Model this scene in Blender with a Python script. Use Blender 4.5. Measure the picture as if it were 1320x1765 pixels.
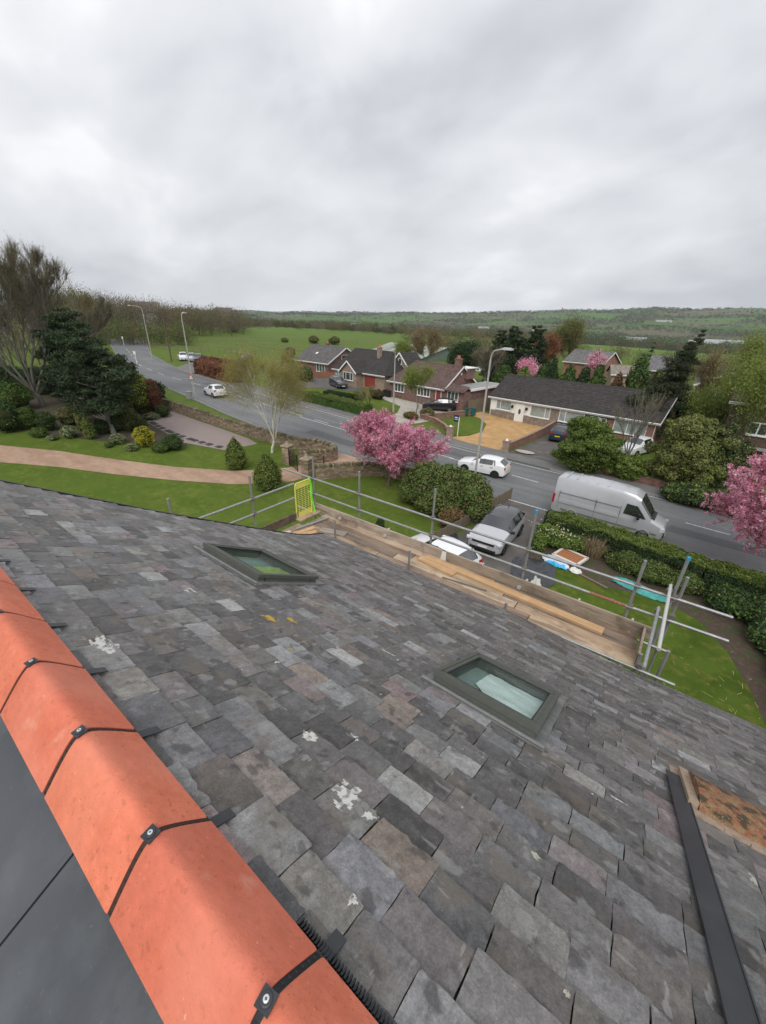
import bpy, math, random
import numpy as np
from mathutils import Vector, Matrix
from mathutils.bvhtree import BVHTree
from mathutils import noise as mnoise

for o in list(bpy.data.objects): bpy.data.objects.remove(o)
SC = bpy.context.scene
COL = SC.collection
PI = math.pi

# ---------------------------------------------------------------- camera
HC = 11.5                       # eye height above the garden
FPX = 690.0; CXP = 660.0; CYP = 882.5
def _setup(nad=(618.5, 2318.4), vx=-377.3):
    d = np.array([nad[0]-CXP, nad[1]-CYP, FPX]); d /= np.linalg.norm(d)
    vx -= CXP
    vy = -(vx*d[0]+FPX*d[2])/d[1]
    r = np.array([vx, vy, FPX]); r /= np.linalg.norm(r)
    X = -r; Z = -d; Y = np.cross(Z, X)
    return np.array([X, Y, Z])
RC = _setup()
camd = bpy.data.cameras.new('camera'); cam = bpy.data.objects.new('camera', camd); COL.objects.link(cam)
camd.sensor_fit = 'HORIZONTAL'; camd.sensor_width = 36.0; camd.lens = FPX/1320*36
camd.clip_start = 0.05; camd.clip_end = 20000
M = Matrix.Identity(4)
for i in range(3):
    M[i][0] = RC[i][0]; M[i][1] = -RC[i][1]; M[i][2] = -RC[i][2]
M[2][3] = HC
cam.matrix_world = M
SC.camera = cam
SC.render.resolution_x = 766; SC.render.resolution_y = 1024

# ---------------------------------------------------------------- world, sun, exposure
SUN_EL, SUN_AZ = math.radians(48), math.radians(155)
W = bpy.data.worlds.new('World'); SC.world = W; W.use_nodes = True
nt = W.node_tree; N = nt.nodes; L = nt.links
for n in list(N): N.remove(n)
def wn(t, **k):
    n = N.new(t)
    for a, b in k.items(): setattr(n, a, b)
    return n
out = wn('ShaderNodeOutputWorld'); bg = wn('ShaderNodeBackground'); bg.inputs[1].default_value = 0.1
sky = wn('ShaderNodeTexSky', sky_type='NISHITA', sun_disc=False, sun_elevation=SUN_EL, sun_rotation=SUN_AZ)
sky.air_density = 1.2; sky.dust_density = 3.0
tc = wn('ShaderNodeTexCoord'); sep = wn('ShaderNodeSeparateXYZ'); L.new(tc.outputs['Generated'], sep.inputs[0])
zc = wn('ShaderNodeMath', operation='MAXIMUM'); L.new(sep.outputs[2], zc.inputs[0]); zc.inputs[1].default_value = 0.0
za = wn('ShaderNodeMath', operation='ADD'); L.new(zc.outputs[0], za.inputs[0]); za.inputs[1].default_value = 0.42
dx = wn('ShaderNodeMath', operation='DIVIDE'); L.new(sep.outputs[0], dx.inputs[0]); L.new(za.outputs[0], dx.inputs[1])
dy = wn('ShaderNodeMath', operation='DIVIDE'); L.new(sep.outputs[1], dy.inputs[0]); L.new(za.outputs[0], dy.inputs[1])
cv = wn('ShaderNodeCombineXYZ'); L.new(dx.outputs[0], cv.inputs[0]); L.new(dy.outputs[0], cv.inputs[1])
mp = wn('ShaderNodeMapping'); mp.inputs['Rotation'].default_value = (0, 0, 0.5)
mp.inputs['Scale'].default_value = (0.75, 1.0, 1); mp.inputs['Location'].default_value = (3.1, 1.7, 0); L.new(cv.outputs[0], mp.inputs[0])
n1 = wn('ShaderNodeTexNoise'); n1.inputs['Scale'].default_value = 1.0; n1.inputs['Detail'].default_value = 4; n1.inputs['Roughness'].default_value = .48; n1.inputs['Distortion'].default_value = .25
n2 = wn('ShaderNodeTexNoise'); n2.inputs['Scale'].default_value = 3.0; n2.inputs['Detail'].default_value = 5; n2.inputs['Roughness'].default_value = .5; n2.inputs['Distortion'].default_value = .3
L.new(mp.outputs[0], n1.inputs[0]); L.new(mp.outputs[0], n2.inputs[0])
mx = wn('ShaderNodeMix', data_type='FLOAT'); mx.inputs[0].default_value = .45; L.new(n1.outputs[0], mx.inputs[2]); L.new(n2.outputs[0], mx.inputs[3])
cr = wn('ShaderNodeValToRGB'); L.new(mx.outputs[0], cr.inputs[0])
e = cr.color_ramp.elements
e[0].position = .385; e[0].color = (.50, .515, .55, 1)
e[1].position = .615; e[1].color = (.86, .87, .89, 1)
q = e.new(.48); q.color = (.645, .66, .69, 1)
q = e.new(.56); q.color = (.74, .75, .775, 1)
# brightness with height: the layer is thin (bright) over the western horizon and overhead
mr = wn('ShaderNodeMapRange'); L.new(sep.outputs[2], mr.inputs[0]); mr.inputs[1].default_value = .0; mr.inputs[2].default_value = .55; mr.inputs[3].default_value = 8.7; mr.inputs[4].default_value = 9.7
mr2 = wn('ShaderNodeMapRange'); L.new(sep.outputs[2], mr2.inputs[0]); mr2.inputs[1].default_value = .0; mr2.inputs[2].default_value = .16; mr2.inputs[3].default_value = 1.16; mr2.inputs[4].default_value = 1.0
mm_ = wn('ShaderNodeMath', operation='MULTIPLY'); L.new(mr.outputs[0], mm_.inputs[0]); L.new(mr2.outputs[0], mm_.inputs[1])
vm = wn('ShaderNodeVectorMath', operation='SCALE'); L.new(cr.outputs[0], vm.inputs[0]); L.new(mm_.outputs[0], vm.inputs['Scale'])
mxc = wn('ShaderNodeMix', data_type='RGBA'); mxc.inputs[0].default_value = .96; L.new(sky.outputs[0], mxc.inputs[6]); L.new(vm.outputs[0], mxc.inputs[7])
L.new(mxc.outputs[2], bg.inputs[0]); L.new(bg.outputs[0], out.inputs[0])

sd = bpy.data.lights.new('sun', 'SUN'); sun = bpy.data.objects.new('sun', sd); COL.objects.link(sun)
sd.energy = 1.5; sd.angle = math.radians(35); sd.color = (1, .97, .93)
# Nishita rotation: azimuth measured from +Y towards +X
sdir = Vector((math.sin(SUN_AZ)*math.cos(SUN_EL), math.cos(SUN_AZ)*math.cos(SUN_EL), math.sin(SUN_EL)))
sun.rotation_euler = sdir.to_track_quat('Z', 'Y').to_euler(); sun.location = (0, 0, 60)
SC.view_settings.view_transform = 'Standard'; SC.view_settings.look = 'None'
SC.view_settings.exposure = 0.42; SC.view_settings.gamma = 1
try:
    SC.cycles.max_bounces = 6; SC.cycles.transparent_max_bounces = 8; SC.cycles.volume_bounces = 0
except Exception: pass

# ---------------------------------------------------------------- terrain height and pixel picking
def softp(u, w=3.0): return w*math.log1p(math.exp(min(60, u/w))) if u/w < 50 else u
def gz(x, y=0):
    u = -x
    return .045*(softp(u-15)-softp(u-55)) + .02*(softp(u-55)-softp(u-200))
def ray(px, py): return RC @ np.array([px-CXP, py-CYP, FPX])
def G(px, py):
    v = ray(px, py); h = HC
    for i in range(50):
        p = v*(-h/v[2]); h = .5*h+.5*(HC-gz(p[0]))
    return Vector((p[0], p[1], gz(p[0])))
def Gd(px, d):      # ground point on the bearing of a pixel column (at the horizon) and a distance
    v = ray(px, 551); k = d/math.hypot(v[0], v[1]); return Vector((v[0]*k, v[1]*k, terr(v[0]*k, v[1]*k)))
def sm(a, b, x):
    t = max(0, min(1, (x-a)/(b-a))); return t*t*(3-2*t)
def hills(az):      # skyline elevation in degrees by bearing (atan2(x, y))
    pts = [(-120, .3), (-70, .35), (-52, .45), (-40, .75), (-28, .95), (-15, 1.45), (-6, 1.8), (6, 1.85), (18, 1.75), (30, 1.6), (60, 1.2), (120, .5)]
    for (a, h), (b, k) in zip(pts, pts[1:]):
        if a <= az <= b: return h+(k-h)*(az-a)/(b-a)
    return .3
def terr(x, y):
    r = math.hypot(x, y)
    z = gz(x)
    if y < -200 and r > 400: return z
    az = math.degrees(math.atan2(x, y))
    if r > 160:
        wgt = sm(-75, -45, az)
        start = 190+130*(1-sm(-60, -30, az))
        z += -22*sm(start, start+700, r)*(.35+.65*wgt)
        n = mnoise.noise(Vector((x/420, y/420, 3.3)))+.5*mnoise.noise(Vector((x/170, y/170, 7.1)))
        z += 5*n*sm(260, 900, r)
        # the far hill
        top = math.tan(math.radians(hills(az)+.12*mnoise.noise(Vector((az/4, 0, 0)))))*4300+HC
        k = sm(1150, 4300, r)
        z = z*(1-k)+(top if r < 4300 else top)*k
        if 1150 < r < 4300: z += 9*mnoise.noise(Vector((x/520+9, y/520, 1)))*math.sin(PI*k)
        if r > 4300: z -= (r-4300)*.02
    return z

# ---------------------------------------------------------------- objects
POSE = {}
def _props(o, label=None, cat=None, group=None, kind=None):
    if label: o['label'] = label
    if cat: o['category'] = cat
    if group: o['group'] = group
    if kind: o['kind'] = kind
    return o
def thing(name, label, cat, loc=(0, 0, 0), rz=0, group=None):
    o = bpy.data.objects.new(name, None); COL.objects.link(o)
    o.empty_display_size = .3
    o.location = loc; o.rotation_euler = (0, 0, rz)
    POSE[o.name] = Matrix.Translation(Vector(loc)) @ Matrix.Rotation(rz, 4, 'Z')
    return _props(o, label, cat, group)
def copy_thing(src, loc, rz=0, label=None, group=None):
    r = src.copy(); COL.objects.link(r); r.location = loc; r.rotation_euler = (0, 0, rz)
    if label: r['label'] = label
    if group: r['group'] = group
    for ch in list(src.children):
        c = ch.copy(); COL.objects.link(c); c.parent = r
        for g in list(ch.children):
            d = g.copy(); COL.objects.link(d); d.parent = c
    return r

class MB:
    """collects polygons with a colour per face"""
    def __init__(s): s.v = []; s.f = []; s.c = []; s.n = 0; s.q = []; s.smooth = False
    def add(s, vs, fs, col=None):
        b = s.n; s.v.extend(vs); s.n += len(vs)
        for f in fs: s.f.append([b+i for i in f]); s.c.append(col)
        return b
    def box(s, c, d, col=None, rz=0, m=None):
        x, y, z = d[0]/2, d[1]/2, d[2]/2
        vs = [Vector((a*x, b*y, e*z)) for a in (-1, 1) for b in (-1, 1) for e in (-1, 1)]
        R = m if m is not None else Matrix.Rotation(rz, 3, 'Z')
        vs = [tuple(R @ v+Vector(c)) for v in vs]
        s.add(vs, [(0, 1, 3, 2), (4, 6, 7, 5), (0, 4, 5, 1), (2, 3, 7, 6), (0, 2, 6, 4), (1, 5, 7, 3)], col); return s
    def bb(s, x0, x1, y0, y1, z0, z1, col=None):
        return s.box(((x0+x1)/2, (y0+y1)/2, (z0+z1)/2), (x1-x0, y1-y0, z1-z0), col)
    def bar(s, a, b, w, h, col=None):       # box beam from a to b
        a = Vector(a); b = Vector(b); d = b-a
        x = d.normalized(); z = Vector((0, 0, 1))
        if abs(x.z) > .95: z = Vector((0, 1, 0))
        y = z.cross(x).normalized(); z = x.cross(y)
        R = Matrix((x, y, z)).transposed()
        return s.box((a+b)/2, (d.length, w, h), col, m=R)
    def tube(s, a, b, r0, r1=None, n=8, col=None, caps=True):
        r1 = r0 if r1 is None else r1
        a = Vector(a); b = Vector(b); x = (b-a)
        if x.length < 1e-6: return s
        x.normalize(); z = Vector((0, 0, 1)) if abs(x.z) < .9 else Vector((1, 0, 0))
        u = x.cross(z).normalized(); w = x.cross(u)
        vs = []
        for p, r in ((a, r0), (b, r1)):
            for i in range(n):
                t = 2*PI*i/n; vs.append(tuple(p+(u*math.cos(t)+w*math.sin(t))*r))
        fs = [(i, (i+1) % n, n+(i+1) % n, n+i) for i in range(n)]
        if caps: fs += [tuple(range(n-1, -1, -1)), tuple(range(n, 2*n))]
        s.add(vs, fs, col); return s
    def path(s, pts, rs, n=6, col=None):
        if not hasattr(rs, '__len__'): rs = [rs]*len(pts)
        for i in range(len(pts)-1): s.tube(pts[i], pts[i+1], rs[i], rs[i+1], n, col, caps=True)
        return s
    def lathe(s, prof, c=(0, 0, 0), n=16, col=None, axis='Z'):
        vs = []
        for r, z in prof:
            for i in range(n):
                t = 2*PI*i/n; a, b = r*math.cos(t), r*math.sin(t)
                p = (a, b, z) if axis == 'Z' else ((z, a, b) if axis == 'X' else (a, z, b))
                vs.append((p[0]+c[0], p[1]+c[1], p[2]+c[2]))
        fs = []
        for j in range(len(prof)-1):
            for i in range(n): fs.append((j*n+i, j*n+(i+1) % n, (j+1)*n+(i+1) % n, (j+1)*n+i))
        fs.append(tuple(range(n-1, -1, -1))); m = (len(prof)-1)*n; fs.append(tuple(range(m, m+n)))
        s.add(vs, fs, col); return s
    def prism(s, poly, y0, y1, col=None, plane='XZ'):
        n = len(poly)
        def P(a, b, t): return (a, t, b) if plane == 'XZ' else ((t, a, b) if plane == 'YZ' else (a, b, t))
        vs = [P(a, b, y0) for a, b in poly]+[P(a, b, y1) for a, b in poly]
        fs = [tuple(range(n-1, -1, -1)), tuple(range(n, 2*n))]+[(i, (i+1) % n, n+(i+1) % n, n+i) for i in range(n)]
        s.add(vs, fs, col); return s
    def quads(s, arr, cols=None):           # arr (k,4,3) numpy
        s.q.append((np.asarray(arr, np.float32), None if cols is None else np.asarray(cols, np.float32))); return s
    def build(s, name, mat, parent=None, world=False, smooth=False, recalc=True, loc=None):
        me = bpy.data.meshes.new(name)
        V = np.array(s.v, np.float32).reshape(-1, 3) if s.n else np.zeros((0, 3), np.float32)
        faces = s.f
        counts = np.array([len(f) for f in faces], np.int32)
        loops = np.array([i for f in faces for i in f], np.int32)
        colr = np.array([c if c is not None else (1, 1, 1) for c in s.c], np.float32).reshape(-1, 3)
        nb = len(V)
        for arr, cc in s.q:
            k = len(arr)
            V = np.vstack([V, arr.reshape(-1, 3)])
            loops = np.concatenate([loops, np.arange(nb, nb+4*k, dtype=np.int32)])
            counts = np.concatenate([counts, np.full(k, 4, np.int32)])
            colr = np.vstack([colr, cc if cc is not None else np.ones((k, 3), np.float32)])
            nb += 4*k
        if world and parent is not None:
            Mi = np.array(POSE[parent.name].inverted())
            V = V @ Mi[:3, :3].T + Mi[:3, 3]
        if loc is not None: V = V-np.array(loc)
        me.vertices.add(len(V)); me.vertices.foreach_set('co', V.astype(np.float32).ravel())
        me.loops.add(len(loops)); me.loops.foreach_set('vertex_index', loops)
        me.polygons.add(len(counts))
        st = np.concatenate([[0], np.cumsum(counts)[:-1]]).astype(np.int32)
        me.polygons.foreach_set('loop_start', st); me.polygons.foreach_set('loop_total', counts)
        me.update(calc_edges=True)
        me.polygons.foreach_set('use_smooth', np.full(len(counts), bool(smooth)))
        a = me.attributes.new('col', 'FLOAT_VECTOR', 'FACE'); a.data.foreach_set('vector', colr.ravel())
        me.materials.append(mat)
        if recalc and not s.q:
            import bmesh
            bm = bmesh.new(); bm.from_mesh(me); bmesh.ops.recalc_face_normals(bm, faces=bm.faces); bm.to_mesh(me); bm.free()
        o = bpy.data.objects.new(name, me); COL.objects.link(o)
        if loc is not None: o.location = loc
        if parent is not None: o.parent = parent; POSE[o.name] = POSE.get(parent.name, Matrix.Identity(4))
        else: POSE[o.name] = Matrix.Translation(Vector(loc)) if loc is not None else Matrix.Identity(4)
        return o
def smooth_by_angle(o, deg=40):
    import bmesh
    me = o.data; bm = bmesh.new(); bm.from_mesh(me)
    bmesh.ops.remove_doubles(bm, verts=bm.verts, dist=1e-4)
    for f in bm.faces: f.smooth = True
    for e in bm.edges:
        if len(e.link_faces) == 2 and e.calc_face_angle(0) > math.radians(deg): e.smooth = False
    bm.to_mesh(me); bm.free(); return o

# ---------------------------------------------------------------- materials
MATS = {}
def mat(name, base=(.5, .5, .5), rough=.6, metal=0, usecol=False, noise=None, bump=None, spec=.5, trans=0, coord='Object', coat=0, ior=1.45, bump2=None, mod=None, island=False):
    """noise: list of (scale, detail, colour, lo, hi, amount); bump: (scale, detail, strength, dist)"""
    m = bpy.data.materials.new(name); m.use_nodes = True; t = m.node_tree; n = t.nodes; l = t.links
    b = n['Principled BSDF']; b.inputs['Roughness'].default_value = rough; b.inputs['Metallic'].default_value = metal
    b.inputs['Specular IOR Level'].default_value = spec; b.inputs['IOR'].default_value = ior
    if coat: b.inputs['Coat Weight'].default_value = coat; b.inputs['Coat Roughness'].default_value = .05
    co = n.new('ShaderNodeTexCoord'); src = co.outputs[coord]
    if usecol:
        at = n.new('ShaderNodeAttribute'); at.attribute_name = 'col'; cur = at.outputs['Vector']
    else:
        rgb = n.new('ShaderNodeRGB'); rgb.outputs[0].default_value = (*base, 1); cur = rgb.outputs[0]
    if island:
        ge = n.new('ShaderNodeNewGeometry'); ml = n.new('ShaderNodeMath'); ml.operation = 'MULTIPLY'; ml.inputs[1].default_value = 71; l.new(ge.outputs['Random Per Island'], ml.inputs[0])
        av = n.new('ShaderNodeVectorMath'); l.new(src, av.inputs[0]); l.new(ml.outputs[0], av.inputs[1]); src = av.outputs[0]
    for it in (mod or []):
        sc, de, ro, lo, hi = it[:5]
        nz = n.new('ShaderNodeTexNoise'); nz.inputs['Scale'].default_value = sc; nz.inputs['Detail'].default_value = de; nz.inputs['Roughness'].default_value = ro
        vec = src
        if len(it) > 5:
            mpn = n.new('ShaderNodeMapping'); mpn.inputs['Scale'].default_value = it[5]; l.new(src, mpn.inputs[0]); vec = mpn.outputs[0]
        l.new(vec, nz.inputs[0]); mrn = n.new('ShaderNodeMapRange'); mrn.inputs[1].default_value = .3; mrn.inputs[2].default_value = .7; mrn.inputs[3].default_value = lo; mrn.inputs[4].default_value = hi; l.new(nz.outputs[0], mrn.inputs[0])
        vs_ = n.new('ShaderNodeVectorMath'); vs_.operation = 'SCALE'; l.new(cur, vs_.inputs[0]); l.new(mrn.outputs[0], vs_.inputs['Scale']); cur = vs_.outputs[0]
    for it in (noise or []):
        sc, de, c, lo, hi, am = it[:6]
        nz = n.new('ShaderNodeTexNoise'); nz.inputs['Scale'].default_value = sc; nz.inputs['Detail'].default_value = de
        vec = src
        if len(it) > 6:
            mpn = n.new('ShaderNodeMapping'); mpn.inputs['Scale'].default_value = it[6]; l.new(src, mpn.inputs[0]); vec = mpn.outputs[0]
        l.new(vec, nz.inputs[0])
        mrn = n.new('ShaderNodeMapRange'); mrn.inputs[1].default_value = lo; mrn.inputs[2].default_value = hi; mrn.inputs[4].default_value = am
        l.new(nz.outputs[0], mrn.inputs[0])
        mi = n.new('ShaderNodeMix'); mi.data_type = 'RGBA'
        if len(c) == 1: mi.blend_type = 'MULTIPLY'; mi.inputs[7].default_value = (c[0], c[0], c[0], 1)
        else: mi.inputs[7].default_value = (*c, 1)
        l.new(mrn.outputs[0], mi.inputs[0]); l.new(cur, mi.inputs[6]); cur = mi.outputs[2]
    l.new(cur, b.inputs['Base Color'])
    last = None
    for bm_ in ([bump] if bump else [])+([bump2] if bump2 else []):
        nz = n.new('ShaderNodeTexNoise'); nz.inputs['Scale'].default_value = bm_[0]; nz.inputs['Detail'].default_value = bm_[1]
        vec = src
        if len(bm_) > 4:
            mpn = n.new('ShaderNodeMapping'); mpn.inputs['Scale'].default_value = bm_[4]; l.new(src, mpn.inputs[0]); vec = mpn.outputs[0]
        l.new(vec, nz.inputs[0])
        bp = n.new('ShaderNodeBump'); bp.inputs['Strength'].default_value = bm_[2]; bp.inputs['Distance'].default_value = bm_[3]
        l.new(nz.outputs[0], bp.inputs['Height'])
        if last: l.new(last, bp.inputs['Normal'])
        last = bp.outputs[0]
    if last: l.new(last, b.inputs['Normal'])
    if trans:
        o_ = [x for x in n if x.type == 'OUTPUT_MATERIAL'][0]
        tr = n.new('ShaderNodeBsdfTranslucent'); l.new(cur, tr.inputs[0]); ms = n.new('ShaderNodeMixShader'); ms.inputs[0].default_value = trans
        l.new(b.outputs[0], ms.inputs[1]); l.new(tr.outputs[0], ms.inputs[2]); l.new(ms.outputs[0], o_.inputs[0])
    MATS[name] = m; return m
def brickmat(name, c1, c2, mortar, scale=1.0, bw=.225, bh=.075, ms=.012, rough=.85, bump=.4, mossy=None):
    m = bpy.data.materials.new(name); m.use_nodes = True; t = m.node_tree; n = t.nodes; l = t.links
    b = n['Principled BSDF']; b.inputs['Roughness'].default_value = rough; b.inputs['Specular IOR Level'].default_value = .25
    co = n.new('ShaderNodeTexCoord'); sp = n.new('ShaderNodeSeparateXYZ'); l.new(co.outputs['Object'], sp.inputs[0])
    ad = n.new('ShaderNodeMath'); l.new(sp.outputs[0], ad.inputs[0]); l.new(sp.outputs[1], ad.inputs[1])
    cb = n.new('ShaderNodeCombineXYZ'); l.new(ad.outputs[0], cb.inputs[0]); l.new(sp.outputs[2], cb.inputs[1])
    bt = n.new('ShaderNodeTexBrick'); l.new(cb.outputs[0], bt.inputs[0]); bt.inputs['Scale'].default_value = scale
    bt.inputs['Color1'].default_value = (*c1, 1); bt.inputs['Color2'].default_value = (*c2, 1); bt.inputs['Mortar'].default_value = (*mortar, 1)
    bt.inputs['Mortar Size'].default_value = ms; bt.inputs['Brick Width'].default_value = bw; bt.inputs['Row Height'].default_value = bh; bt.inputs['Bias'].default_value = 0
    bt.inputs['Mortar Smooth'].default_value = .3
    nz = n.new('ShaderNodeTexNoise'); nz.inputs['Scale'].default_value = 3; nz.inputs['Detail'].default_value = 6; l.new(co.outputs['Object'], nz.inputs[0])
    mr_ = n.new('ShaderNodeMapRange'); mr_.inputs[1].default_value = .3; mr_.inputs[2].default_value = .7; mr_.inputs[3].default_value = .7; mr_.inputs[4].default_value = 1.25; l.new(nz.outputs[0], mr_.inputs[0])
    sc = n.new('ShaderNodeVectorMath'); sc.operation = 'SCALE'; l.new(bt.outputs[0], sc.inputs[0]); l.new(mr_.outputs[0], sc.inputs['Scale'])
    cur = sc.outputs[0]
    l.new(cur, b.inputs['Base Color'])
    bp = n.new('ShaderNodeBump'); bp.inputs['Strength'].default_value = bump; bp.inputs['Distance'].default_value = .01; bp.invert = True
    l.new(bt.outputs['Fac'], bp.inputs['Height']); l.new(bp.outputs[0], b.inputs['Normal'])
    MATS[name] = m; return m
def glassmat(name, tint=(.04, .05, .05), rough=.04, spec=.9):
    return mat(name, tint, rough, 0, spec=spec, ior=1.6)
# ================================================================ THE NEAR HOUSE AND ITS ROOF
rng = random.Random(7); nrg = np.random.default_rng(7)
TH = math.radians(30); CT, ST = math.cos(TH), math.sin(TH)
YR, ZR = .13, HC-1.32
SE = (5.72-YR)/CT                        # slope length to the eave
def twist(x, y): return (.06-.12*sm(-1.6, .6, x))*(y/5.7)**2
def RP(x, s, n=0.0):                     # roof point: x along, s down the slope, n off the surface
    y = YR+s*CT+n*ST
    return Vector((x, y, ZR-s*ST+n*CT+twist(x, y)))
def verge(y):                            # left verge of the roof
    pts = [(0, -5.85), (.8, -5.68), (2.2, -5.38), (3.6, -5.30), (4.5, -5.32), (5.0, -5.5), (5.8, -5.9)]
    for (a, p), (b, q_) in zip(pts, pts[1:]):
        if y <= b: return p+(q_-p)*max(0, (y-a))/(b-a)
    return -5.9
m_slate = mat('natural_slate', usecol=True, rough=.48, spec=.45, island=True,
    mod=[(4, 12, .70, .66, 1.36), (34, 12, .75, .62, 1.42, (1, .6, 1)), (140, 6, .7, .72, 1.3)],
    noise=[(4.2, 10, (.15, .125, .095), .56, .66, .5), (10, 12, (.035, .034, .036), .60, .66, .6), (9, 13, (.30, .30, .29), .60, .66, .45), (150, 4, (.50, .50, .48), .71, .75, .6), (11, 12, (.38, .38, .37), .66, .70, .4, (2.2, .5, 1)), (9, 12, (.33, .33, .32), .67, .70, .35, (.45, 2.6, 1))],
    bump=(11, 13, .9, .012, (1, .6, 1)), bump2=(120, 8, .4, .003))
m_terra = mat('terracotta', usecol=True, rough=.62, spec=.35, mod=[(30, 8, .6, .88, 1.1)], noise=[(9, 5, (.56, .14, .075), .45, .75, .55), (55, 4, (.74, .30, .19), .68, .8, .4), (190, 1, (.34, .10, .06), .68, .73, .6), (45, 9, (.42, .12, .07), .62, .66, .5), (2.5, 3, (.74, .27, .18), .5, .7, .5), (7, 10, (.72, .40, .30), .64, .72, .35), (3.2, 8, (.40, .12, .07), .62, .72, .35), (60, 6, (.80, .42, .32), .70, .74, .6)], bump=(90, 5, .35, .004), bump2=(260, 2, .35, .002))
m_black = mat('black_plastic', (.018, .019, .022), rough=.5)
m_blackmetal = mat('black_coated_metal', (.035, .038, .043), rough=.42, spec=.5, noise=[(6, 4, (.06, .063, .07), .45, .7, .5)])
m_frame = mat('grey_green_aluminium', (.085, .09, .078), rough=.45, spec=.45, noise=[(20, 4, (.13, .135, .12), .5, .75, .4)])
m_lead = mat('lead_flashing', (.19, .195, .19), rough=.5, metal=.3, noise=[(12, 6, (.30, .30, .29), .45, .7, .6), (60, 3, (.09, .09, .085), .6, .8, .5)], bump=(14, 4, .3, .01))
m_mortar = mat('mortar', (.36, .27, .20), rough=.95, noise=[(30, 6, (.22, .16, .12), .45, .7, .7)], bump=(70, 5, .7, .006))
m_splash = mat('lime_splash', (.58, .57, .54), rough=.9, noise=[(45, 10, (.20, .195, .19), .48, .62, .85)], bump=(120, 4, .6, .003))
m_lichen = mat('yellow_lichen', (.55, .36, .03), rough=.95, noise=[(70, 5, (.22, .17, .08), .45, .62, .8)], bump=(200, 3, .6, .002))
m_screw = mat('screw_head', (.75, .75, .73), rough=.3, metal=.8)
m_rearmem = mat('smooth_dark_slate', (.055, .060, .067), rough=.38, spec=.5, noise=[(3.2, 6, (.095, .10, .108), .45, .7, .8), (22, 14, (.055, .060, .068), .54, .62, .6, (1.6, 1.0, 1)), (5, 10, (.12, .13, .135), .5, .7, .6), (60, 3, (.16, .17, .18), .70, .74, .4), (1.2, 2, (.10, .105, .12), .4, .7, .5)], bump=(26, 6, .35, .006, (2, .6, 1)))
m_oldtile = mat('old_terracotta', (.25, .105, .058), rough=.95, mod=[(30, 10, .75, .6, 1.4)], noise=[(34, 10, (.26, .19, .09), .46, .58, .8), (17, 12, (.045, .038, .022), .50, .60, .9), (90, 4, (.40, .32, .20), .6, .7, .6)], bump=(60, 7, .9, .012))
m_felt = mat('roofing_felt', (.05, .05, .05), rough=.8)
m_brickred = brickmat('red_brick', (.26, .085, .055), (.19, .06, .04), (.30, .27, .24))
m_glass = glassmat('window_glass', (.02, .028, .027), .03)
m_velux = bpy.data.materials.new('skylight_glass'); m_velux.use_nodes = True; _t = m_velux.node_tree; _n = _t.nodes; _o = [q for q in _n if q.type == 'OUTPUT_MATERIAL'][0]
_tr = _n.new('ShaderNodeBsdfTransparent'); _tr.inputs[0].default_value = (.90, .95, .94, 1); _gl = _n.new('ShaderNodeBsdfGlossy'); _gl.inputs['Roughness'].default_value = .02; _lw = _n.new('ShaderNodeLayerWeight'); _lw.inputs[0].default_value = .5; _pw = _n.new('ShaderNodeMath'); _pw.operation = 'POWER'; _pw.inputs[1].default_value = 5.0; _t.links.new(_lw.outputs['Facing'], _pw.inputs[0]); _fr = _n.new('ShaderNodeMath'); _fr.operation = 'MULTIPLY_ADD'; _fr.inputs[1].default_value = .26; _fr.inputs[2].default_value = .04; _t.links.new(_pw.outputs[0], _fr.inputs[0])
_mx = _n.new('ShaderNodeMixShader'); _t.links.new(_fr.outputs[0], _mx.inputs[0]); _t.links.new(_tr.outputs[0], _mx.inputs[1]); _t.links.new(_gl.outputs[0], _mx.inputs[2]); _t.links.new(_mx.outputs[0], _o.inputs[0])
m_liner = mat('window_lining', (.26, .31, .30), rough=.6, noise=[(6, 4, (.30, .36, .34), .45, .7, .7)])
m_film = mat('white_painted_reflection', (.85, .86, .84), rough=.35, noise=[(9, 6, (.60, .62, .60), .5, .68, .7, (.25, 1.5, 1))], bump=(7, 6, .6, .02, (.3, 1.4, 1)))  # streaky white reflection in the skylight glass, painted as a colour
m_refl_yellow = mat('yellow_green_painted_reflection', (.42, .48, .16), rough=.4, noise=[(6, 6, (.16, .30, .05), .5, .6, .8)])  # yellow green reflection of the left skylight, put into the colour

house = thing('brick_house', 'brick house under the big grey slate roof with orange ridge tiles', 'house', (0, 0, 0))
# walls under the roof
MB().bb(-5.12, 9.0, -5.3, 5.42, 0, 6.86).build('wall', m_brickred, house)
# gable tops
g = MB(); g.prism([(-5.3, 6.8), (5.42, 6.8), (YR, ZR-.18)], -5.12, -5.0, plane='YZ'); g.build('gable_wall', m_brickred, house); g = MB(); g.prism([(-5.3, 6.8), (5.42, 6.8), (YR, ZR-.18)], 8.9, 9.0, plane='YZ'); g.build('gable_wall', m_brickred, house)

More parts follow.
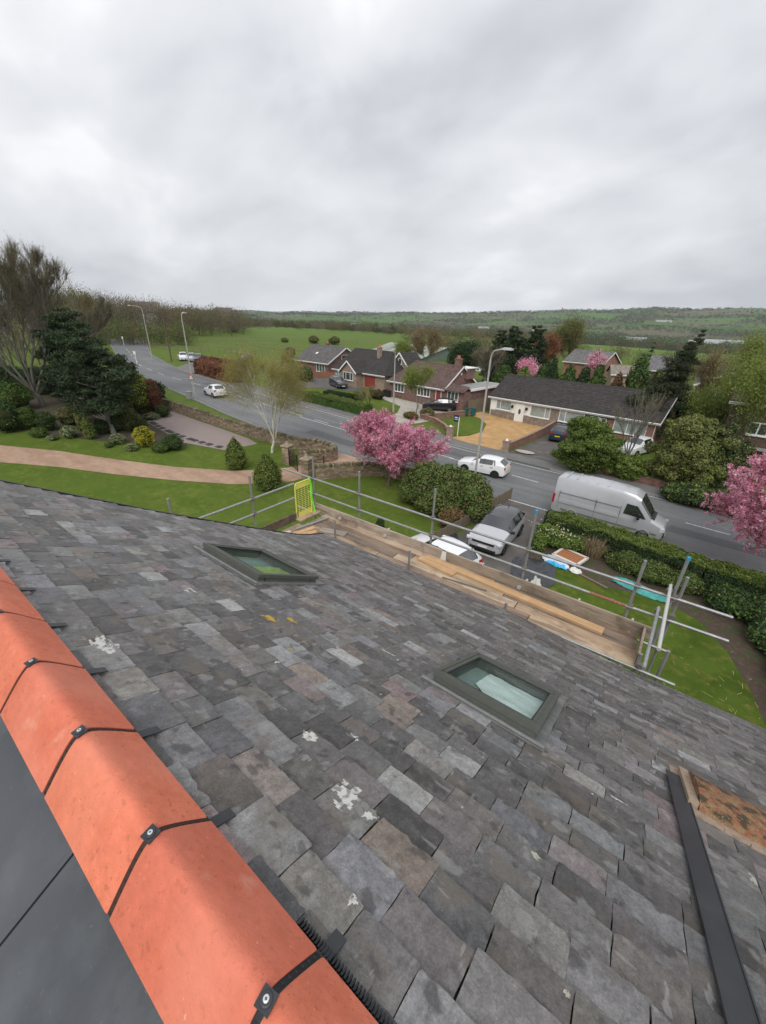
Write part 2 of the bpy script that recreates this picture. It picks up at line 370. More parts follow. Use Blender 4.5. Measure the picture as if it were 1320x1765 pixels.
# slates
def palette(x, s):
    r = rng.random(); near = max(0, 1-s/2.7) if x > -1.6 else max(.0, 1-s/4.5)
    g_ = rng.uniform(.088, .148)
    base = (g_*1.03, g_*.975, g_*.95)
    if rng.random() < .22+.62*near:
        c = rng.choice([(.175, .155, .155), (.17, .166, .172), (.19, .18, .16), (.30, .30, .29), (.26, .26, .26), (.10, .096, .096), (.13, .13, .13), (.23, .185, .155), (.21, .21, .225), (.24, .235, .215), (.16, .165, .165), (.13, .115, .105)])
        k = .35+.65*rng.random()
        base = tuple(a*(1-k)+b*k for a, b in zip(base, c))
    if near > .2 and rng.random() < .06: base = (.17*rng.uniform(.9, 1.1), .14, .14)
    if near < .2 and rng.random() < .04: base = (.19, .175, .18)
    v = rng.uniform(.66, 1.2)
    return tuple(a*v for a in base)
sl = MB()
K1 = (-3.70, -2.78, 1.94, 2.78); K2 = (-.90, -.18, 2.02, 3.00)   # skylights x0 x1 s0 s1
def in_light(x, s, mgn=0):
    return any(a-mgn < x < b+mgn and c-mgn < s < d+mgn for a, b, c, d in (K1, K2))
s0 = .02; row = 0; Tk = .0065
while s0 < SE+.02:
    near = max(0, 1-s0/2.6)
    gauge = .148+.002*near if s0+.2 < SE else SE+.05-s0
    x = -6.3-rng.random()*.2+(.125 if row % 2 else 0)
    while x < 6.5:
        w = rng.uniform(.175, .25) if rng.random() < near else rng.uniform(.205, .228)
        if s0 < .6 and rng.random() < .3: w *= 1.15
        xa, xb = x+.001, x+w-rng.uniform(.0008, .003)
        x += w
        tail = s0+gauge+rng.gauss(0, .004+.005*near); head = s0-.035
        ymid = YR+(s0+gauge/2)*CT
        vx_ = verge(ymid)+rng.uniform(-.015, .01)
        if xb < vx_+.06: continue
        xa = max(xa, vx_)
        if in_light((xa+xb)/2, s0+gauge*.6, .0): continue
        rot = rng.gauss(0, .003+.005*near); lift = rng.uniform(0, .002+.003*near); sag = rng.uniform(-.003, .003)
        tl = 2*Tk+lift
        pts = [(xa, head), (xb, head)]
        # right side, tail, left side with chipped edges
        def jit(a): return rng.gauss(0, a)
        pts += [(xb+jit(.0012), head+(tail-head)*t) for t in (.3, .55, .8)]
        chip = rng.random()
        if chip < .07+.06*near:
            cw, ch = rng.uniform(.006, .03), rng.uniform(.006, .025); pts += [(xb, tail-ch), (xb-cw, tail)]
        else: pts += [(xb, tail-.004), (xb-.004, tail)]
        nt_ = 9
        for i in range(1, nt_):
            t = i/nt_; pts.append((xb+(xa-xb)*t, tail+jit(.0016+.0014*near)))
        chip = rng.random()
        if chip < .07+.06*near:
            cw, ch = rng.uniform(.006, .03), rng.uniform(.006, .025); pts += [(xa+cw, tail), (xa, tail-ch)]
        else: pts += [(xa+.004, tail), (xa, tail-.004)]
        pts += [(xa+jit(.0012), head+(tail-head)*t) for t in (.8, .55, .3)]
        cx_ = (xa+xb)/2
        def P3(px, ps, dn):
            q = (ps-head)/(tail-head); n_ = .001+q*tl+sag*(px-cx_)/(xb-xa)*2*q+dn
            return tuple(RP(px+rot*(ps-head), ps-rot*(px-cx_), n_))
        top = [P3(a, b, Tk*.6) for a, b in pts]; bot = [P3(a, b, -Tk*.5) for a, b in pts]
        n_ = len(pts); col = palette(cx_, s0)
        sl.add(top+bot, [tuple(range(n_-1, -1, -1))], col)
        b0 = sl.n-2*n_; ec = tuple(min(.4, c*1.35) for c in col)
        for i in range(n_):
            j = (i+1) % n_
            sl.f.append([b0+i, b0+j, b0+n_+j, b0+n_+i]); sl.c.append(ec)
    s0 += gauge; row += 1
slates = sl.build('slate_roof', m_slate, house, recalc=False)
bvh = BVHTree.FromPolygons([Vector(v) for v in sl.v], sl.f)
# boarding under the slates, fascia, gutter, verge
u = MB(); g0 = []
for i in range(2):
    pass
nx_ = 40; ns_ = 12; vs = []; fs = []
for i in range(nx_+1):
    for j in range(ns_+1):
        s_ = SE*j/ns_; y_ = YR+s_*CT; xl = verge(y_)+.03; X_ = xl+(9.1-xl)*i/nx_
        vs.append(tuple(RP(X_, s_, -.012)))
for i in range(nx_):
    for j in range(ns_): a = i*(ns_+1)+j; fs.append((a, a+1, a+ns_+2, a+ns_+1))
u.add(vs, fs); u.build('roofing_felt', m_felt, house, recalc=False)
gu = MB(); prev = None
for i in range(30):
    xa_, xb_ = -5.85+i*.5, -5.85+(i+1)*.5
    pa, pb = RP(xa_, SE+.05, -.05), RP(xb_, SE+.05, -.05)
    for k in range(5):
        a0, a1 = PI+PI*k/5, PI+PI*(k+1)/5
        q0 = [(p[0], p[1]+.02+.055*math.cos(a), p[2]-.01+.055*math.sin(a)) for p in (pa, pb) for a in (a0, a1)]
        gu.add(q0, [(0, 1, 3, 2)])
    gu.tube((pa[0], pa[1]+.078, pa[2]-.01), (pb[0], pb[1]+.078, pb[2]-.01), .009, n=6)
gu.build('gutter', m_black, house, recalc=False)
fa = MB()
for i in range(10):
    xa_, xb_ = -5.85+i*1.5, -5.85+(i+1)*1.5
    pa, pb = RP(xa_, SE-.03, -.03), RP(xb_, SE-.03, -.03)
    fa.bar((pa[0], pa[1], pa[2]-.11), (pb[0], pb[1], pb[2]-.11), .025, .2)
fa.build('fascia_board', mat('dark_fascia', (.04, .035, .03), rough=.6), house)
vg = MB(); pv = None
for j in range(15):
    s_ = SE*j/14; y_ = YR+s_*CT; p = RP(verge(y_)-.012, s_, -.005)
    if pv is not None: vg.bar(pv, p, .03, .06)
    pv = p
vg.build('verge_trim', m_black, house)
# eave debris strip between gutter and boards
# rear slope: large smooth slates seen bottom left
rs = MB()
for r_ in range(9):
    for c_ in range(-6, 10):
        xa_ = c_*1.05+(r_ % 2)*.52; sA = .06+r_*.62; n0 = .018
        def RR(x, s, n): return (x, .10-s*CT-n*ST, ZR-.02-s*ST+n*CT)
        vs = [RR(xa_+.004, sA-.05, .0), RR(xa_+1.046, sA-.05, .0), RR(xa_+1.046, sA+.62, n0), RR(xa_+.004, sA+.62, n0)]
        vb = [RR(xa_+.004, sA-.05, -.008), RR(xa_+1.046, sA-.05, -.008), RR(xa_+1.046, sA+.62, n0-.01), RR(xa_+.004, sA+.62, n0-.01)]
        rs.add(vs+vb, [(0, 1, 2, 3), (2, 3, 7, 6), (1, 2, 6, 5), (0, 3, 7, 4)])
rs.build('rear_roof_slope', m_rearmem, house, recalc=True)
MB().add([(-5.8, .1, ZR-.045), (9, .1, ZR-.045), (9, -5.5, ZR-.045-5.6*math.tan(TH)), (-5.8, -5.5, ZR-.045-5.6*math.tan(TH))], [(0, 1, 2, 3)]) and None

# ridge tiles ---------------------------------------------------------------
YC = .115; ZC = HC-1.20
prof = []
hw = .136; dr = .138; cq = .034; kq = dr/(math.sqrt(hw*hw+cq*cq)-cq)
for i in range(33):
    y_ = -hw+2*hw*i/32; prof.append((y_, -(math.sqrt(y_*y_+cq*cq)-cq)*kq))
ridge_joints = [-1.702+.4573*i for i in range(-9, 15)]
def ridge_mesh(x0, x1, dz=0):
    m = MB(); tk = .016; n = len(prof); xs = [x0+.0085, x0+.014, (x0+x1)/2, x1-.014, x1-.0085]
    vs = []
    for k, x in enumerate(xs):
        sh = .003 if k in (0, 4) else 0
        for (y, z) in prof: vs.append((x, YC+y*(1-sh*4), ZC+z-sh+dz))
        for (y, z) in reversed(prof): vs.append((x, YC+y*.88, ZC+z-tk+dz))
    fs = []; R_ = 2*n
    for k in range(4):
        for i in range(R_): j = (i+1) % R_; fs.append((k*R_+i, k*R_+j, (k+1)*R_+j, (k+1)*R_+i))
    fs.append(tuple(range(R_))); fs.append(tuple(range(4*R_+R_-1, 4*R_-1, -1)))
    m.add(vs, fs); return m
clip_proto = None
for i, xj in enumerate(ridge_joints):
    if xj+.4573 < -5.7 or xj > 4.0: continue
    rm_ = ridge_mesh(xj, xj+.4573, rng.uniform(-.004, .003)); vv = rng.uniform(.90, 1.08); rm_.c = [(.70*vv, .195*vv*rng.uniform(.97, 1.03), .115*vv)]*len(rm_.c); t = rm_.build('ridge_tile', m_terra, house)
    smooth_by_angle(t, 50)
    # union strip in the joint, dark with small studs
    un = MB(); hh = .0055
    for k in range(32):
        (ya, za), (yb, zb) = prof[k], prof[k+1]
        un.add([(xj-.012, YC+ya*.975, ZC+za*.985-.006), (xj-.012, YC+yb*.975, ZC+zb*.985-.006), (xj+.012, YC+yb*.975, ZC+zb*.985-.006), (xj+.012, YC+ya*.975, ZC+za*.985-.006)], [(0, 1, 2, 3)])
        if k % 2 == 0:
            ym, zm = (ya+yb)/2, (za+zb)/2
            un.box((xj, YC+ym*.98, ZC+zm*.985-.0055), (.006, .004, .003))
    un.build('ridge_union', m_black if xj > -.5 else mat('brown_rubber', (.05, .022, .016), rough=.7) if 'brown_rubber' not in MATS else MATS['brown_rubber'], t, recalc=False)
    c = MB(); R_ = Matrix.Rotation(.12, 3, 'Z')
    c.box((xj, YC, ZC+.0035), (.034, .034, .005), rz=.15); c.lathe([(.012, 0), (.012, .003), (.009, .004)], (xj, YC, ZC+.006), n=14); c.build('ridge_clip', m_blackmetal, t)
    sc_ = MB(); sc_.lathe([(.0062, 0), (.0062, .0022), (.0035, .003)], (xj, YC, ZC+.010), n=14); sc_.build('screw', m_screw, t)
    cr_ = MB(); cr_.box((xj, YC, ZC+.0133), (.005, .0014, .0006)); cr_.box((xj, YC, ZC+.0134), (.0014, .005, .0006)); cr_.build('screw_slot', m_black, t)
    tb = MB(); p = RP(xj+.006, .115, .0225); 
    R_ = Matrix((Vector((1, 0, 0)), Vector((0, CT, -ST)), Vector((0, ST, CT)))).transposed()
    tb.box(RP(xj+.006, .16, .024), (.036, .085, .005), m=R_); tb.build('drip_tab', m_blackmetal, t)
# corrugated ventilation roll along the foot of the tiles
rl = MB(); x = -5.6
while x < 4.0:
    if -.42 < x < 1.2:
        rl.box(RP(x, .143, .018), (.005, .022, .022), m=Matrix((Vector((1, 0, 0)), Vector((0, CT, -ST)), Vector((0, ST, CT)))).transposed())
    x += .0095
rl.bar(RP(-5.6, .10, .02), RP(4, .10, .02), .05, .02); rl.build('ridge_roll', m_black, house)

# skylights ----------------------------------------------------------------
RM = Matrix((Vector((1, 0, 0)), Vector((0, CT, -ST)), Vector((0, ST, CT)))).transposed()
def skylight(K, name, seed, label):
    x0, x1, a, b = K
    f = MB(); h = .095; bw = .05
    def rb(xa, xb, sa, sb, na, nb, M_=f, col=None):
        M_.box(RP((xa+xb)/2, (sa+sb)/2, (na+nb)/2), (xb-xa, sb-sa, nb-na), col, m=RM)
    rb(x0, x1, a, a+bw+.03, -.03, h); rb(x0, x1, b-bw-.03, b, -.03, h-.004)
    rb(x0, x0+bw, a+.1, b-.1, -.03, h-.002); rb(x1-bw, x1, a+.1, b-.1, -.03, h-.002)
    rb(x0-.012, x1+.012, a-.012, a+.03, h-.03, h+.006); rb(x0-.012, x1+.012, b-.03, b+.02, h-.03, h+.003)
    rb(x0-.012, x0+.02, a+.03, b-.03, h-.03, h+.004); rb(x1-.02, x1+.012, a+.03, b-.03, h-.03, h+.004)
    o = f.build('skylight', m_frame, house)
    o['label'] = label
    gl = MB(); rb(x0+bw-.005, x1-bw+.005, a+.095, b-.095, h-.035, h-.022, gl); gl.build('glass', m_velux, o)
    li = MB(); rb(x0+bw-.01, x1-bw+.01, a+.09, b-.09, -.02, -.005, li); li.build('lining', m_liner, o)
    fm = MB(); w_ = x1-x0; d_ = b-a; rgf_ = random.Random(seed); n1_ = 14
    u0, u1 = (.26, .93) if seed == 1 else (.45, .85)
    vs_ = []; 
    for i in range(n1_+1):
        for j in range(n1_+1):
            u_ = u0+(u1-u0)*i/n1_; lo = .12+.34*(1-i/n1_)**2; v_ = lo+(.88-lo)*j/n1_; vs_.append(tuple(RP(x0+w_*u_, a+d_*v_, .008+.012*mnoise.noise(Vector((u_*5, v_*16, seed))))))
    fm.add(vs_, [(i*(n1_+1)+j, (i+1)*(n1_+1)+j, (i+1)*(n1_+1)+j+1, i*(n1_+1)+j+1) for i in range(n1_) for j in range(n1_)]); fm.build('reflection_sheet', m_film if seed == 1 else m_refl_yellow, o, recalc=False, smooth=True)  # added sheet under the pane that carries the painted reflection
    bl = MB(); rb(x0+bw, x1-bw, a+.1, a+.108, h-.02, h-.006, bl); rb(x0+bw+.001, x0+bw+.009, a+.1, b-.1, h-.02, h-.006, bl); rb(x1-bw-.009, x1-bw-.001, a+.1, b-.1, h-.02, h-.006, bl); rb(x0+bw, x1-bw, b-.108, b-.1, h-.02, h-.006, bl); bl.build('glazing_bead', m_black, o)
    fl = MB()
    rb(x0-.075, x1+.075, a-.075, a, -.005, .03, fl); rb(x0-.06, x0, a, b, -.005, .027, fl); rb(x1, x1+.06, a, b, -.005, .027, fl); rb(x0-.06, x1+.06, b, b+.10, -.005, .032, fl)
    # soft side lip
    fl.bar(RP(x0-.06, a-.07, .034), RP(x1+.07, a-.07, .034), .02, .016)
    fl.build('flashing', m_lead, o)
    return o
skylight(K2, 'skylight', 1, 'skylight nearer the camera, right of the roof')
skylight(K1, 'skylight', 2, 'skylight farther up the roof on the left')

# black trim strip and the old ridge tiles at the right edge
st = MB(); sA, sB = .30, 2.74
st.box(RP(.615, (sA+sB)/2, .028), (.088, sB-sA, .012), m=RM)
st.box(RP(.660, (sA+sB)/2, .031), (.006, sB-sA, .014), m=RM); st.box(RP(.571, (sA+sB)/2, .030), (.005, sB-sA, .013), m=RM)
st.build('trim_strip', m_blackmetal, house)
xo = .70
for k, (ln, yy) in enumerate([(.40, 0), (.08, 0.0), (.42, 0), (.42, 0), (.42, 0)]):
    m = MB(); n = 9; pr = [(2.60+.27*math.sin(PI*(i/8-.5))*1.0, .012+.095*math.cos(PI*(i/8-.5))) for i in range(n)]
    vs = [];
    for xx in (xo, xo+ln):
        for (s_, n_) in pr: vs.append(tuple(RP(xx, s_+.005*rng.random(), n_+.004*rng.random())))
        vs.append(tuple(RP(xx, 2.87, 0))); vs.append(tuple(RP(xx, 2.33, 0)))
    c = n+2
    m.add(vs, [(i, (i+1) % c, c+(i+1) % c, c+i) for i in range(c)]+[tuple(range(c)), tuple(range(2*c-1, c-1, -1))])
    o = m.build('old_ridge_tile', m_oldtile, house); smooth_by_angle(o, 50)
    o['label'] = 'old orange ridge tile blotched with moss and lichen'
    xo += ln+(.012 if k != 1 else .02)
mo = MB()
for i in range(60):
    xx = .66+i*.028
    mo.box(RP(xx, 2.335+rng.uniform(-.005, .004), .014), (.034, .085+rng.uniform(-.006, .006), .028+rng.uniform(0, .003)), m=RM)
mo.box(RP(.672, 2.61, .03), (.05, .50, .07), m=RM); mo.box(RP(1.225, 2.6, .045), (.022, .5, .09), m=RM); mo.box(RP(.66, 2.83, .01), (.12, .12, .05), m=RM)
mo.build('mortar_bed', m_mortar, house)

# splashes and lichen lying on the slates
def splat(name, x, s, rx, rs_, m_, seed, thr=.0, freq=9, dens=26):
    M_ = MB(); nn = dens; grid = {}
    for i in range(nn+1):
        for j in range(nn+1):
            u_, v_ = -1+2*i/nn, -1+2*j/nn
            f_ = 1-(u_*u_+v_*v_)+.9*mnoise.noise(Vector((u_*2.1+seed, v_*2.1, seed*3.7)))+.45*mnoise.noise(Vector((u_*6+seed, v_*6, 5)))
            p = RP(x+u_*rx, s+v_*rs_, .2); hit = bvh.ray_cast(p, Vector((0, -ST, -CT)))
            if hit[0] is None: continue
            grid[i, j] = (hit[0]+Vector((0, ST, CT))*.0012, f_)
    ok_ = set()
    for i in range(nn):
        for j in range(nn):
            ks = [(i, j), (i+1, j), (i+1, j+1), (i, j+1)]
            if all(k in grid and grid[k][1] > .55+thr for k in ks): ok_.add((i, j))
    best = []
    while ok_:                            # keep the largest patch
        st_ = [ok_.pop()]; comp = []
        while st_:
            c_ = st_.pop(); comp.append(c_)
            for d_ in ((1, 0), (-1, 0), (0, 1), (0, -1)):
                e_ = (c_[0]+d_[0], c_[1]+d_[1])
                if e_ in ok_: ok_.remove(e_); st_.append(e_)
        if len(comp) > len(best): best = comp
    vid = {}; vl = []; fl_ = []
    for (i, j) in best:
        f_ = []
        for k in ((i, j), (i+1, j), (i+1, j+1), (i, j+1)):
            if k not in vid: vid[k] = len(vl); vl.append(tuple(grid[k][0]))
            f_.append(vid[k])
        fl_.append(tuple(f_))
    M_.add(vl, fl_)
    if M_.n: M_.build(name, m_, house, recalc=False)
splat('mortar_splash', -.91, .72, .075, .05, m_splash, 1.3)
splat('mortar_splash', -.62, .60, .10, .10, m_splash, 2.2, .08)
splat('mortar_splash', -.50, .62, .05, .08, m_splash, 5.2, .15)
splat('mortar_splash', -1.94, .29, .13, .07, m_splash, 4.1)
splat('mortar_splash', -.80, .93, .06, .06, m_splash, 8.1, .25)
splat('mortar_splash', -.36, .30, .02, .03, m_splash, 9.4, .1)
splat('mortar_splash', -1.5, 1.05, .05, .05, m_splash, 7.3, .3)
splat('mortar_splash', -1.35, 2.05, .13, .04, m_splash, 3.3, .25)
splat('mortar_splash', -2.6, 1.15, .10, .07, m_splash, 6.6, .32)
splat('mortar_splash', .30, 1.9, .07, .02, m_splash, 11.6, .12)
splat('lichen_patch', -2.05, 1.47, .12, .05, m_lichen, 2.7, -.05)
splat('lichen_patch', -1.98, 1.62, .11, .05, m_lichen, 4.9, .1)
splat('lichen_patch', -1.62, 1.27, .06, .04, m_lichen, 6.1, .15)
m_palel = mat('pale_lichen', (.42, .42, .34), rough=.95, noise=[(90, 4, (.25, .25, .2), .45, .6, .7)])
splat('lichen_patch', .18, .58, .012, .012, m_palel, 1.1, -.3)
splat('lichen_patch', .02, 1.02, .03, .025, m_palel, 3.1, .1)
splat('lichen_patch', .86, 1.9, .06, .08, m_palel, 5.1, .25)
for i in range(46):
    xx = rng.uniform(-4, 1.5); ss = rng.uniform(.3, 2.6)
    if in_light(xx, ss, .1) or .52 < xx < .7: continue
    splat('lime_spot', xx, ss, rng.uniform(.006, .016), rng.uniform(.006, .016), m_palel if i % 2 else m_splash, i*1.7, rng.uniform(-.3, .1), dens=7)
# ================================================================ SCAFFOLD
m_galv = mat('galvanised_steel', (.33, .34, .34), rough=.45, metal=.55, noise=[(14, 5, (.46, .47, .46), .45, .7, .7, (1, 1, .3)), (40, 4, (.20, .17, .14), .62, .78, .6)])
m_alu = mat('pale_alloy_tube', (.55, .55, .52), rough=.5, metal=.35, noise=[(20, 4, (.40, .38, .35), .55, .75, .6)])
m_redtube = mat('red_painted_tube', (.28, .10, .07), rough=.6, noise=[(30, 5, (.38, .30, .26), .55, .7, .8)])
m_bluecap = mat('blue_tape', (.02, .30, .55), rough=.5)
m_plank = mat('weathered_board', usecol=True, rough=.85, mod=[(3, 10, .7, .7, 1.25, (.3, 1, 1))], noise=[(8, 8, (.4,), .5, .66, .7, (.12, 1, 1)), (60, 6, (.5,), .52, .66, .7, (.04, 1, 1)), (3, 7, (.13, .09, .06), .56, .70, .6)], bump=(40, 6, .5, .004, (.06, 1, 1)))
m_newwood = mat('fresh_sawn_board', (.50, .33, .18), rough=.8, noise=[(22, 6, (.42, .22, .09), .45, .7, .7, (.05, 1, 1)), (4, 4, (.62, .42, .24), .5, .7, .5)], bump=(50, 5, .3, .003, (.05, 1, 1)))
m_yellow = mat('yellow_powder_coat', (.72, .66, .14), rough=.55)
m_hivis = mat('green_hi_vis_strap', (.25, .85, .05), rough=.7)
m_rust = mat('coupler_steel', (.18, .16, .14), rough=.7, metal=.4)
Z = lambda z: HC+z
scaf = thing('scaffolding', 'tube and board scaffold platform running along the gutter with two rails', 'scaffolding', (-3.4, 6.9, 0))
def T(name, a, b, r=.0242, m_=m_galv, n=12):
    mm = MB(); mm.tube(a, b, r, n=n); 
    # dark bore at the end
    o = mm.build(name, m_, scaf, world=True); smooth_by_angle(o, 50); return o
tops = [(-7.38, -3.25), (-5.80, -3.28), (-3.72, -3.17), (-1.63, -3.03), (.17, -3.37), (.67, -3.11)]
for i, (x, z) in enumerate(tops):
    T('standard', (x, 6.93, 0), (x, 6.93, Z(z)))
T('standard', (.76, 7.0, 0), (.76, 7.0, Z(-3.47)))
for (x, z) in ((-1.63, -3.03), (.67, -3.11)):
    c = MB(); c.tube((x, 6.93, Z(z)-.05), (x, 6.93, Z(z)+.004), .0262, n=14); c.build('blue_cap', m_bluecap, scaf, world=True)
for (x, z) in ((-5.79, -4.22), (-3.70, -4.24), (-1.60, -4.53), (.50, -4.45)):
    T('inner_standard', (x, 6.03, 0), (x, 6.03, Z(z)))
for (y, z) in ((3.14, -3.14), (4.95, -3.19)):
    T('standard', (-7.32, y, 0), (-7.32, y, Z(z)))
T('guard_rail', (-8.5, 6.88, Z(-3.83)), (1.42, 6.88, Z(-3.83)))
T('guard_rail', (-7.55, 6.88, Z(-4.26)), (-.45, 6.88, Z(-4.26)))
T('guard_rail', (-.45, 6.88, Z(-4.26)), (.12, 6.88, Z(-4.26)), .0244, m_redtube)
T('guard_rail', (.12, 6.88, Z(-4.26)), (1.50, 6.88, Z(-4.24)))
T('guard_rail', (-7.28, 1.9, Z(-3.74)), (-7.28, 6.16, Z(-3.74)))
T('guard_rail', (-7.28, 1.9, Z(-4.12)), (-7.28, 6.16, Z(-4.12)))
T('end_rail', (.59, 5.30, Z(-3.74)), (.60, 7.02, Z(-3.70)), .0242, m_alu)
T('end_rail', (.53, 5.36, Z(-4.16)), (.56, 6.98, Z(-4.14)))
T('ledger', (-5.9, 6.02, Z(-4.78)), (1.0, 5.97, Z(-4.70)))
T('ledger', (-8.0, 6.86, Z(-4.82)), (.9, 6.86, Z(-4.82)))
for x in (-5.16, -4.36, -2.6, -1.63, -.61, .3):
    T('transom', (x, 5.85, Z(-4.775)), (x, 7.36, Z(-4.775)), .022, m_alu)
T('transom', (-6.78, 5.7, Z(-4.66)), (-6.60, 6.66, Z(-4.66)))
T('inner_standard', (.80, 6.15, 0), (.80, 6.15, Z(-4.30)))
# couplers where tubes cross
def coupler(x, y, z):
    c = MB(); c.box((x, y, z), (.075, .085, .07)); c.tube((x-.05, y-.03, z+.02), (x+.05, y-.03, z+.02), .013, n=8); c.tube((x, y-.065, z-.02), (x, y+.01, z-.02), .012, n=8)
    c.build('coupler', m_rust, scaf, world=True)
for x, _ in tops[:-1]+[(.68, 0)]:
    coupler(x+.01, 6.905, Z(-3.83)); coupler(x+.01, 6.905, Z(-4.26)) 
for y in (3.14, 4.95):
    coupler(-7.30, y, Z(-3.74)); coupler(-7.30, y, Z(-4.12))
coupler(.60, 6.9, Z(-3.74)); coupler(.56, 6.9, Z(-4.16)); coupler(.53, 5.98, Z(-4.62)); coupler(.76, 6.95, Z(-4.20))
WB = [(.40, .285, .19), (.28, .205, .15), (.46, .34, .23), (.23, .175, .135), (.50, .38, .27)]
def board(name, a, b, w, h, col, m_=m_plank):
    mm = MB(); mm.bar(a, b, w, h, col); return mm.build(name, m_, scaf, world=True)
k = 0
for r_ in range(4):
    xs = [-6.9, -4.6+.35*r_, -1.2-.3*r_, .50-.02*r_]
    y = 6.105+r_*.212
    for a, b in zip(xs, xs[1:]):
        board('scaffold_board', (a+.01, y+rng.uniform(-.003, .003), Z(-4.735)+rng.uniform(-.004, .004)), (b-.01, y, Z(-4.735)+rng.uniform(-.004, .004)), .205, .038, WB[k % 5]); k += 1
for r_ in range(5):
    x = -5.98-r_*.24
    board('scaffold_board', (x, 1.9, Z(-4.74)), (x, 6.02 if r_ > 2 else 6.0, Z(-4.735)), .225, .038, WB[(k+r_) % 5])
board('scaffold_board', (-7.15, 6.10, Z(-4.70)), (-7.15, 6.82, Z(-4.70)), .22, .036, WB[2])
board('toe_board', (-7.36, 6.855, Z(-4.615)), (-3.36, 6.855, Z(-4.60)), .036, .225, (.44, .36, .29))
board('toe_board', (-3.30, 6.85, Z(-4.60)), (.60, 6.85, Z(-4.59)), .036, .225, (.36, .29, .22))
board('toe_board', (-7.25, 1.9, Z(-4.63)), (-7.25, 6.2, Z(-4.63)), .036, .225, (.17, .13, .09))
board('toe_board', (.48, 6.06, Z(-4.60)), (.48, 6.82, Z(-4.60)), .034, .22, (.33, .26, .20))
for x in (-6.35, -4.9, -1.63):
    MB().box((x, 6.815, Z(-4.66)), (.07, .05, .06)).build('board_clip', m_alu, scaf, world=True)
wt = MB(); wt.prism([(-3.40, Z(-4.73)), (-3.26, Z(-4.73)), (-3.27, Z(-4.50)), (-3.36, Z(-4.50))], 6.828, 6.836); wt.build('white_tag', mat('white_sheet', (.75, .75, .72), rough=.7), scaf, world=True)

# things lying on or hung from the scaffold
b = thing('loose_plank', 'long fresh pale plank lying on the scaffold boards beside the low front board', 'plank', (-1.8, 6.58, Z(-4.70)))
MB().bar((-3.62, 6.66, Z(-4.685)), (-.06, 6.53, Z(-4.685)), .17, .05).build('plank', m_newwood, b, world=True)
b = thing('loose_plank', 'short pale offcut of plank near the gap in the front board', 'plank', (-3.5, 6.4, Z(-4.70)))
MB().bar((-3.75, 6.55, Z(-4.69)), (-2.85, 6.47, Z(-4.69)), .20, .045).build('plank', m_newwood, b, world=True)
b = thing('pry_bar', 'thin dark steel bar lying across the scaffold boards', 'tool', (-2.6, 6.3, Z(-4.7)))
MB().tube((-3.0, 6.22, Z(-4.695)), (-2.1, 6.36, Z(-4.695)), .013).build('shaft', m_rust, b, world=True)
sb = thing('timber_stack', 'small stack of pale timber offcuts on the scaffold at the roof corner', 'timber', (-6.2, 5.2, Z(-4.7)))
for i in range(6):
    MB().bar((-6.62+.085*i, 5.05+.03*i, Z(-4.60)+.035*(i % 3)), (-6.42+.085*i, 5.95-.05*i, Z(-4.60)+.03*(i % 2)), .075, .045, None).build('batten', m_newwood, sb, world=True)
MB().bar((-6.9, 5.0, Z(-4.66)), (-6.75, 5.5, Z(-4.66)), .10, .07, None).build('batten', mat('pale_block', (.55, .50, .45), rough=.8), sb, world=True)
db = thing('board_offcut', 'grey weathered board offcut on the scaffold by the corner of the slates', 'board', (-5.9, 6.2, Z(-4.70)))
MB().bar((-6.35, 6.1, Z(-4.695)), (-5.7, 6.32, Z(-4.695)), .2, .035, (.33, .29, .24)).build('board', m_plank, db, world=True)
# ladder gate
lg = thing('ladder_gate', 'pale yellow mesh safety gate hung on the corner rails of the scaffold', 'gate', (-7.28, 6.15, Z(-4.7)))
f = MB(); y0, y1, z0, z1 = 6.15, 6.68, Z(-4.70), Z(-3.74); X = -7.24
for a, b in (((X, y0, z0+.05), (X, y0, z1-.05)), ((X, y1, z0+.05), (X, y1, z1-.05)), ((X, y0+.05, z0), (X, y1-.05, z0)), ((X, y0+.05, z1), (X, y1-.05, z1)), ((X, y0, z0+.05), (X, y0+.05, z0)), ((X, y1, z0+.05), (X, y1-.05, z0)), ((X, y0, z1-.05), (X, y0+.05, z1)), ((X, y1, z1-.05), (X, y1-.05, z1))): f.tube(a, b, .016, n=8)
f.build('frame', m_yellow, lg, world=True)
pn = MB(); pn.bb(X-.003, X+.003, y0+.02, y1-.02, z0+.01, z0+.15); pn.bb(X-.003, X+.003, y0+.02, y1-.02, z1-.16, z1-.01); pn.build('infill_plate', m_yellow, lg, world=True)
ms = MB()
for i in range(12): z = z0+.18+i*.052; ms.tube((X, y0, z), (X, y1, z), .004, n=5)
for i in range(4): y = y0+.1+i*.11; ms.tube((X, y, z0+.1), (X, y, z1-.1), .004, n=5)
ms.build('mesh_bars', m_yellow, lg, world=True)
hs = thing('strap', 'bright green strap dangling from the corner rail beside the yellow gate', 'strap', (-7.2, 6.7, Z(-4.8)))
s_ = MB(); pts = [(-7.2, 6.60, Z(-3.70)), (-7.19, 6.66, Z(-3.9)), (-7.17, 6.63, Z(-4.2)), (-7.18, 6.69, Z(-4.5)), (-7.15, 6.71, Z(-4.70))]
for a, b in zip(pts, pts[1:]): s_.bar(a, b, .05, .012)
for a, b in zip(pts[:3], pts[1:3]): s_.bar(Vector(a)+Vector((.03, -.05, 0)), Vector(b)+Vector((.03, -.05, 0)), .04, .01)
s_.build('webbing', m_hivis, hs, world=True)

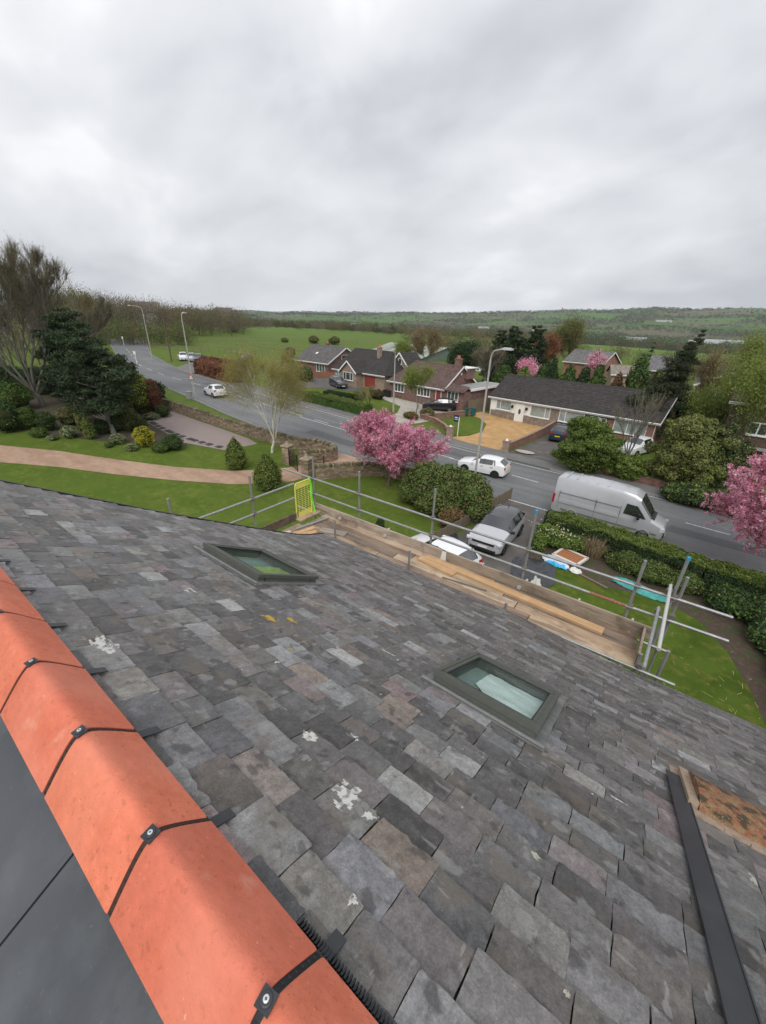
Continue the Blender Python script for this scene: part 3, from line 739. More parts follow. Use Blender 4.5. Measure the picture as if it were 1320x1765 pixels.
# ================================================================ GROUND, ROAD, DRIVES
m_ground = bpy.data.materials.new('grassland'); m_ground.use_nodes = True
t = m_ground.node_tree; n = t.nodes; l = t.links; bb_ = n['Principled BSDF']; bb_.inputs['Roughness'].default_value = .9; bb_.inputs['Specular IOR Level'].default_value = .15
co = n.new('ShaderNodeTexCoord')
def NZ(scale, detail, vec=None, sc=None, rough=.5):
    q = n.new('ShaderNodeTexNoise'); q.inputs['Scale'].default_value = scale; q.inputs['Detail'].default_value = detail; q.inputs['Roughness'].default_value = rough
    v = vec or co.outputs['Object']
    if sc: mp_ = n.new('ShaderNodeMapping'); mp_.inputs['Scale'].default_value = sc; l.new(v, mp_.inputs[0]); v = mp_.outputs[0]
    l.new(v, q.inputs[0]); return q.outputs[0]
def RMP(src, stops):
    r = n.new('ShaderNodeValToRGB'); l.new(src, r.inputs[0]); el = r.color_ramp.elements
    el[0].position, el[0].color = stops[0][0], (*stops[0][1], 1); el[1].position, el[1].color = stops[-1][0], (*stops[-1][1], 1)
    for p, c in stops[1:-1]: q = el.new(p); q.color = (*c, 1)
    return r.outputs[0]
def MIX(f, a, b, mode='MIX'):
    q = n.new('ShaderNodeMix'); q.data_type = 'RGBA'; q.blend_type = mode
    if isinstance(f, float): q.inputs[0].default_value = f
    else: l.new(f, q.inputs[0])
    for i, v in ((6, a), (7, b)):
        if isinstance(v, tuple): q.inputs[i].default_value = (*v, 1)
        else: l.new(v, q.inputs[i])
    return q.outputs[2]
near_ = RMP(NZ(.9, 8, None, None, .6), [(.3, (.075, .115, .016)), (.5, (.12, .175, .026)), (.7, (.17, .205, .04))])
near_ = MIX(RMP(NZ(22, 5), [(.35, (0, 0, 0)), (.7, (1, 1, 1))]), near_, (.11, .165, .03))
near_ = MIX(.5, near_, RMP(NZ(60, 4), [(.3, (.3, .3, .3)), (.7, (1, 1, 1))]), 'MULTIPLY')
# far farmland: a colour per field carried by the ground faces
atf = n.new('ShaderNodeAttribute'); atf.attribute_name = 'col'; fld = MIX(.45, atf.outputs['Vector'], RMP(NZ(.02, 6), [(.35, (.65, .65, .55)), (.65, (1, 1, 1))]), 'MULTIPLY')
vd = n.new('ShaderNodeVectorMath'); vd.operation = 'LENGTH'; l.new(co.outputs['Object'], vd.inputs[0])
mrd = n.new('ShaderNodeMapRange'); mrd.inputs[1].default_value = 130; mrd.inputs[2].default_value = 330; l.new(vd.outputs['Value'], mrd.inputs[0])
cc = MIX(mrd.outputs[0], near_, fld); l.new(cc, bb_.inputs['Base Color'])
bp = n.new('ShaderNodeBump'); bp.inputs['Strength'].default_value = .5; bp.inputs['Distance'].default_value = .05; l.new(NZ(30, 5), bp.inputs['Height']); l.new(bp.outputs[0], bb_.inputs['Normal'])

rgf = np.random.default_rng(77)
def _seeds():
    o = []
    for i in range(900):
        a = rgf.uniform(-75, 60); d = 250*(5200/250)**rgf.uniform(0, 1)**.75; o.append((d*math.sin(math.radians(a)), d*math.cos(math.radians(a))))
    return np.array(o)
FS = _seeds(); FWOOD = rgf.uniform(0, 1, len(FS))
FC = [(.060, .115, .026), (.075, .135, .03), (.085, .105, .045), (.05, .095, .022), (.10, .11, .055), (.07, .145, .028), (.105, .10, .06)]
FCOL = np.array([FC[rgf.integers(0, len(FC))] for _ in FS])
FCOL[FWOOD > .68] = (.06, .072, .036)
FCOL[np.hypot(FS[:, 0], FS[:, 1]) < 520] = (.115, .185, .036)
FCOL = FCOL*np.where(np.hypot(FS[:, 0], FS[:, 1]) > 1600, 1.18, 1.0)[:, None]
def fields(X, Y):
    X = np.asarray(X, float); Y = np.asarray(Y, float); i1 = np.zeros(len(X), int); gap = np.zeros(len(X))
    for a in range(0, len(X), 20000):
        dd = np.hypot(X[a:a+20000, None]-FS[None, :, 0], (Y[a:a+20000, None]-FS[None, :, 1])); p_ = np.argpartition(dd, 2, axis=1)[:, :2]; d0 = np.take_along_axis(dd, p_, 1); o_ = np.argsort(d0, axis=1); p_ = np.take_along_axis(p_, o_, 1); d0 = np.take_along_axis(d0, o_, 1)
        i1[a:a+20000] = p_[:, 0]; gap[a:a+20000] = (d0[:, 1]-d0[:, 0])/2
    return i1, gap
rr = [0.5, 6, 12]+[12+1.2*i for i in range(1, 74)]; r_ = rr[-1]
while r_ < 7500: r_ *= 1.022; rr.append(r_)
az = [-150+i*(1.5) for i in range(20)]+[-120+i*1.0 for i in range(48)]+[-72+i*.3 for i in range(400)]+[48+i*1.5 for i in range(68)]+[151+i*5 for i in range(12)]
vs = []; 
for r in rr:
    for a in az:
        x, y = r*math.sin(math.radians(a)), r*math.cos(math.radians(a)); vs.append((x, y, terr(x, y)))
na = len(az); fs = []
for i in range(len(rr)-1):
    for j in range(na):
        k = (j+1) % na; fs.append((i*na+j, i*na+k, (i+1)*na+k, (i+1)*na+j))
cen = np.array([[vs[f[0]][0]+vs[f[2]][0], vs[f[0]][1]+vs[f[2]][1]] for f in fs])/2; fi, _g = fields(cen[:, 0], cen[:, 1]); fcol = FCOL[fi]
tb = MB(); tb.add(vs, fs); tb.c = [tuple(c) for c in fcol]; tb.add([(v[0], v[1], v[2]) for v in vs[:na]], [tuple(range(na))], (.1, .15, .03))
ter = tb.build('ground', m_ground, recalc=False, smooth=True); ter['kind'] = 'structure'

import bmesh
def sheet(name, poly, lift, m_, side=0, kind='structure', flat=False):
    bm = bmesh.new(); vsb = [bm.verts.new((p[0], p[1], 0)) for p in poly]; bm.faces.new(vsb)
    x0, x1 = min(p[0] for p in poly), max(p[0] for p in poly)
    if x0 < -5:
        x = x0+1.5
        while x < min(x1, -4):
            bmesh.ops.bisect_plane(bm, geom=bm.verts[:]+bm.edges[:]+bm.faces[:], plane_co=(x, 0, 0), plane_no=(1, 0, 0)); x += 1.5
    bmesh.ops.triangulate(bm, faces=bm.faces)
    for v in bm.verts: v.co.z = terr(v.co.x, v.co.y)+lift
    bmesh.ops.recalc_face_normals(bm, faces=bm.faces)
    if sum(f.normal.z for f in bm.faces) < 0: bmesh.ops.reverse_faces(bm, faces=bm.faces)
    if side:
        be = [e for e in bm.edges if e.is_boundary]
        r = bmesh.ops.extrude_edge_only(bm, edges=be)
        for v in [g for g in r['geom'] if isinstance(g, bmesh.types.BMVert)]: v.co.z -= side
    me = bpy.data.meshes.new(name); bm.to_mesh(me); bm.free(); me.materials.append(m_)
    o = bpy.data.objects.new(name, me); COL.objects.link(o)
    if kind: o['kind'] = kind
    return o
m_asph = mat('asphalt', (.165, .168, .172), rough=.85, spec=.3, mod=[(.5, 10, .65, .80, 1.18, (.12, 1, 1)), (3, 8, .6, .9, 1.1)], noise=[(.35, 6, (.12, .122, .126), .42, .65, .8, (.25, 1, 1)), (1.1, 6, (.20, .202, .205), .5, .7, .7, (.12, 1, 1)), (40, 4, (.15, .15, .15), .5, .7, .35), (3.5, 6, (.09, .09, .092), .62, .72, .6)], bump=(120, 3, .5, .004))
m_pave = mat('footway_asphalt', (.15, .147, .145), rough=.9, noise=[(.8, 6, (.19, .185, .18), .45, .65, .7), (30, 5, (.06, .06, .06), .55, .75, .5)], bump=(100, 3, .5, .004))
m_drive2 = mat('driveway_tarmac', (.105, .096, .092), rough=.9, noise=[(1.1, 7, (.165, .15, .135), .48, .66, .8), (30, 5, (.04, .04, .04), .5, .75, .5)], bump=(90, 4, .6, .006))
m_kerb = mat('kerb_stone', (.28, .27, .26), rough=.9, noise=[(6, 5, (.18, .175, .17), .45, .7, .7)])
m_paint = mat('road_paint', (.58, .58, .56), rough=.8, noise=[(9, 6, (.16, .16, .16), .52, .66, .8)])
m_resin = mat('resin_gravel_drive', (.39, .26, .18), rough=.85, mod=[(1.6, 10, .65, .78, 1.2), (25, 6, .6, .85, 1.15)], noise=[(4, 10, (.20, .14, .095), .60, .70, .6), (.9, 6, (.28, .17, .11), .45, .68, .8, (.35, 1, 1)), (70, 4, (.46, .33, .24), .5, .75, .5)], bump=(160, 3, .5, .004))
m_gold = mat('golden_gravel', (.47, .285, .115), rough=.9, mod=[(1.4, 10, .7, .75, 1.2)], noise=[(.8, 6, (.38, .20, .075), .48, .66, .8), (60, 4, (.62, .44, .24), .52, .72, .6), (.5, 3, (.53, .37, .19), .55, .7, .6)], bump=(90, 4, 1, .02))
m_pinkgravel = mat('pink_gravel', (.27, .215, .20), rough=.95, noise=[(45, 4, (.44, .38, .36), .5, .68, .8), (38, 4, (.12, .09, .085), .55, .75, .7)], bump=(70, 4, 1, .02))
m_pale = mat('concrete_flags', (.42, .39, .34), rough=.9, noise=[(1.5, 6, (.30, .27, .23), .45, .68, .7)])
m_soil = mat('garden_soil', (.075, .052, .038), rough=.95, noise=[(6, 7, (.12, .09, .065), .48, .7, .8), (2, 6, (.05, .075, .022), .5, .62, .8)], bump=(30, 6, 1, .04))
m_lawn = mat('mown_lawn', (.112, .158, .026), rough=.95, spec=.1, mod=[(1.2, 10, .7, .68, 1.25), (14, 8, .7, .75, 1.25)], noise=[(.55, 7, (.075, .125, .018), .42, .66, .8), (2.8, 6, (.17, .19, .045), .5, .7, .7), (6, 8, (.13, .115, .04), .60, .72, .6), (.9, 5, (.09, .135, .022), .45, .6, .6, (.2, 1, 1)), (45, 5, (.055, .09, .012), .5, .72, .6)], bump=(60, 5, .8, .03))

near_k = [(-150, 57), (-120, 46.5), (-100, 39.3), (-82, 33.5), (-62, 29.3), (-54, 28.1), (-42, 26.4), (-36, 25.9), (-24, 25.8), (-9, 26.7), (0, 26.3), (10, 25.3), (40, 22), (90, 16)]
far_k = [(-150, 69), (-120, 55), (-104, 44.8+3), (-85, 42.0), (-69, 38.1), (-54, 37.0), (-40, 36.4), (-31, 36.1), (-16, 35.8), (-6, 35.3), (0, 34.7), (10, 33.6), (40, 30.2), (90, 24)]
def yat(pl, x):
    for (a, p), (b, q_) in zip(pl, pl[1:]):
        if a <= x <= b: return p+(q_-p)*(x-a)/(b-a)
    return pl[-1][1]
xs_ = [-150+3*i for i in range(80)]
sheet('road', [(x, yat(near_k, x)) for x in xs_]+[(x, yat(far_k, x)) for x in reversed(xs_)], .02, m_asph)
# kerbs and footways
sheet('pavement', [(x, yat(far_k, x)+.13) for x in xs_ if x > -70]+[(x, yat(far_k, x)+2.0+(.8 if x < -20 else 0)) for x in reversed(xs_) if x > -70], .12, m_pave, side=.15)
def kerb_line(pl, off, xa, xb, name='kerb'):
    m = MB(); x = xa
    while x < xb:
        x2 = min(xb, x+.915)
        a = Vector((x+.006, yat(pl, x)+off, terr(x, 0)+.06)); b = Vector((x2-.006, yat(pl, x2)+off, terr(x2, 0)+.06)); m.bar(a, b, .13, .15); x = x2
    o = m.build(name, m_kerb); o['kind'] = 'structure'
kerb_line(far_k, .065, -145, -12.0); kerb_line(far_k, .065, -8, 45); kerb_line(near_k, -.065, -145, -27); kerb_line(near_k, -.065, -5.5, 45); kerb_line(near_k, -.065, -22, -10)
# markings
def cy(x): return yat([(-120, 49.5), (-85, 36.9), (-76, 35.2), (-69.8, 34.3), (-59, 33.7), (-34, 32.45), (-16, 32.3), (-9.8, 31.9), (2.8, 30.7), (40, 27)], x)
mk = MB(); x = -118
def mline(xa, xb, off, w, f=cy):
    n_ = max(1, int((xb-xa)/1.5))
    for i in range(n_):
        a, b = xa+(xb-xa)*i/n_, xa+(xb-xa)*(i+1)/n_
        mk.add([(a, f(a)+off-w/2, terr(a, 0)+.027), (b, f(b)+off-w/2, terr(b, 0)+.027), (b, f(b)+off+w/2, terr(b, 0)+.027), (a, f(a)+off+w/2, terr(a, 0)+.027)], [(0, 1, 2, 3)])
while x < -44: mline(x, x+3.0, 0, .12); x += 6.2
mline(-44, -36, .0, .11); mline(-36, -17.5, -.45, .11); x = -34
while x < -17: mline(x, x+2.2, .1, .11); x += 4
x = -16.2
while x < 44: mline(x, x+2.3, 0, .11); x += 6.1
mline(-60, 44, .32, .10, lambda x: yat(far_k, x)-.62)
mline(-9.9, -5.6, 0, .12, lambda x: yat(near_k, x)+.12)
o = mk.build('road_markings', m_paint, recalc=False); o['kind'] = 'structure'
# drain cover, manholes
cv_ = MB(); p = G(900, 822); 
# left garden drive (resin), built from its two edges
dn = [(-60, -1.2), (-39.9, 5.8), (-36.1, 8.3), (-31.9, 10.5), (-28.1, 12.8), (-24.7, 15.2), (-23.0, 17.0), (-22.1, 18.6), (-21.9, 20.1), (-21.6, 21.6), (-20.4, 23.2), (-18.9, 24.8), (-18.0, 26.6)]
up = [(-64, .5), (-44.3, 6.9), (-40, 9.5), (-35, 11.8), (-30.6, 14.1), (-26.9, 16.7), (-25.4, 18.6), (-24.4, 20.4), (-24.0, 22.2), (-24.1, 24.0), (-24.6, 25.9)]
sheet('driveway', dn+list(reversed(up)), .045, m_resin)
sheet('lawn', [(-60, -2.5), (-60, -1.3)]+dn[1:9]+[(-21.4, 20.0), (-18.9, 23.3), (-17.2, 24.8), (-10.0, 24.6), (-9.2, 18.5), (-9.4, 12), (-9.5, 5), (-9.5, -8), (-50, -14)], .03, m_lawn)
sheet('lawn', up[:7]+[(-25.2, 21.4), (-25.4, 22.0), (-29.5, 22.2), (-31.2, 21.9), (-31.4, 19.1), (-33.5, 18.0), (-37.2, 15.4), (-40.5, 12.9), (-44.5, 10.8), (-60, 5.0), (-66, 2.6)], .03, m_lawn)
sheet('soil_bed', [(-66, 2.8), (-60, 5.1), (-44.5, 10.9), (-40.5, 13.0), (-37.2, 15.5), (-34.5, 17.2), (-35.5, 18.2), (-45.8, 20.0), (-47.5, 22.8), (-70, 26), (-90, 20), (-90, 0)], .02, m_soil)
sheet('gravel_path', [(-45.8, 20.2), (-44.0, 18.5), (-35.5, 17.7), (-31.4, 19.1), (-31.0, 22.3), (-33, 22.7), (-47.0, 22.6)], .035, m_pinkgravel)
sl_ = MB()
for i in range(13):
    a = .03+i*.075+(.02 if i % 4 == 0 else 0); p = Vector((-44.2+(-31.9+44.2)*a, 18.9+(19.4-18.9)*a-.65*math.sin(a*PI)*1, 0)); sl_.box((p.x, p.y, gz(p.x)+.05), (.62, .5, .05))
o = sl_.build('stepping_slabs', mat('dark_slab', (.05, .045, .045), rough=.8)); o['kind'] = 'structure'
# tarmac drive beside the house
sheet('driveway', [(-9.9, 26.85), (-5.6, 26.5), (-5.2, 24.2), (-5.1, 21.7), (-4.7, 19.2), (-4.4, 17.2), (-4.6, 10), (-4.6, 7.0), (-9.4, 7.0), (-9.3, 15), (-8.9, 17.9), (-8.6, 20.4), (-8.4, 23.2)], .035, m_drive2)
sheet('lawn', [(-4.2, 17.6), (-3.4, 20.0), (-2.2, 20.0), (-1.0, 19.4), (1.3, 20.1), (3.0, 19.4), (4.0, 17.8), (4.7, 15.7), (5.0, 14.0), (5.0, 7), (-4.5, 7), (-4.3, 10)], .03, mat('rough_lawn', (.10, .155, .022), rough=.95, spec=.1, noise=[(.8, 7, (.06, .10, .014), .42, .66, .85), (2.5, 6, (.19, .185, .045), .52, .72, .8), (50, 5, (.05, .08, .012), .5, .72, .6), (.35, 3, (.16, .13, .03), .64, .74, .7)], bump=(50, 6, 1, .05)))
sheet('soil_bed', [(-5.2, 24.4), (-5.0, 19.6), (-4.2, 17.6), (-3.4, 20.0), (-2.2, 20.0), (-1.0, 19.4), (1.3, 20.1), (3.0, 19.4), (4.0, 17.8), (4.7, 15.7), (5.0, 14.0), (5.2, 7), (16, 7), (16, 24), (0, 24.8)], .025, m_soil)
# across the road
sheet('gravel_forecourt', [(-19.6, 38.2), (-13.2, 37.8), (-12.2, 44), (-11.9, 51.6), (-14, 51.9), (-20.9, 52.9), (-23.0, 53.3), (-23.4, 50.2), (-20.9, 49.2), (-19.0, 47), (-17.9, 43.5), (-18.2, 40.5)], .045, m_gold)
sheet('lawn', [(-20.6, 41.8), (-19.6, 39.6), (-18.4, 40.4), (-18.1, 43.5), (-19.2, 46.8), (-20.9, 48.8), (-22.6, 47.6), (-23.9, 43.6)], .03, m_lawn)
sheet('driveway', [(-12.6, 37.7), (-8.0, 37.4), (-8.2, 41), (-9.0, 46.7), (-8.8, 50), (-11.5, 50.9), (-12.0, 44)], .04, m_drive2)
m_patch = mat('dark_asphalt_patch', (.10, .10, .103), rough=.85, mod=[(3, 8, .6, .85, 1.15)])
for _p in ([(-31, 28.2), (-24.5, 28.0), (-24.5, 29.4), (-31, 29.6)], [(-60.5, 34.6), (-57.0, 34.3), (-57.1, 35.6), (-60.6, 35.9)], [(1.2, 28.6), (6.5, 28.2), (6.6, 29.3), (1.3, 29.7)], [(-18.3, 33.2), (-15.0, 33.1), (-15.0, 34.1), (-18.3, 34.2)]): sheet('asphalt_patch', _p, .0245, m_patch)
sheet('asphalt_patch', [(-11.4+.95*math.cos(a*PI/8), 38.9+.55*math.sin(a*PI/8)) for a in range(16)], .15, m_pale)
sheet('driveway', [(-29.0, 39.2), (-25.4, 39.0), (-24.4, 43.2), (-23.8, 49.8), (-29.9, 50.2), (-37, 50.8), (-38, 49.2), (-31.5, 46.5), (-29.6, 43.0)], .04, m_pale)
sheet('driveway', [(-53.5, 40.6), (-50.4, 40.4), (-48.0, 46), (-42.5, 49), (-42.0, 52.0), (-49.0, 52.2), (-54.5, 57), (-57, 57), (-52.7, 46.6)], .04, m_drive2)
sheet('lawn', [(-48.2, 41.2), (-30.0, 40.0), (-31.6, 45.8), (-38.4, 48.4), (-42.0, 48.6), (-47.8, 45.6)], .03, m_lawn)
sheet('driveway', [(-78.4, 39.8), (-70.6, 38.3), (-70.2, 41), (-76, 47), (-86, 52.5), (-93, 53), (-95, 49), (-84, 46)], .04, m_pave)
# ================================================================ PLANTS
def leafmat(name, trans=.25, rough=.6):
    m = mat(name, usecol=True, rough=rough, spec=.3, trans=trans)
    return m
m_leaf = leafmat('foliage'); m_petal = leafmat('blossom', .45, .7); m_needle = leafmat('needles', .1, .7)
m_bark = mat('bark', (.10, .075, .055), rough=.9, noise=[(9, 6, (.17, .14, .11), .48, .68, .8, (1, 1, .25)), (4, 4, (.07, .085, .04), .55, .75, .6)], bump=(24, 6, .8, .02, (1, 1, .3)))
m_greybark = mat('grey_bark', (.20, .185, .16), rough=.9, noise=[(9, 6, (.11, .10, .085), .48, .68, .8, (1, 1, .25)), (3, 4, (.15, .16, .09), .5, .75, .6)], bump=(24, 6, .8, .02, (1, 1, .3)))
m_birch = mat('birch_bark', (.52, .50, .44), rough=.8, noise=[(8, 5, (.10, .085, .075), .60, .68, .9, (.6, .6, 3)), (3, 4, (.40, .42, .30), .5, .75, .6)])
m_twig = mat('twigs', usecol=True, rough=.9, spec=.1)
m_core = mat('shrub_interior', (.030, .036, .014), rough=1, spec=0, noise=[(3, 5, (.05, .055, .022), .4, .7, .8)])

def leafquads(P, size, rg, asp=.55, up=.0, N=None):
    k = len(P)
    d = rg.normal(size=(k, 3)); 
    if N is not None: d = d*.6+N
    d[:, 2] += up; d /= np.linalg.norm(d, axis=1)[:, None]+1e-9
    a = rg.normal(size=(k, 3)); u = np.cross(d, a); u /= np.linalg.norm(u, axis=1)[:, None]+1e-9; v = np.cross(d, u)
    s = (size*rg.uniform(.6, 1.35, k))[:, None]
    return np.stack([P-u*s, P-v*s*asp, P+u*s, P+v*s*asp], 1)
def colmix(pal, k, rg, v=.25):
    pal = np.array(pal); i = rg.integers(0, len(pal), k); j = rg.integers(0, len(pal), k); t = rg.uniform(0, 1, (k, 1))
    return (pal[i]*t+pal[j]*(1-t))*rg.uniform(1-v, 1+v, (k, 1))
def cloudpts(C, R, n, rg, shell=.55):
    C = np.array(C, float); R = np.array(R, float)
    if R.ndim == 1: R = np.stack([R, R, R], 1)
    w = (R.prod(1))**(2/3); w /= w.sum(); idx = rg.choice(len(C), n, p=w)
    d = rg.normal(size=(n, 3)); d /= np.linalg.norm(d, axis=1)[:, None]
    r = (shell+(1-shell)*rg.uniform(0, 1, n))[:, None]**1.0
    r = np.where(rg.uniform(0, 1, (n, 1)) < .25, rg.uniform(.2, 1, (n, 1)), r)
    return C[idx]+d*R[idx]*r, d
PAL = dict(
 green=[(.045, .095, .018), (.075, .13, .025), (.03, .065, .014), (.10, .15, .035)],
 dark=[(.022, .045, .016), (.035, .065, .022), (.015, .03, .012), (.05, .075, .03)],
 pine=[(.020, .036, .016), (.032, .052, .022), (.012, .022, .011), (.048, .066, .026)],
 yellowgreen=[(.13, .18, .03), (.18, .22, .04), (.09, .14, .025), (.15, .16, .05)],
 olive=[(.085, .10, .03), (.12, .125, .04), (.06, .07, .025), (.14, .13, .055)],
 gold=[(.55, .48, .02), (.42, .40, .03), (.62, .55, .05), (.25, .27, .03)],
 russet=[(.19, .075, .04), (.13, .05, .03), (.24, .11, .055), (.09, .05, .03)],
 maroon=[(.12, .025, .025), (.20, .05, .04), (.07, .02, .02), (.15, .07, .04)],
 pink=[(.88, .38, .53), (.92, .54, .67), (.78, .25, .41), (.92, .68, .77), (.66, .18, .31)],
 brownbud=[(.16, .11, .06), (.20, .15, .08), (.11, .08, .05), (.16, .15, .07)],
 greybrown=[(.125, .105, .08), (.16, .135, .10), (.09, .078, .06), (.13, .125, .07)],
 catkin=[(.23, .20, .06), (.18, .18, .05), (.26, .22, .08), (.14, .12, .05)],
 privet=[(.075, .115, .02), (.11, .15, .03), (.05, .085, .016), (.14, .16, .04)],
 variegated=[(.10, .13, .05), (.20, .24, .12), (.06, .09, .03), (.28, .30, .18)],
)
for k_ in PAL:
    f_ = 1.45 if k_ not in ('pink', 'gold', 'dark', 'pine') else (1.3 if k_ in ('dark', 'pine') else 1.0)
    PAL[k_] = [tuple(min(.92, q*f_) for q in c) for c in PAL[k_]]
def skeleton(rg, H, R, depth=5, nb=3, trunk=.22, r0=.16, up=.35, ang=.55, first=None, lean=(0, 0), weep=0.0):
    """trunk, several leaders and side branches filling a rounded crown of height H and radius R"""
    segs = []; tips = []; hs = H*trunk; top = H
    def limb(p, d, L_, r, lv, n=4, curve=0.0, sub=True):
        P = [p]; k = L_/n
        for i in range(n):
            d = d+rg.normal(size=3)*.13+np.array((0, 0, curve/n)); d /= np.linalg.norm(d); P.append(P[-1]+d*k)
        for i in range(n): segs.append([P[i], P[i+1], r*(1-.75*i/n), r*(1-.75*(i+1)/n), lv])
        return P, d
    # trunk
    P, d = limb(np.zeros(3), np.array([lean[0], lean[1], 1.])/math.sqrt(1+lean[0]**2+lean[1]**2), hs, r0, 0, 3)
    r1 = r0*.62; base = P[-1]; ns = (first or nb+1)
    for s_ in segs: s_[2] = r0*(1-.28*s_[0][2]/max(hs, .01)); s_[3] = r0*(1-.28*s_[1][2]/max(hs, .01))
    def inside(q):
        zc = (hs*.75+top)/2; hz = (top-hs*.75)/2; return (q[0]-lean[0]*q[2])**2/R**2+(q[1]-lean[1]*q[2])**2/R**2+((q[2]-zc)/hz)**2
    def rec(p, d, L_, r, lv):
        for _ in range(3):
            if inside(p+d*L_) > 1.15 and L_ > R*.06: L_ *= .72
        Q, d2 = limb(p, d, L_, max(r, .008), lv, 4 if lv < 3 else 2, up*.5-(weep if lv >= 3 else 0))
        if lv >= depth-1: tips.append((Q[-1], d2)); return
        nk = {1: 7, 2: 5, 3: 3, 4: 3}.get(lv, 3); nn = len(Q)-1
        for i in range(nk):
            t_ = (.22+.75*(i+rg.uniform(0, .8))/nk)*nn; j = min(nn-1, int(t_)); q = Q[j]+(Q[j+1]-Q[j])*(t_-j); ax = (Q[j+1]-Q[j]); ax /= np.linalg.norm(ax)
            v = rg.normal(size=3); v -= ax*v.dot(ax); v /= np.linalg.norm(v); out_ = np.array((q[0], q[1], 0)); no = np.linalg.norm(out_); out_ = out_/no if no > .1 else v
            t2 = ang*rg.uniform(.8, 1.5); nd = ax*math.cos(t2)+(v*.75+out_*.35)*math.sin(t2)+np.array((0, 0, up*.25)); nd /= np.linalg.norm(nd)
            rec(q, nd, L_*rg.uniform(.42, .66)*(1.08-.35*t_/nn), r*(.5 if lv > 1 else .42), lv+1)
    for i in range(ns):
        a = 2*PI*i/ns+rg.normal()*.3; sp = R*rg.uniform(.28, .62) if i or ns < 3 else R*.08
        tgt = np.array((sp*math.cos(a)+lean[0]*top, sp*math.sin(a)+lean[1]*top, top*rg.uniform(.80, .97)-sp*.25)); st = base-np.array((0, 0, hs*.25*rg.uniform(0, 1)))
        v = tgt-st; L_ = np.linalg.norm(v); d0 = v/L_+np.array((math.cos(a), math.sin(a), 0))*.18; d0 /= np.linalg.norm(d0); rec(st, d0, L_*.95, r1*rg.uniform(.7, 1), 1)
    return segs, tips
def tubes_np(segs, n, minr=.0, col=None):
    P0 = np.array([s[0] for s in segs]); P1 = np.array([s[1] for s in segs]); R0 = np.maximum(minr, np.array([s[2] for s in segs])); R1 = np.maximum(minr, np.array([s[3] for s in segs]))
    X = P1-P0; X /= np.linalg.norm(X, axis=1)[:, None]+1e-9
    Zr = np.where(np.abs(X[:, 2:3]) < .9, np.array([[0, 0, 1.]]), np.array([[1., 0, 0]])); U = np.cross(X, Zr); U /= np.linalg.norm(U, axis=1)[:, None]; Wv = np.cross(X, U)
    out = []
    for i in range(n):
        a, b = 2*PI*i/n, 2*PI*(i+1)/n
        def pt(Pn, Rn, t): return Pn+(U*math.cos(t)+Wv*math.sin(t))*Rn[:, None]
        out.append(np.stack([pt(P0, R0, a), pt(P1, R1, a), pt(P1, R1, b), pt(P0, R0, b)], 1))
    return np.concatenate(out)
def twigs(tips, rg, k, L_, w, cols, up=.3):
    n_ = len(tips)*k; P = np.repeat(np.array([t[0] for t in tips]), k, 0); D = np.repeat(np.array([t[1] for t in tips]), k, 0)
    D = D+rg.normal(size=(n_, 3))*.55; D[:, 2] += up; D /= np.linalg.norm(D, axis=1)[:, None]
    P = P-np.repeat(np.array([t[1] for t in tips]), k, 0)*rg.uniform(0, .6, (n_, 1))*L_
    ln = (L_*rg.uniform(.5, 1.3, n_))[:, None]; U = np.cross(D, rg.normal(size=(n_, 3))); U /= np.linalg.norm(U, axis=1)[:, None]
    E_ = P+D*ln
    return np.stack([P-U*w, P+U*w, E_+U*w*.3, E_-U*w*.3], 1), colmix(cols, n_, rg), E_
def tree(name, label, cat, loc, H, spread, seed, bark=None, depth=5, nb=3, r0=.16, up=.35, ang=.55, twk=5, twL=.5, tww=.008, twcol=None, leaf=None, nleaf=0, lsize=.05, lm=None, spreadleaf=.3, group=None, trunk=.22, first=None, lean=(0, 0), crown='crown', rz=0, weep=0.0):
    rg = np.random.default_rng(seed); bark = bark or m_bark
    t = thing(name, label, cat, loc, rz, group)
    segs, tips = skeleton(rg, H, spread, depth, nb, trunk, r0, up, ang, first, lean, weep)
    for s in segs:
        if s[4] >= 3 and rg.uniform() < .35: q_ = s[1]-s[0]; tips.append((s[0]*.4+s[1]*.6, q_/(np.linalg.norm(q_)+1e-9)))
    big = [s for s in segs if s[4] <= 1]; small = [s for s in segs if s[4] > 1]
    m = MB(); m.quads(tubes_np(big, 9, .02)); m.quads(tubes_np(small, 4, .006)); m.build('trunk', bark, t, smooth=True)
    E_ = None
    if twk:
        q_, c_, E_ = twigs(tips, rg, twk, twL, tww, PAL[twcol or 'greybrown'], up)
        m = MB(); m.quads(q_, c_); o = m.build('twigs' if nleaf else crown, m_twig, t)
    if nleaf:
        base = E_ if E_ is not None and len(E_) else np.array([x[0] for x in tips])
        i = rg.integers(0, len(base), nleaf); P = base[i]+rg.normal(size=(nleaf, 3))*spreadleaf
        m = MB(); m.quads(leafquads(P, lsize, rg), colmix(PAL[leaf], nleaf, rg)); m.build(crown, lm or m_leaf, t)
    return t
def blobmesh(C, R, seed, sub=2, amp=.18):
    import bmesh
    M_ = MB()
    for i, (c, r) in enumerate(zip(C, R)):
        r = (r, r, r) if not hasattr(r, '__len__') else r
        bm = bmesh.new(); bmesh.ops.create_icosphere(bm, subdivisions=sub, radius=1)
        vs = []
        for v in bm.verts:
            k = 1+amp*mnoise.noise(v.co*1.8+Vector((seed+i*3.1, seed, i)))*1.6
            vs.append((c[0]+v.co.x*r[0]*k, c[1]+v.co.y*r[1]*k, c[2]+v.co.z*r[2]*k))
        M_.add(vs, [[v.index for v in f.verts] for f in bm.faces]); bm.free()
    return M_
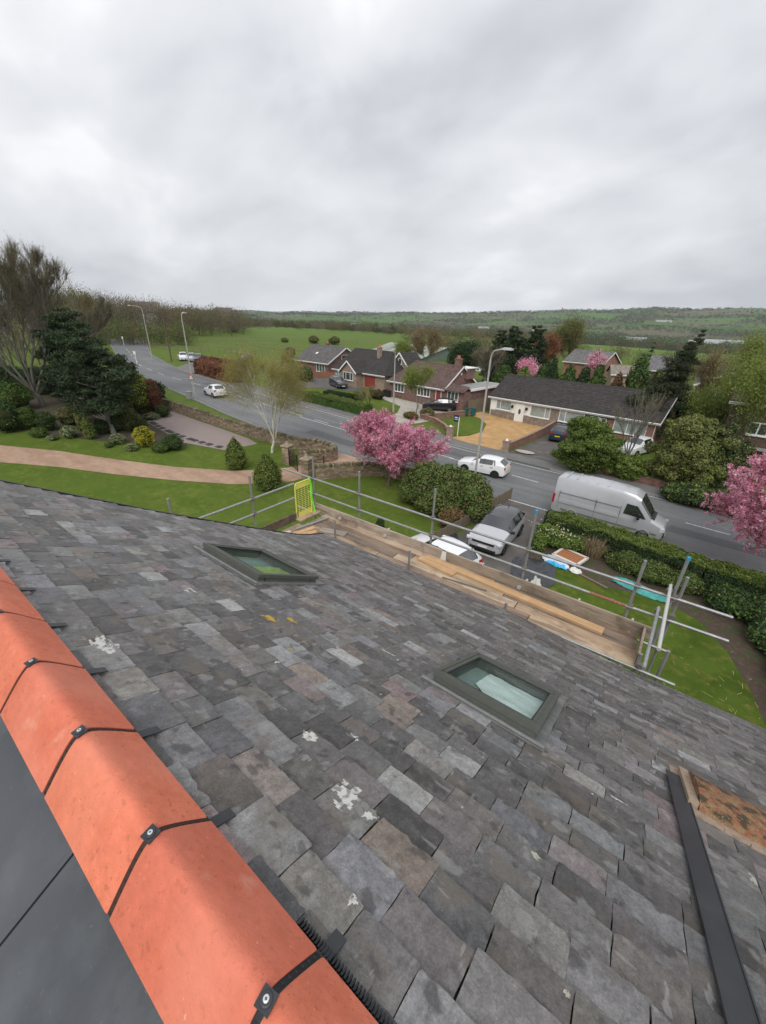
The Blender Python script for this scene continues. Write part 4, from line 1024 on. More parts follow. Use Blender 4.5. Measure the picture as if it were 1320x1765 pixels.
def shrub(name, label, loc, C, R, n, size, pal, seed, cat='shrub', group=None, mt=None, stem=None, shell=.7, rz=0, up=.2, two=None, core=.80, amp=.18, rag=0):
    """rounded bush: clustered ellipsoids of leaves over a twiggy interior"""
    rg = np.random.default_rng(seed); t = thing(name, label, cat, loc, rz, group)
    C = [tuple(c) for c in C]; R3 = [r if hasattr(r, '__len__') else (r, r, r) for r in R]
    # satellite clumps break up the outline
    Cs, Rs = list(C), list(R3)
    for c, r in zip(C, R3):
        for k in range(16 if not rag else 34):
            d = rg.normal(size=3); d /= np.linalg.norm(d); d[2] = abs(d[2])*rg.choice([1, 1, -.5]); f_ = rg.uniform(.62, .86) if not rag else rg.uniform(.6, 1.0+.28*rag)
            Cs.append(tuple(np.array(c)+d*np.array(r)*f_)); s_ = rg.uniform(.24, .42) if not rag else rg.uniform(.10, .34); Rs.append(tuple(np.array(r)*s_))
    P, d = cloudpts(Cs, Rs, n, rg, shell); P[:, 2] = np.maximum(P[:, 2], .03)
    cols = colmix(PAL[pal], n, rg)
    if two: 
        k = rg.uniform(size=n) < two[1]; cols[k] = colmix(PAL[two[0]], int(k.sum()), rg)
    m = MB(); m.quads(leafquads(P, size, rg, .6, up, d), cols); m.build('foliage', mt or m_leaf, t)
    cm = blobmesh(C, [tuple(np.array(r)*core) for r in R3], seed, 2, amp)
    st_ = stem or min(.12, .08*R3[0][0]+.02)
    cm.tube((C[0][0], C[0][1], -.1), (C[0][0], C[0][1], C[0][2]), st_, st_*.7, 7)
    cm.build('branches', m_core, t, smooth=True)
    return t
def hedge(name, label, pts, w, h, n, size, pal, seed, group=None, top=None, cat='hedge', rough=.10, hs=None):
    """clipped hedge along a line of ground points"""
    rg = np.random.default_rng(seed); c0 = Vector(pts[0]); t = thing(name, label, cat, (c0.x, c0.y, terr(c0.x, c0.y)), 0, group)
    Pn = [np.array((p[0], p[1], terr(p[0], p[1]))) for p in pts]; Ls = [np.linalg.norm(b-a) for a, b in zip(Pn, Pn[1:])]; tot = sum(Ls); cm = MB(); arr = []; nr = []; istop = []
    hs = hs or [h]*len(pts)
    for (a, b, L_, ha, hb) in zip(Pn, Pn[1:], Ls, hs, hs[1:]):
        k = int(n*L_/tot); u = (b-a)/L_; side = np.array((-u[1], u[0], 0)); side /= np.linalg.norm(side)
        t_ = rg.uniform(0, 1, k); wt = w/(w+2*h); z = rg.uniform(0, 1, k); f_ = rg.uniform(size=k)
        onT = f_ < wt; sd = np.where(rg.uniform(size=k) < .5, -1, 1)
        off = np.where(onT, rg.uniform(-.5, .5, k)*w, sd*w/2*(1-.08*z)); hh = ha+(hb-ha)*t_; zz = np.where(onT, hh, z*hh)
        P = a+(b-a)*t_[:, None]+side*off[:, None]+np.array((0, 0, 1))*zz[:, None]
        N_ = np.where(onT[:, None], np.array((0, 0, 1.)), side*sd[:, None])
        bump = np.array([mnoise.noise(Vector(p)*1.1)+.5*mnoise.noise(Vector(p)*2.9) for p in P]); P = P+N_*(bump*rough*2+rg.normal(size=k)*rough*.35)[:, None]
        arr.append(P); nr.append(N_); istop.append(onT)
        cm.add([tuple(a+side*s*w*.42+np.array((0, 0, z_))) for s in (-1, 1) for z_ in (-.1, ha*.9)]+[tuple(b+side*s*w*.42+np.array((0, 0, z_))) for s in (-1, 1) for z_ in (-.1, hb*.9)], [(0, 1, 5, 4), (2, 6, 7, 3), (1, 3, 7, 5), (0, 2, 3, 1), (4, 5, 7, 6)])
    for e, (a, b) in ((0, (Pn[0], Pn[1])), (1, (Pn[-1], Pn[-2]))):
        u = (a-b)/np.linalg.norm(a-b); side = np.array((-u[1], u[0], 0)); k = max(20, int(n*w*h/(tot*(w+2*h)))); P = a+u*.02+side*(rg.uniform(-.5, .5, k)*w)[:, None]+np.array((0, 0, 1))*(rg.uniform(0, 1, k)*hs[-e])[:, None]+u*rg.normal(size=k)[:, None]*rough*.5
        arr.append(P); nr.append(np.tile(u, (k, 1))); istop.append(np.zeros(k, bool))
    P = np.concatenate(arr); N_ = np.concatenate(nr); T_ = np.concatenate(istop)
    cols = colmix(PAL[pal], len(P), rg)
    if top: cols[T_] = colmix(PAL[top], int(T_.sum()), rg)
    m = MB(); m.quads(leafquads(P, size, rg, .6, .2, N_), cols); m.build('foliage', m_leaf, t, world=True); cm.build('branches', m_core, t, world=True)
    return t
def conifer(name, label, loc, H, R, n, size, pal, seed, group=None, layers=14, profile=None, cat='tree', trunkr=None, droop=.25, rz=0, lean=(0, 0), base=.08):
    """whorled branches carrying needle tufts"""
    rg = np.random.default_rng(seed); t = thing(name, label, cat, loc, rz, group); segs = []; C = []; Rr = []
    profile = profile or (lambda u: (1-u)**.8)
    tp = lambda z: np.array((lean[0]*(z/H)**1.3*H, lean[1]*(z/H)**1.3*H, z))
    k = 8; r_ = trunkr or H*.022
    for i in range(k): segs.append([tp(H*i/k*.97), tp(H*(i+1)/k*.97), r_*(1-i/k)+.01, r_*(1-(i+1)/k)+.01, 0])
    for i in range(layers):
        u = base+(1-base)*(i+rg.uniform(-.3, .3))/layers; z = H*u; nbr = rg.integers(5, 8); rr_ = R*profile(u)
        for j in range(nbr):
            a = rg.uniform(0, 2*PI); L_ = rr_*rg.uniform(.65, 1.15); d = np.array((math.cos(a), math.sin(a), -droop+rg.normal()*.12)); p0 = tp(z); p1 = p0+d*L_
            segs.append([p0, p1, .02+.012*L_, .008, 1])
            for q in range(max(2, int(L_/(.28*R**.5)))):
                f_ = rg.uniform(.25, 1); C.append(p0+d*L_*f_+rg.normal(size=3)*.08*L_); s_ = (.16+.12*rg.uniform())*L_**.5*R**.35; Rr.append((s_*1.25, s_*1.25, s_*.7))
    m = MB(); m.quads(tubes_np(segs, 6, .01)); m.build('trunk', m_bark, t, smooth=True)
    P, d = cloudpts(C, Rr, n, rg, .3); P[:, 2] = np.maximum(P[:, 2], .05)
    m = MB(); m.quads(leafquads(P, size, rg, .35, .1, d*.3), colmix(PAL[pal], n, rg, .35)); m.build('crown', m_needle, t)
    return t
# ================================================================ GARDEN WALLS, GATE, PLANTING
def pxm(p, n=1.0):                       # metres spanned by n photo pixels at a point
    d = float((RC.T @ np.array((p[0], p[1], p[2]-HC)))[2]); return n*d/FPX
def at_y(px, py, y):
    v = ray(px, py); k = y/v[1]; return Vector((v[0]*k, y, HC+v[2]*k))
def col_top(px, py, y):                  # a vertical thing whose top shows at (px,py) and stands at depth y
    p = at_y(px, py, y); g_ = terr(p.x, p.y); return Vector((p.x, p.y, g_)), p.z-g_
m_stone = mat('sandstone', usecol=True, rough=.95, spec=.2, noise=[(9, 6, (.6,), .45, .7, .7), (5, 5, (.12, .11, .06), .58, .75, .5)], bump=(30, 6, .7, .015))
SC_ = [(.30, .235, .165), (.25, .195, .135), (.36, .28, .19), (.20, .16, .12), (.32, .26, .20), (.27, .20, .13)]
def stonewall(name, label, pts, h, th=.38, seed=1, coping=True, mossy=.0):
    r = random.Random(seed); t = thing(name, label, 'wall', (pts[0][0], pts[0][1], gz(pts[0][0])))
    b = MB(); c = MB()
    for a_, b_ in zip(pts, pts[1:]):
        a, e = Vector((a_[0], a_[1], gz(a_[0]))), Vector((b_[0], b_[1], gz(b_[0]))); L_ = (e-a).length; u = (e-a)/L_
        uh = Vector((u.x, u.y, 0)).normalized(); R_ = Matrix((uh, Vector((-uh.y, uh.x, 0)), Vector((0, 0, 1)))).transposed()
        z = -.05
        while z < h:
            ch = r.uniform(.09, .16); s = -r.uniform(0, .2)
            while s < L_:
                w_ = r.uniform(.16, .42); s2 = min(s+w_, L_+.05)
                p = a+u*((max(s, 0)+s2)/2)+Vector((0, 0, z+ch/2)); cc = r.choice(SC_); v = r.uniform(.75, 1.15)
                b.box(p, (s2-max(s, 0)-.012, th+r.uniform(-.03, .03), ch-.012), tuple(q*v for q in cc), m=R_); s += w_
            z += ch
        b.box((a+e)/2+Vector((0, 0, h/2-.05)), (L_, th*.8, h), (.14, .12, .10), m=R_)
        if coping:
            s = 0
            while s < L_:
                w_ = r.uniform(.09, .16); p = a+u*(s+w_/2)+Vector((0, 0, z+.09)); v = r.uniform(.6, 1.05); g_ = r.random() < .45
                cc = (.14, .14, .07) if g_ else r.choice(SC_); c.box(p, (w_-.01, th+.03, .2+r.uniform(-.03, .04)), tuple(q*v for q in cc), m=R_); s += w_
    b.build('wall_body', m_stone, t, world=True)
    if coping: c.build('coping', m_stone, t, world=True)
    return t
stonewall('stone_wall', 'long low stone wall between the gravel strip and the roadside grass, curling in to the gateway', [(-49, 22.8), (-44, 22.95), (-40, 23.05), (-36, 23.2), (-32.7, 23.3), (-28.8, 23.7), (-26.4, 24.4), (-24.9, 24.9), (-23.9, 24.95), (-23.2, 24.5), (-23.15, 23.9), (-23.5, 23.1), (-24.0, 22.3), (-24.6, 21.5)], .85, seed=3)
stonewall('stone_wall', 'short low stone wall running from the right gate pillar towards the pink cherry tree', [(-21.2, 20.1), (-20.4, 21.3), (-19.5, 22.7), (-18.7, 23.8), (-17.8, 24.5), (-16.0, 24.9), (-13.5, 25.0)], .85, seed=4)
def pillar(label, x, y, h=1.55, seed=1, w=.62, cap=True, m_=None, col_=None):
    r = random.Random(seed); t = thing('gate_pillar', label, 'gate pillar', (x, y, gz(x)), .2); b = MB(); z = -.1
    while z < h:
        ch = r.uniform(.11, .2)
        for i in range(2):
            cc = r.choice(SC_) if col_ is None else col_; v = r.uniform(.85, 1.3); b.box(((i-.5)*w/2, 0, z+ch/2), (w/2-.008+r.uniform(-.0, .01), w+r.uniform(-.02, .02), ch-.012), tuple(q*v for q in cc))
        z += ch
    b.build('shaft', m_ or m_stone, t)
    c = MB(); c.box((0, 0, z+.05), (w+.14, w+.14, .1), (.40, .32, .23)); c.build('cap', m_stone, t)
    if cap:
        q = MB(); q.lathe([(w*.42, 0), (w*.40, .06), (w*.25, .16), (w*.14, .26), (.05, .33), (.01, .36)], (0, 0, z+.1), 12, (.30, .25, .19)); q.build('finial', m_stone, t)
    return t
pillar('stone gate pillar on the birch side of the black iron gate', -25.2, 20.9, 1.5, 5)
pillar('stone gate pillar nearest the scaffold, at the start of the short wall', -21.7, 19.75, 1.45, 6)
m_iron = mat('black_iron', (.015, .015, .016), rough=.45, metal=.3)
def irongate(label, x, y, rz, W_):
    t = thing('iron_gate', label, 'gate', (x, y, gz(x)), rz); f = MB()
    for xx in (.03, W_-.03): f.box((xx, 0, .7), (.05, .05, 1.4))
    for z in (.12, .55, 1.15): f.box((W_/2, 0, z), (W_-.1, .03, .04))
    f.build('frame', m_iron, t); b = MB(); n_ = int(W_/.11)
    for i in range(1, n_):
        xx = W_*i/n_; top = 1.2+.28*math.sin(PI*i/n_); b.tube((xx, 0, .1), (xx, 0, top), .01, n=5); b.lathe([(.018, 0), (.004, .07)], (xx, 0, top), 5)
    b.build('bars', m_iron, t)
    return t
irongate('black iron gate leaf hung on the pillar near the birch', -24.85, 20.75, -.35, 1.75)
irongate('black iron gate leaf swung back towards the curved stone wall', -22.1, 20.1, 1.35, 1.6)
# fence by the near drive
m_fence = mat('fence_timber', (.20, .16, .11), rough=.9, noise=[(8, 6, (.12, .10, .075), .45, .7, .8, (1, 1, .2)), (3, 4, (.15, .16, .08), .55, .75, .5)], bump=(20, 5, .5, .006, (1, 1, .2)))
m_fencered = mat('stained_fence_timber', (.27, .13, .075), rough=.85, noise=[(9, 5, (.19, .09, .05), .45, .7, .7, (1, 1, .2))])
def fence(name, label, pts, h, m_, posts=1.8, style='board', cat='fence', rails=3, group=None):
    t = thing(name, label, cat, (pts[0][0], pts[0][1], terr(pts[0][0], pts[0][1])), group=group)
    bd = MB(); rg_ = random.Random(int(h*100+len(pts)))
    for a_, b_ in zip(pts, pts[1:]):
        a, e = Vector((*a_, terr(*a_))), Vector((*b_, terr(*b_))); L_ = (e-a).length; k = max(1, round(L_/posts)); u = (e-a)/L_
        for i in range(k+1):
            if i == k and b_ != pts[-1]: continue
            p = a+u*L_*i/k; MB().box(p+Vector((0, 0, h/2)), (.1, .1, h+.1), rz=math.atan2(u.y, u.x)).build('post', m_, t, world=True)
        if style == 'board':
            s = 0
            while s < L_:
                w_ = min(.14, L_-s); 
                if w_ < .03: break
                p = a+u*(s+w_/2); hh = h*rg_.uniform(.96, 1.0); bd.box(p+Vector((0, 0, hh/2+.03)), (w_-.006, .02, hh-.06), rz=math.atan2(u.y, u.x)); s += w_
        else:
            for i in range(rails):
                z = h*(.28+.62*i/max(1, rails-1)); bd.bar(a+Vector((0, 0, z)), e+Vector((0, 0, z)), .035, .10)
    bd.build('boards' if style == 'board' else 'rails', m_, t, world=True)
    return t
fence('wooden_fence', 'low grey wooden fence between the lawn and the tarmac drive', [(-8.35, 27.0), (-8.7, 23.0), (-8.9, 20.2), (-9.3, 17.6)], .85, m_fence, 1.7, 'board')

# trees of the garden
tree('birch_tree', 'young birch with a white forked trunk on the lawn by the gate', 'tree', G(469, 781), 8.3, 3.15, 12, m_birch, depth=5, nb=3, r0=.12, up=.6, ang=.5, twk=5, twL=.8, tww=.006, twcol='catkin', leaf='catkin', nleaf=46000, lsize=.033, spreadleaf=.22, trunk=.16, first=6, weep=.7)
cp = G(668, 838)
def cherry(label, loc, H, S, seed, n, lean=(0, 0)):
    t = tree('cherry_tree', label, 'tree', loc, H, S, seed, m_bark, depth=5, nb=3, r0=.17, up=.3, ang=.7, twk=2, twL=.3, tww=.008, twcol='maroon', trunk=.20, first=9, lean=lean)
    rg = np.random.default_rng(seed+5); segs, tips = skeleton(np.random.default_rng(seed), H, S, 5, 3, .20, .17, .3, .7, 9, lean)
    sm_ = [s for s in segs if s[4] >= 2]; i = rg.integers(0, len(sm_), int(n/20)); f_ = rg.uniform(0, 1, (len(i), 1))
    Cc = np.array([s[0] for s in sm_])[i]*(1-f_)+np.array([s[1] for s in sm_])[i]*f_+rg.normal(size=(len(i), 3))*.15
    P = np.repeat(Cc, 20, 0)+rg.normal(size=(len(i)*20, 3))*.06
    shade = np.repeat(rg.uniform(.68, 1.15, (len(i), 1)), 20, 0)
    m = MB(); m.quads(leafquads(P, .040, rg, .8), np.clip(colmix(PAL['pink'], len(P), rg, .12)*shade, 0, .95)); m.build('blossom', m_petal, t)
    k = n//9; i = rg.integers(0, len(sm_), k); P = np.array([s[1] for s in sm_])[i]+rg.normal(size=(k, 3))*.14
    m = MB(); m.quads(leafquads(P, .035, rg, .5), colmix(PAL['maroon'], k, rg)); m.build('leaves', m_leaf, t)
    return t
cherry('spreading cherry tree in full pink blossom on the lawn by the short stone wall', cp, 5.3, 4.2, 21, 74000)
cherry('pink blossoming cherry tree at the right edge beside the long hedge', Vector((6.3, 25.0, 0)), 6.6, 4.6, 22, 84000)

def leafy_cone(name, label, px, py, wpx, hpx, pal, seed, n=9000, size=.05, cat='conifer', group=None):
    p = G(px, py); k = pxm(p); r = wpx*k; h = hpx*k*1.08
    C = [(0, 0, h*f_) for f_ in (.18, .32, .47, .62, .75, .86)]; R = [(r*q, r*q, h*.17) for q in (.92, 1.0, .96, .80, .58, .32)]
    return shrub(name, label, p, C, R, n, size, pal, seed, cat, group, m_needle, shell=.82, core=.86, amp=.06, two=('yellowgreen', .05))
leafy_cone('clipped_conifer', 'smaller rounded dwarf conifer on the lawn, the one nearer the birch', 409, 808, 20, 50, 'privet', 31, 11000, .045, group='dwarf conifers on the lawn')
leafy_cone('clipped_conifer', 'larger rounded dwarf conifer on the lawn edge, the one nearer the gate', 463, 843, 26, 58, 'privet', 32, 14000, .045, group='dwarf conifers on the lawn')

# left border: shrubs in a bed  (name, label, px base, py base, half width px, height px, palette, n, leaf)
border = [
 ('evergreen_shrub', 'broad dark evergreen shrub at the left edge of the border', 14, 742, 36, 46, 'dark', 9000, .10, None),
 ('evergreen_shrub', 'tall dark green shrub behind the broad one at the left edge', 30, 705, 36, 44, 'green', 8000, .11, None),
 ('round_shrub', 'rounded green shrub under the big bare tree', 52, 738, 20, 34, 'green', 6000, .08, None),
 ('low_shrub', 'low spreading green shrub at the front of the border near its left end', 68, 752, 20, 14, 'green', 4000, .06, None),
 ('round_shrub', 'small dark rounded shrub under the big bare tree, right of the green one', 84, 742, 16, 30, 'dark', 5000, .07, None),
 ('evergreen_shrub', 'mid green shrub behind the variegated one', 122, 733, 18, 30, 'olive', 5000, .08, None),
 ('variegated_shrub', 'pale variegated low shrub at the front of the border', 120, 754, 18, 20, 'variegated', 5000, .06, None),
 ('low_shrub', 'tiny pale green cushion plant at the lawn edge', 92, 758, 13, 9, 'variegated', 2000, .05, None),
 ('round_shrub', 'small dark shrub between the upright conifers and the leaning trunk', 176, 748, 14, 24, 'dark', 4000, .07, None),
 ('olive_conifer', 'dome shaped olive conifer right of the leaning pine trunk', 227, 742, 17, 38, 'olive', 8000, .06, None),
 ('round_shrub', 'dark shrub between the dome conifer and the pine trunk', 205, 742, 17, 26, 'dark', 5000, .07, None),
 ('round_shrub', 'dark rounded shrub tucked between the dome conifer and the yellow bush', 246, 742, 15, 20, 'dark', 4000, .06, None),
 ('yellow_bush', 'bright yellow rounded bush at the front of the border', 251, 770, 17, 34, 'gold', 9000, .05, None),
 ('variegated_shrub', 'pale grey green low shrub by the foot of the leaning trunk', 203, 764, 18, 16, 'variegated', 4500, .06, None),
 ('low_shrub', 'small green cushion at the lawn edge, left of the pale shrub', 188, 771, 10, 9, 'green', 2000, .05, None),
 ('low_shrub', 'low grey green plant at the lawn edge, left of the yellow bush', 228, 776, 15, 10, 'variegated', 3000, .05, None),
 ('evergreen_shrub', 'dark low evergreen between the yellow bush and the gravel strip', 300, 774, 24, 26, 'dark', 7000, .06, None),
 ('low_shrub', 'low blue green spreading plant right of the yellow bush', 276, 778, 20, 14, 'green', 4500, .06, None),
 ('low_shrub', 'grey leaved plants at the top of the border by the gravel strip', 262, 722, 18, 10, 'variegated', 3000, .06, None),
 ('round_shrub', 'dark green low mound at the near end of the long stone wall', 282, 718, 17, 20, 'dark', 5000, .06, None),
 ('red_shrub', 'maroon leaved upright shrub beside the big clipped yew', 272, 712, 13, 52, 'maroon', 6000, .08, None),
 ('clipped_yew', 'large rounded light green clipped bush between the pine and the maroon shrub', 240, 712, 28, 66, 'privet', 16000, .08, None),
]
for i, (nm, lb, px, py, w_, h_, pl, n_, sz, _) in enumerate(border):
    p = G(px, py); k = pxm(p); r = w_*k; h = h_*k*1.05
    if h > r*1.6: C = [(0, 0, h*.3), (0, 0, h*.55), (0, 0, h*.78)]; R = [(r*.95, r*.9, h*.3), (r, r, h*.3), (r*.75, r*.75, h*.24)]
    else:
        C = [(0, 0, h*.48), (-r*.42, .1, h*.40), (r*.42, -.1, h*.42)]; R = [(r*.72, r*.7, h*.52), (r*.55, r*.6, h*.42), (r*.55, r*.55, h*.44)]
    shrub(nm, lb, p, C, R, n_, sz*.75, pl, 100+i, two=('gold', .15) if nm == 'clipped_yew' else (('green', .3) if pl == 'dark' else None))
for i, (px, py, w_, h_, lb) in enumerate([(157, 757, 9, 40, 'bright green pointed upright conifer in the border'), (142, 744, 6, 44, 'narrow olive green column conifer behind the pointed one')]):
    leafy_cone('upright_conifer', lb, px, py, w_, h_, 'privet' if i == 0 else 'olive', 140+i, 5000, .05)
pt = G(197, 748)
t = thing('pine_tree', 'dark spreading pine with a leaning trunk in the left border', 'tree', pt)
rg = np.random.default_rng(5)
P0 = [np.array((0, 0, -.1)), np.array((-.7, .1, 1.0)), np.array((-1.4, .2, 2.2)), np.array((-2.3, .5, 3.8)), np.array((-3.2, .9, 5.4)), np.array((-4.2, 1.2, 7.2)), np.array((-5.0, 1.6, 8.9))]
segs = [[P0[i], P0[i+1], .24-.034*i, .24-.034*(i+1), 0] for i in range(6)]; C = []; R = []
def pinepoint(px, py, y):
    p = at_y(px, py, y); return np.array((p.x-pt.x, p.y-pt.y, p.z-pt.z))
pc = [(112, 545, 14, 16), (100, 562, 18, 16), (130, 565, 18, 16), (90, 585, 20, 18), (118, 590, 26, 20), (148, 592, 20, 16), (80, 612, 16, 18), (105, 620, 28, 22), (140, 620, 28, 20), (172, 612, 18, 14), (195, 622, 16, 10), (212, 632, 10, 7), (95, 648, 24, 20), (130, 650, 28, 22), (165, 645, 26, 18), (198, 650, 20, 14), (110, 676, 24, 18), (145, 680, 28, 20), (180, 678, 26, 18), (208, 676, 16, 12), (130, 704, 20, 12), (165, 704, 26, 12), (195, 700, 22, 12), (60, 650, 16, 16)]
for (px, py, w_, h_) in pc:
    for dy_ in ((-1.6, 0, 1.6) if w_ > 18 else (-.6, .6)):
        c = pinepoint(px, py, pt.y+.9+dy_+rg.normal()*.3); k = pxm(pt)
        j = min(range(7), key=lambda q: abs(P0[q][2]-(c[2]-.6))); segs.append([P0[j], c, .05, .02, 1])
        for q in range(17):
            a = c+np.array((rg.normal()*w_*k*.42, rg.normal()*w_*k*.42, rg.normal()*h_*k*.36)); C.append(a); s_ = rg.uniform(.28, .60); R.append((s_*1.35, s_*1.35, s_*.5))
m = MB(); m.quads(tubes_np(segs, 7, .015)); m.build('trunk', m_greybark, t, smooth=True)
P, d = cloudpts(C, R, 125000, rg, .35); m = MB(); m.quads(leafquads(P, .125, rg, .32, .5, d*.6), colmix(PAL['pine'], len(P), rg, .4)); m.build('crown', m_needle, t)

tree('bare_tree', 'tall bare tree with several grey trunks at the left edge', 'tree', G(74, 700), 15.2, 8.4, 41, m_greybark, depth=6, nb=3, r0=.27, up=.7, ang=.52, twk=6, twL=.9, tww=.012, twcol='greybrown', leaf='olive', nleaf=6000, lsize=.05, spreadleaf=.2, trunk=.10, first=8)
tree('bare_tree', 'greenish bare tree behind the dark pine', 'tree', G(112, 660), 13.0, 7, 42, m_greybark, depth=5, nb=3, r0=.3, up=.6, ang=.5, twk=5, twL=1.2, tww=.018, twcol='brownbud', leaf='olive', nleaf=14000, lsize=.06, spreadleaf=.3, trunk=.12, first=4)
tree('bare_tree', 'bare tree at the far left edge behind the first one', 'tree', G(10, 665), 15.5, 8, 43, m_greybark, depth=6, nb=3, r0=.3, up=.7, ang=.45, twk=3, twL=.9, tww=.014, twcol='greybrown', trunk=.12, first=4)
hedge('dark_hedge', 'dark evergreen hedge closing the left garden behind the border', [(-74, 8), (-66, 16), (-56, 21.5), (-49, 22.2)], 2.2, 2.6, 30000, .13, 'dark', 51, rough=.3)

# middle ground by the drive
def bush(name, label, p, C, R, n, size, pal, seed, **k): return shrub(name, label, p, C, R, n, size, pal, seed, **k)
bush('large_bush', 'big rounded mixed green and olive bush between the cherry and the white hatchback', Vector((-11.2, 21.6, 0)), [(-1.2, .2, 1.6), (.4, .4, 1.9), (1.7, .9, 1.6), (0, -.6, 1.2), (-2.0, .1, 1.1), (2.2, .6, 1.0)], [(1.7, 1.5, 1.45), (1.7, 1.6, 1.5), (1.4, 1.4, 1.4), (1.8, 1.3, 1.1), (1.1, 1.2, 1.0), (1.1, 1.2, 1.1)], 52000, .075, 'olive', 61, two=('green', .45))
bush('red_shrub', 'rusty red low shrub on the lawn just beyond the scaffold boards', G(630, 935), [(0, 0, .45), (.5, .2, .4), (-.5, 0, .35)], [(.7, .6, .5), (.5, .5, .42), (.5, .5, .4)], 9000, .045, 'maroon', 62, two=('russet', .4))
bush('small_shrub', 'narrow dark shrub beside the rusty red one', G(655, 920), [(0, 0, .5)], [(.28, .28, .55)], 2500, .04, 'dark', 63)
bush('brown_shrub', 'brownish dead looking shrub at the foot of the big bush', Vector((-9.7, 19.9, 0)), [(0, 0, .7), (.2, .6, .7)], [(.6, .6, .75), (.6, .6, .6)], 6000, .05, 'russet', 64, two=('olive', .4))
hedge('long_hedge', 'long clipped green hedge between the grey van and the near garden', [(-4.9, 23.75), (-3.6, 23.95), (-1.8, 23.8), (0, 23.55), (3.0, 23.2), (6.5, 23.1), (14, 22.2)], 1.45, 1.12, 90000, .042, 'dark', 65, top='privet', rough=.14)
bush('flowering_shrub', 'shrub with small cream flowers at the drive end of the long hedge', Vector((-4.2, 21.9, 0)), [(0, 0, .6), (.7, .1, .5), (1.3, .1, .45), (-.3, -.8, .4)], [(.8, .7, .65), (.7, .6, .55), (.7, .5, .5), (.5, .7, .5)], 16000, .05, 'green', 66, two=('yellowgreen', .35))
rg = np.random.default_rng(3)
P = np.array([(rg.normal()*.55+.2, rg.normal()*.35, .15+rg.uniform(-.1, .15)) for _ in range(90)]); m = MB(); m.quads(leafquads(np.repeat(P, 4, 0)+rg.normal(size=(360, 3))*.02, .035, rg, .9), colmix([(.75, .75, .5), (.6, .65, .35)], 360, rg)); o = m.build('cream_flowers', m_petal); o.location = (-4.2, 21.9, .9); _props(o, 'cream flowers scattered over the shrub by the drive', 'flowers', kind='stuff')
bush('low_shrub', 'rambling green shrub below the long hedge, left of the dry grass', Vector((-2.9, 22.4, 0)), [(0, 0, .4), (.9, 0, .35)], [(.9, .6, .45), (.8, .5, .4)], 9000, .05, 'olive', 67, two=('green', .4))
bush('low_shrub', 'green shrub below the long hedge behind the turquoise sheet', Vector((1.0, 21.7, 0)), [(-1.2, .2, .4), (0, 0, .5), (1.2, .1, .4)], [(1.0, .8, .5), (1.0, .8, .55), (1.0, .8, .45)], 16000, .05, 'green', 68, two=('olive', .4))
bush('low_shrub', 'dark tangled shrub beneath the right hand cherry tree', Vector((5.6, 20.8, 0)), [(-1.4, .3, .5), (0, 0, .6), (1.6, .2, .6), (-.2, -1.6, .4), (1.0, -3.0, .5)], [(1.2, 1.0, .6), (1.4, 1.2, .7), (1.4, 1.2, .7), (.9, 1.0, .5), (.9, 1.2, .6)], 26000, .06, 'dark', 69, two=('green', .4))
bush('low_shrub', 'dark evergreen along the right edge of the near lawn', Vector((6.0, 15.5, 0)), [(0, 2, .6), (.2, 0, .6), (.5, -2, .6)], [(.9, 1.4, .7), (.9, 1.4, .7), (.9, 1.4, .7)], 16000, .06, 'dark', 70, two=('olive', .4))
def tuft(name, label, p, r, h, n, pal, seed, lean=.6):
    rg = np.random.default_rng(seed); t = thing(name, label, 'grass', p); a = rg.uniform(0, 2*PI, n); rr_ = rg.uniform(0, .5, n)*r
    B = np.stack([rr_*np.cos(a), rr_*np.sin(a), np.zeros(n)], 1); D = np.stack([np.cos(a)*rg.uniform(0, lean, n), np.sin(a)*rg.uniform(0, lean, n), np.ones(n)], 1); D /= np.linalg.norm(D, axis=1)[:, None]
    L_ = (h*rg.uniform(.5, 1.1, n))[:, None]; U = np.cross(D, rg.normal(size=(n, 3))); U /= np.linalg.norm(U, axis=1)[:, None]; w = .006
    Mp = B+D*L_*.6; D2 = D.copy(); D2[:, 2] -= rg.uniform(.2, 1.3, n); E_ = Mp+D2*L_*.45
    q = np.concatenate([np.stack([B-U*w, B+U*w, Mp+U*w, Mp-U*w], 1), np.stack([Mp-U*w, Mp+U*w, E_+U*w*.3, E_-U*w*.3], 1)])
    m = MB(); m.quads(q, np.tile(colmix(pal, n, rg), (2, 1))); m.build('blades', m_twig, t); return t
STRAW = [(.42, .34, .17), (.50, .42, .24), (.32, .25, .12), (.30, .32, .12)]
tuft('dry_grass', 'upright dry brown grass clump in front of the long hedge', Vector((-1.9, 22.2, 0)), .9, 1.3, 900, [(.24, .17, .11), (.33, .25, .16), (.16, .12, .08)], 71, .35)
tuft('pampas_grass', 'drooping straw coloured grass just past the end of the scaffold', Vector((.55, 9.2, 0)), 1.5, 2.9, 3000, STRAW, 72, .55)
tuft('pampas_grass', 'second drooping straw coloured clump below the end rails', Vector((1.35, 8.8, 0)), 1.1, 2.3, 1500, STRAW, 73, .7)
ft = MB(); rg = np.random.default_rng(9); tk_ = 60
m = MB(); P = np.stack([rg.uniform(1.6, 4.8, tk_), rg.uniform(9.5, 18, tk_), np.full(tk_, .06)], 1); D = rg.normal(size=(tk_, 3)); D[:, 2] = 0; D /= np.linalg.norm(D, axis=1)[:, None]; U = np.stack([-D[:, 1], D[:, 0], D[:, 2]], 1)
ln = rg.uniform(.05, .32, (tk_, 1)); m.quads(np.stack([P-U*.009, P+U*.009, P+D*ln+U*.006, P+D*ln-U*.006], 1), colmix(STRAW, tk_, rg)); o = m.build('straw_litter', m_twig); _props(o, 'loose straw blades scattered over the near lawn', 'straw', kind='stuff')
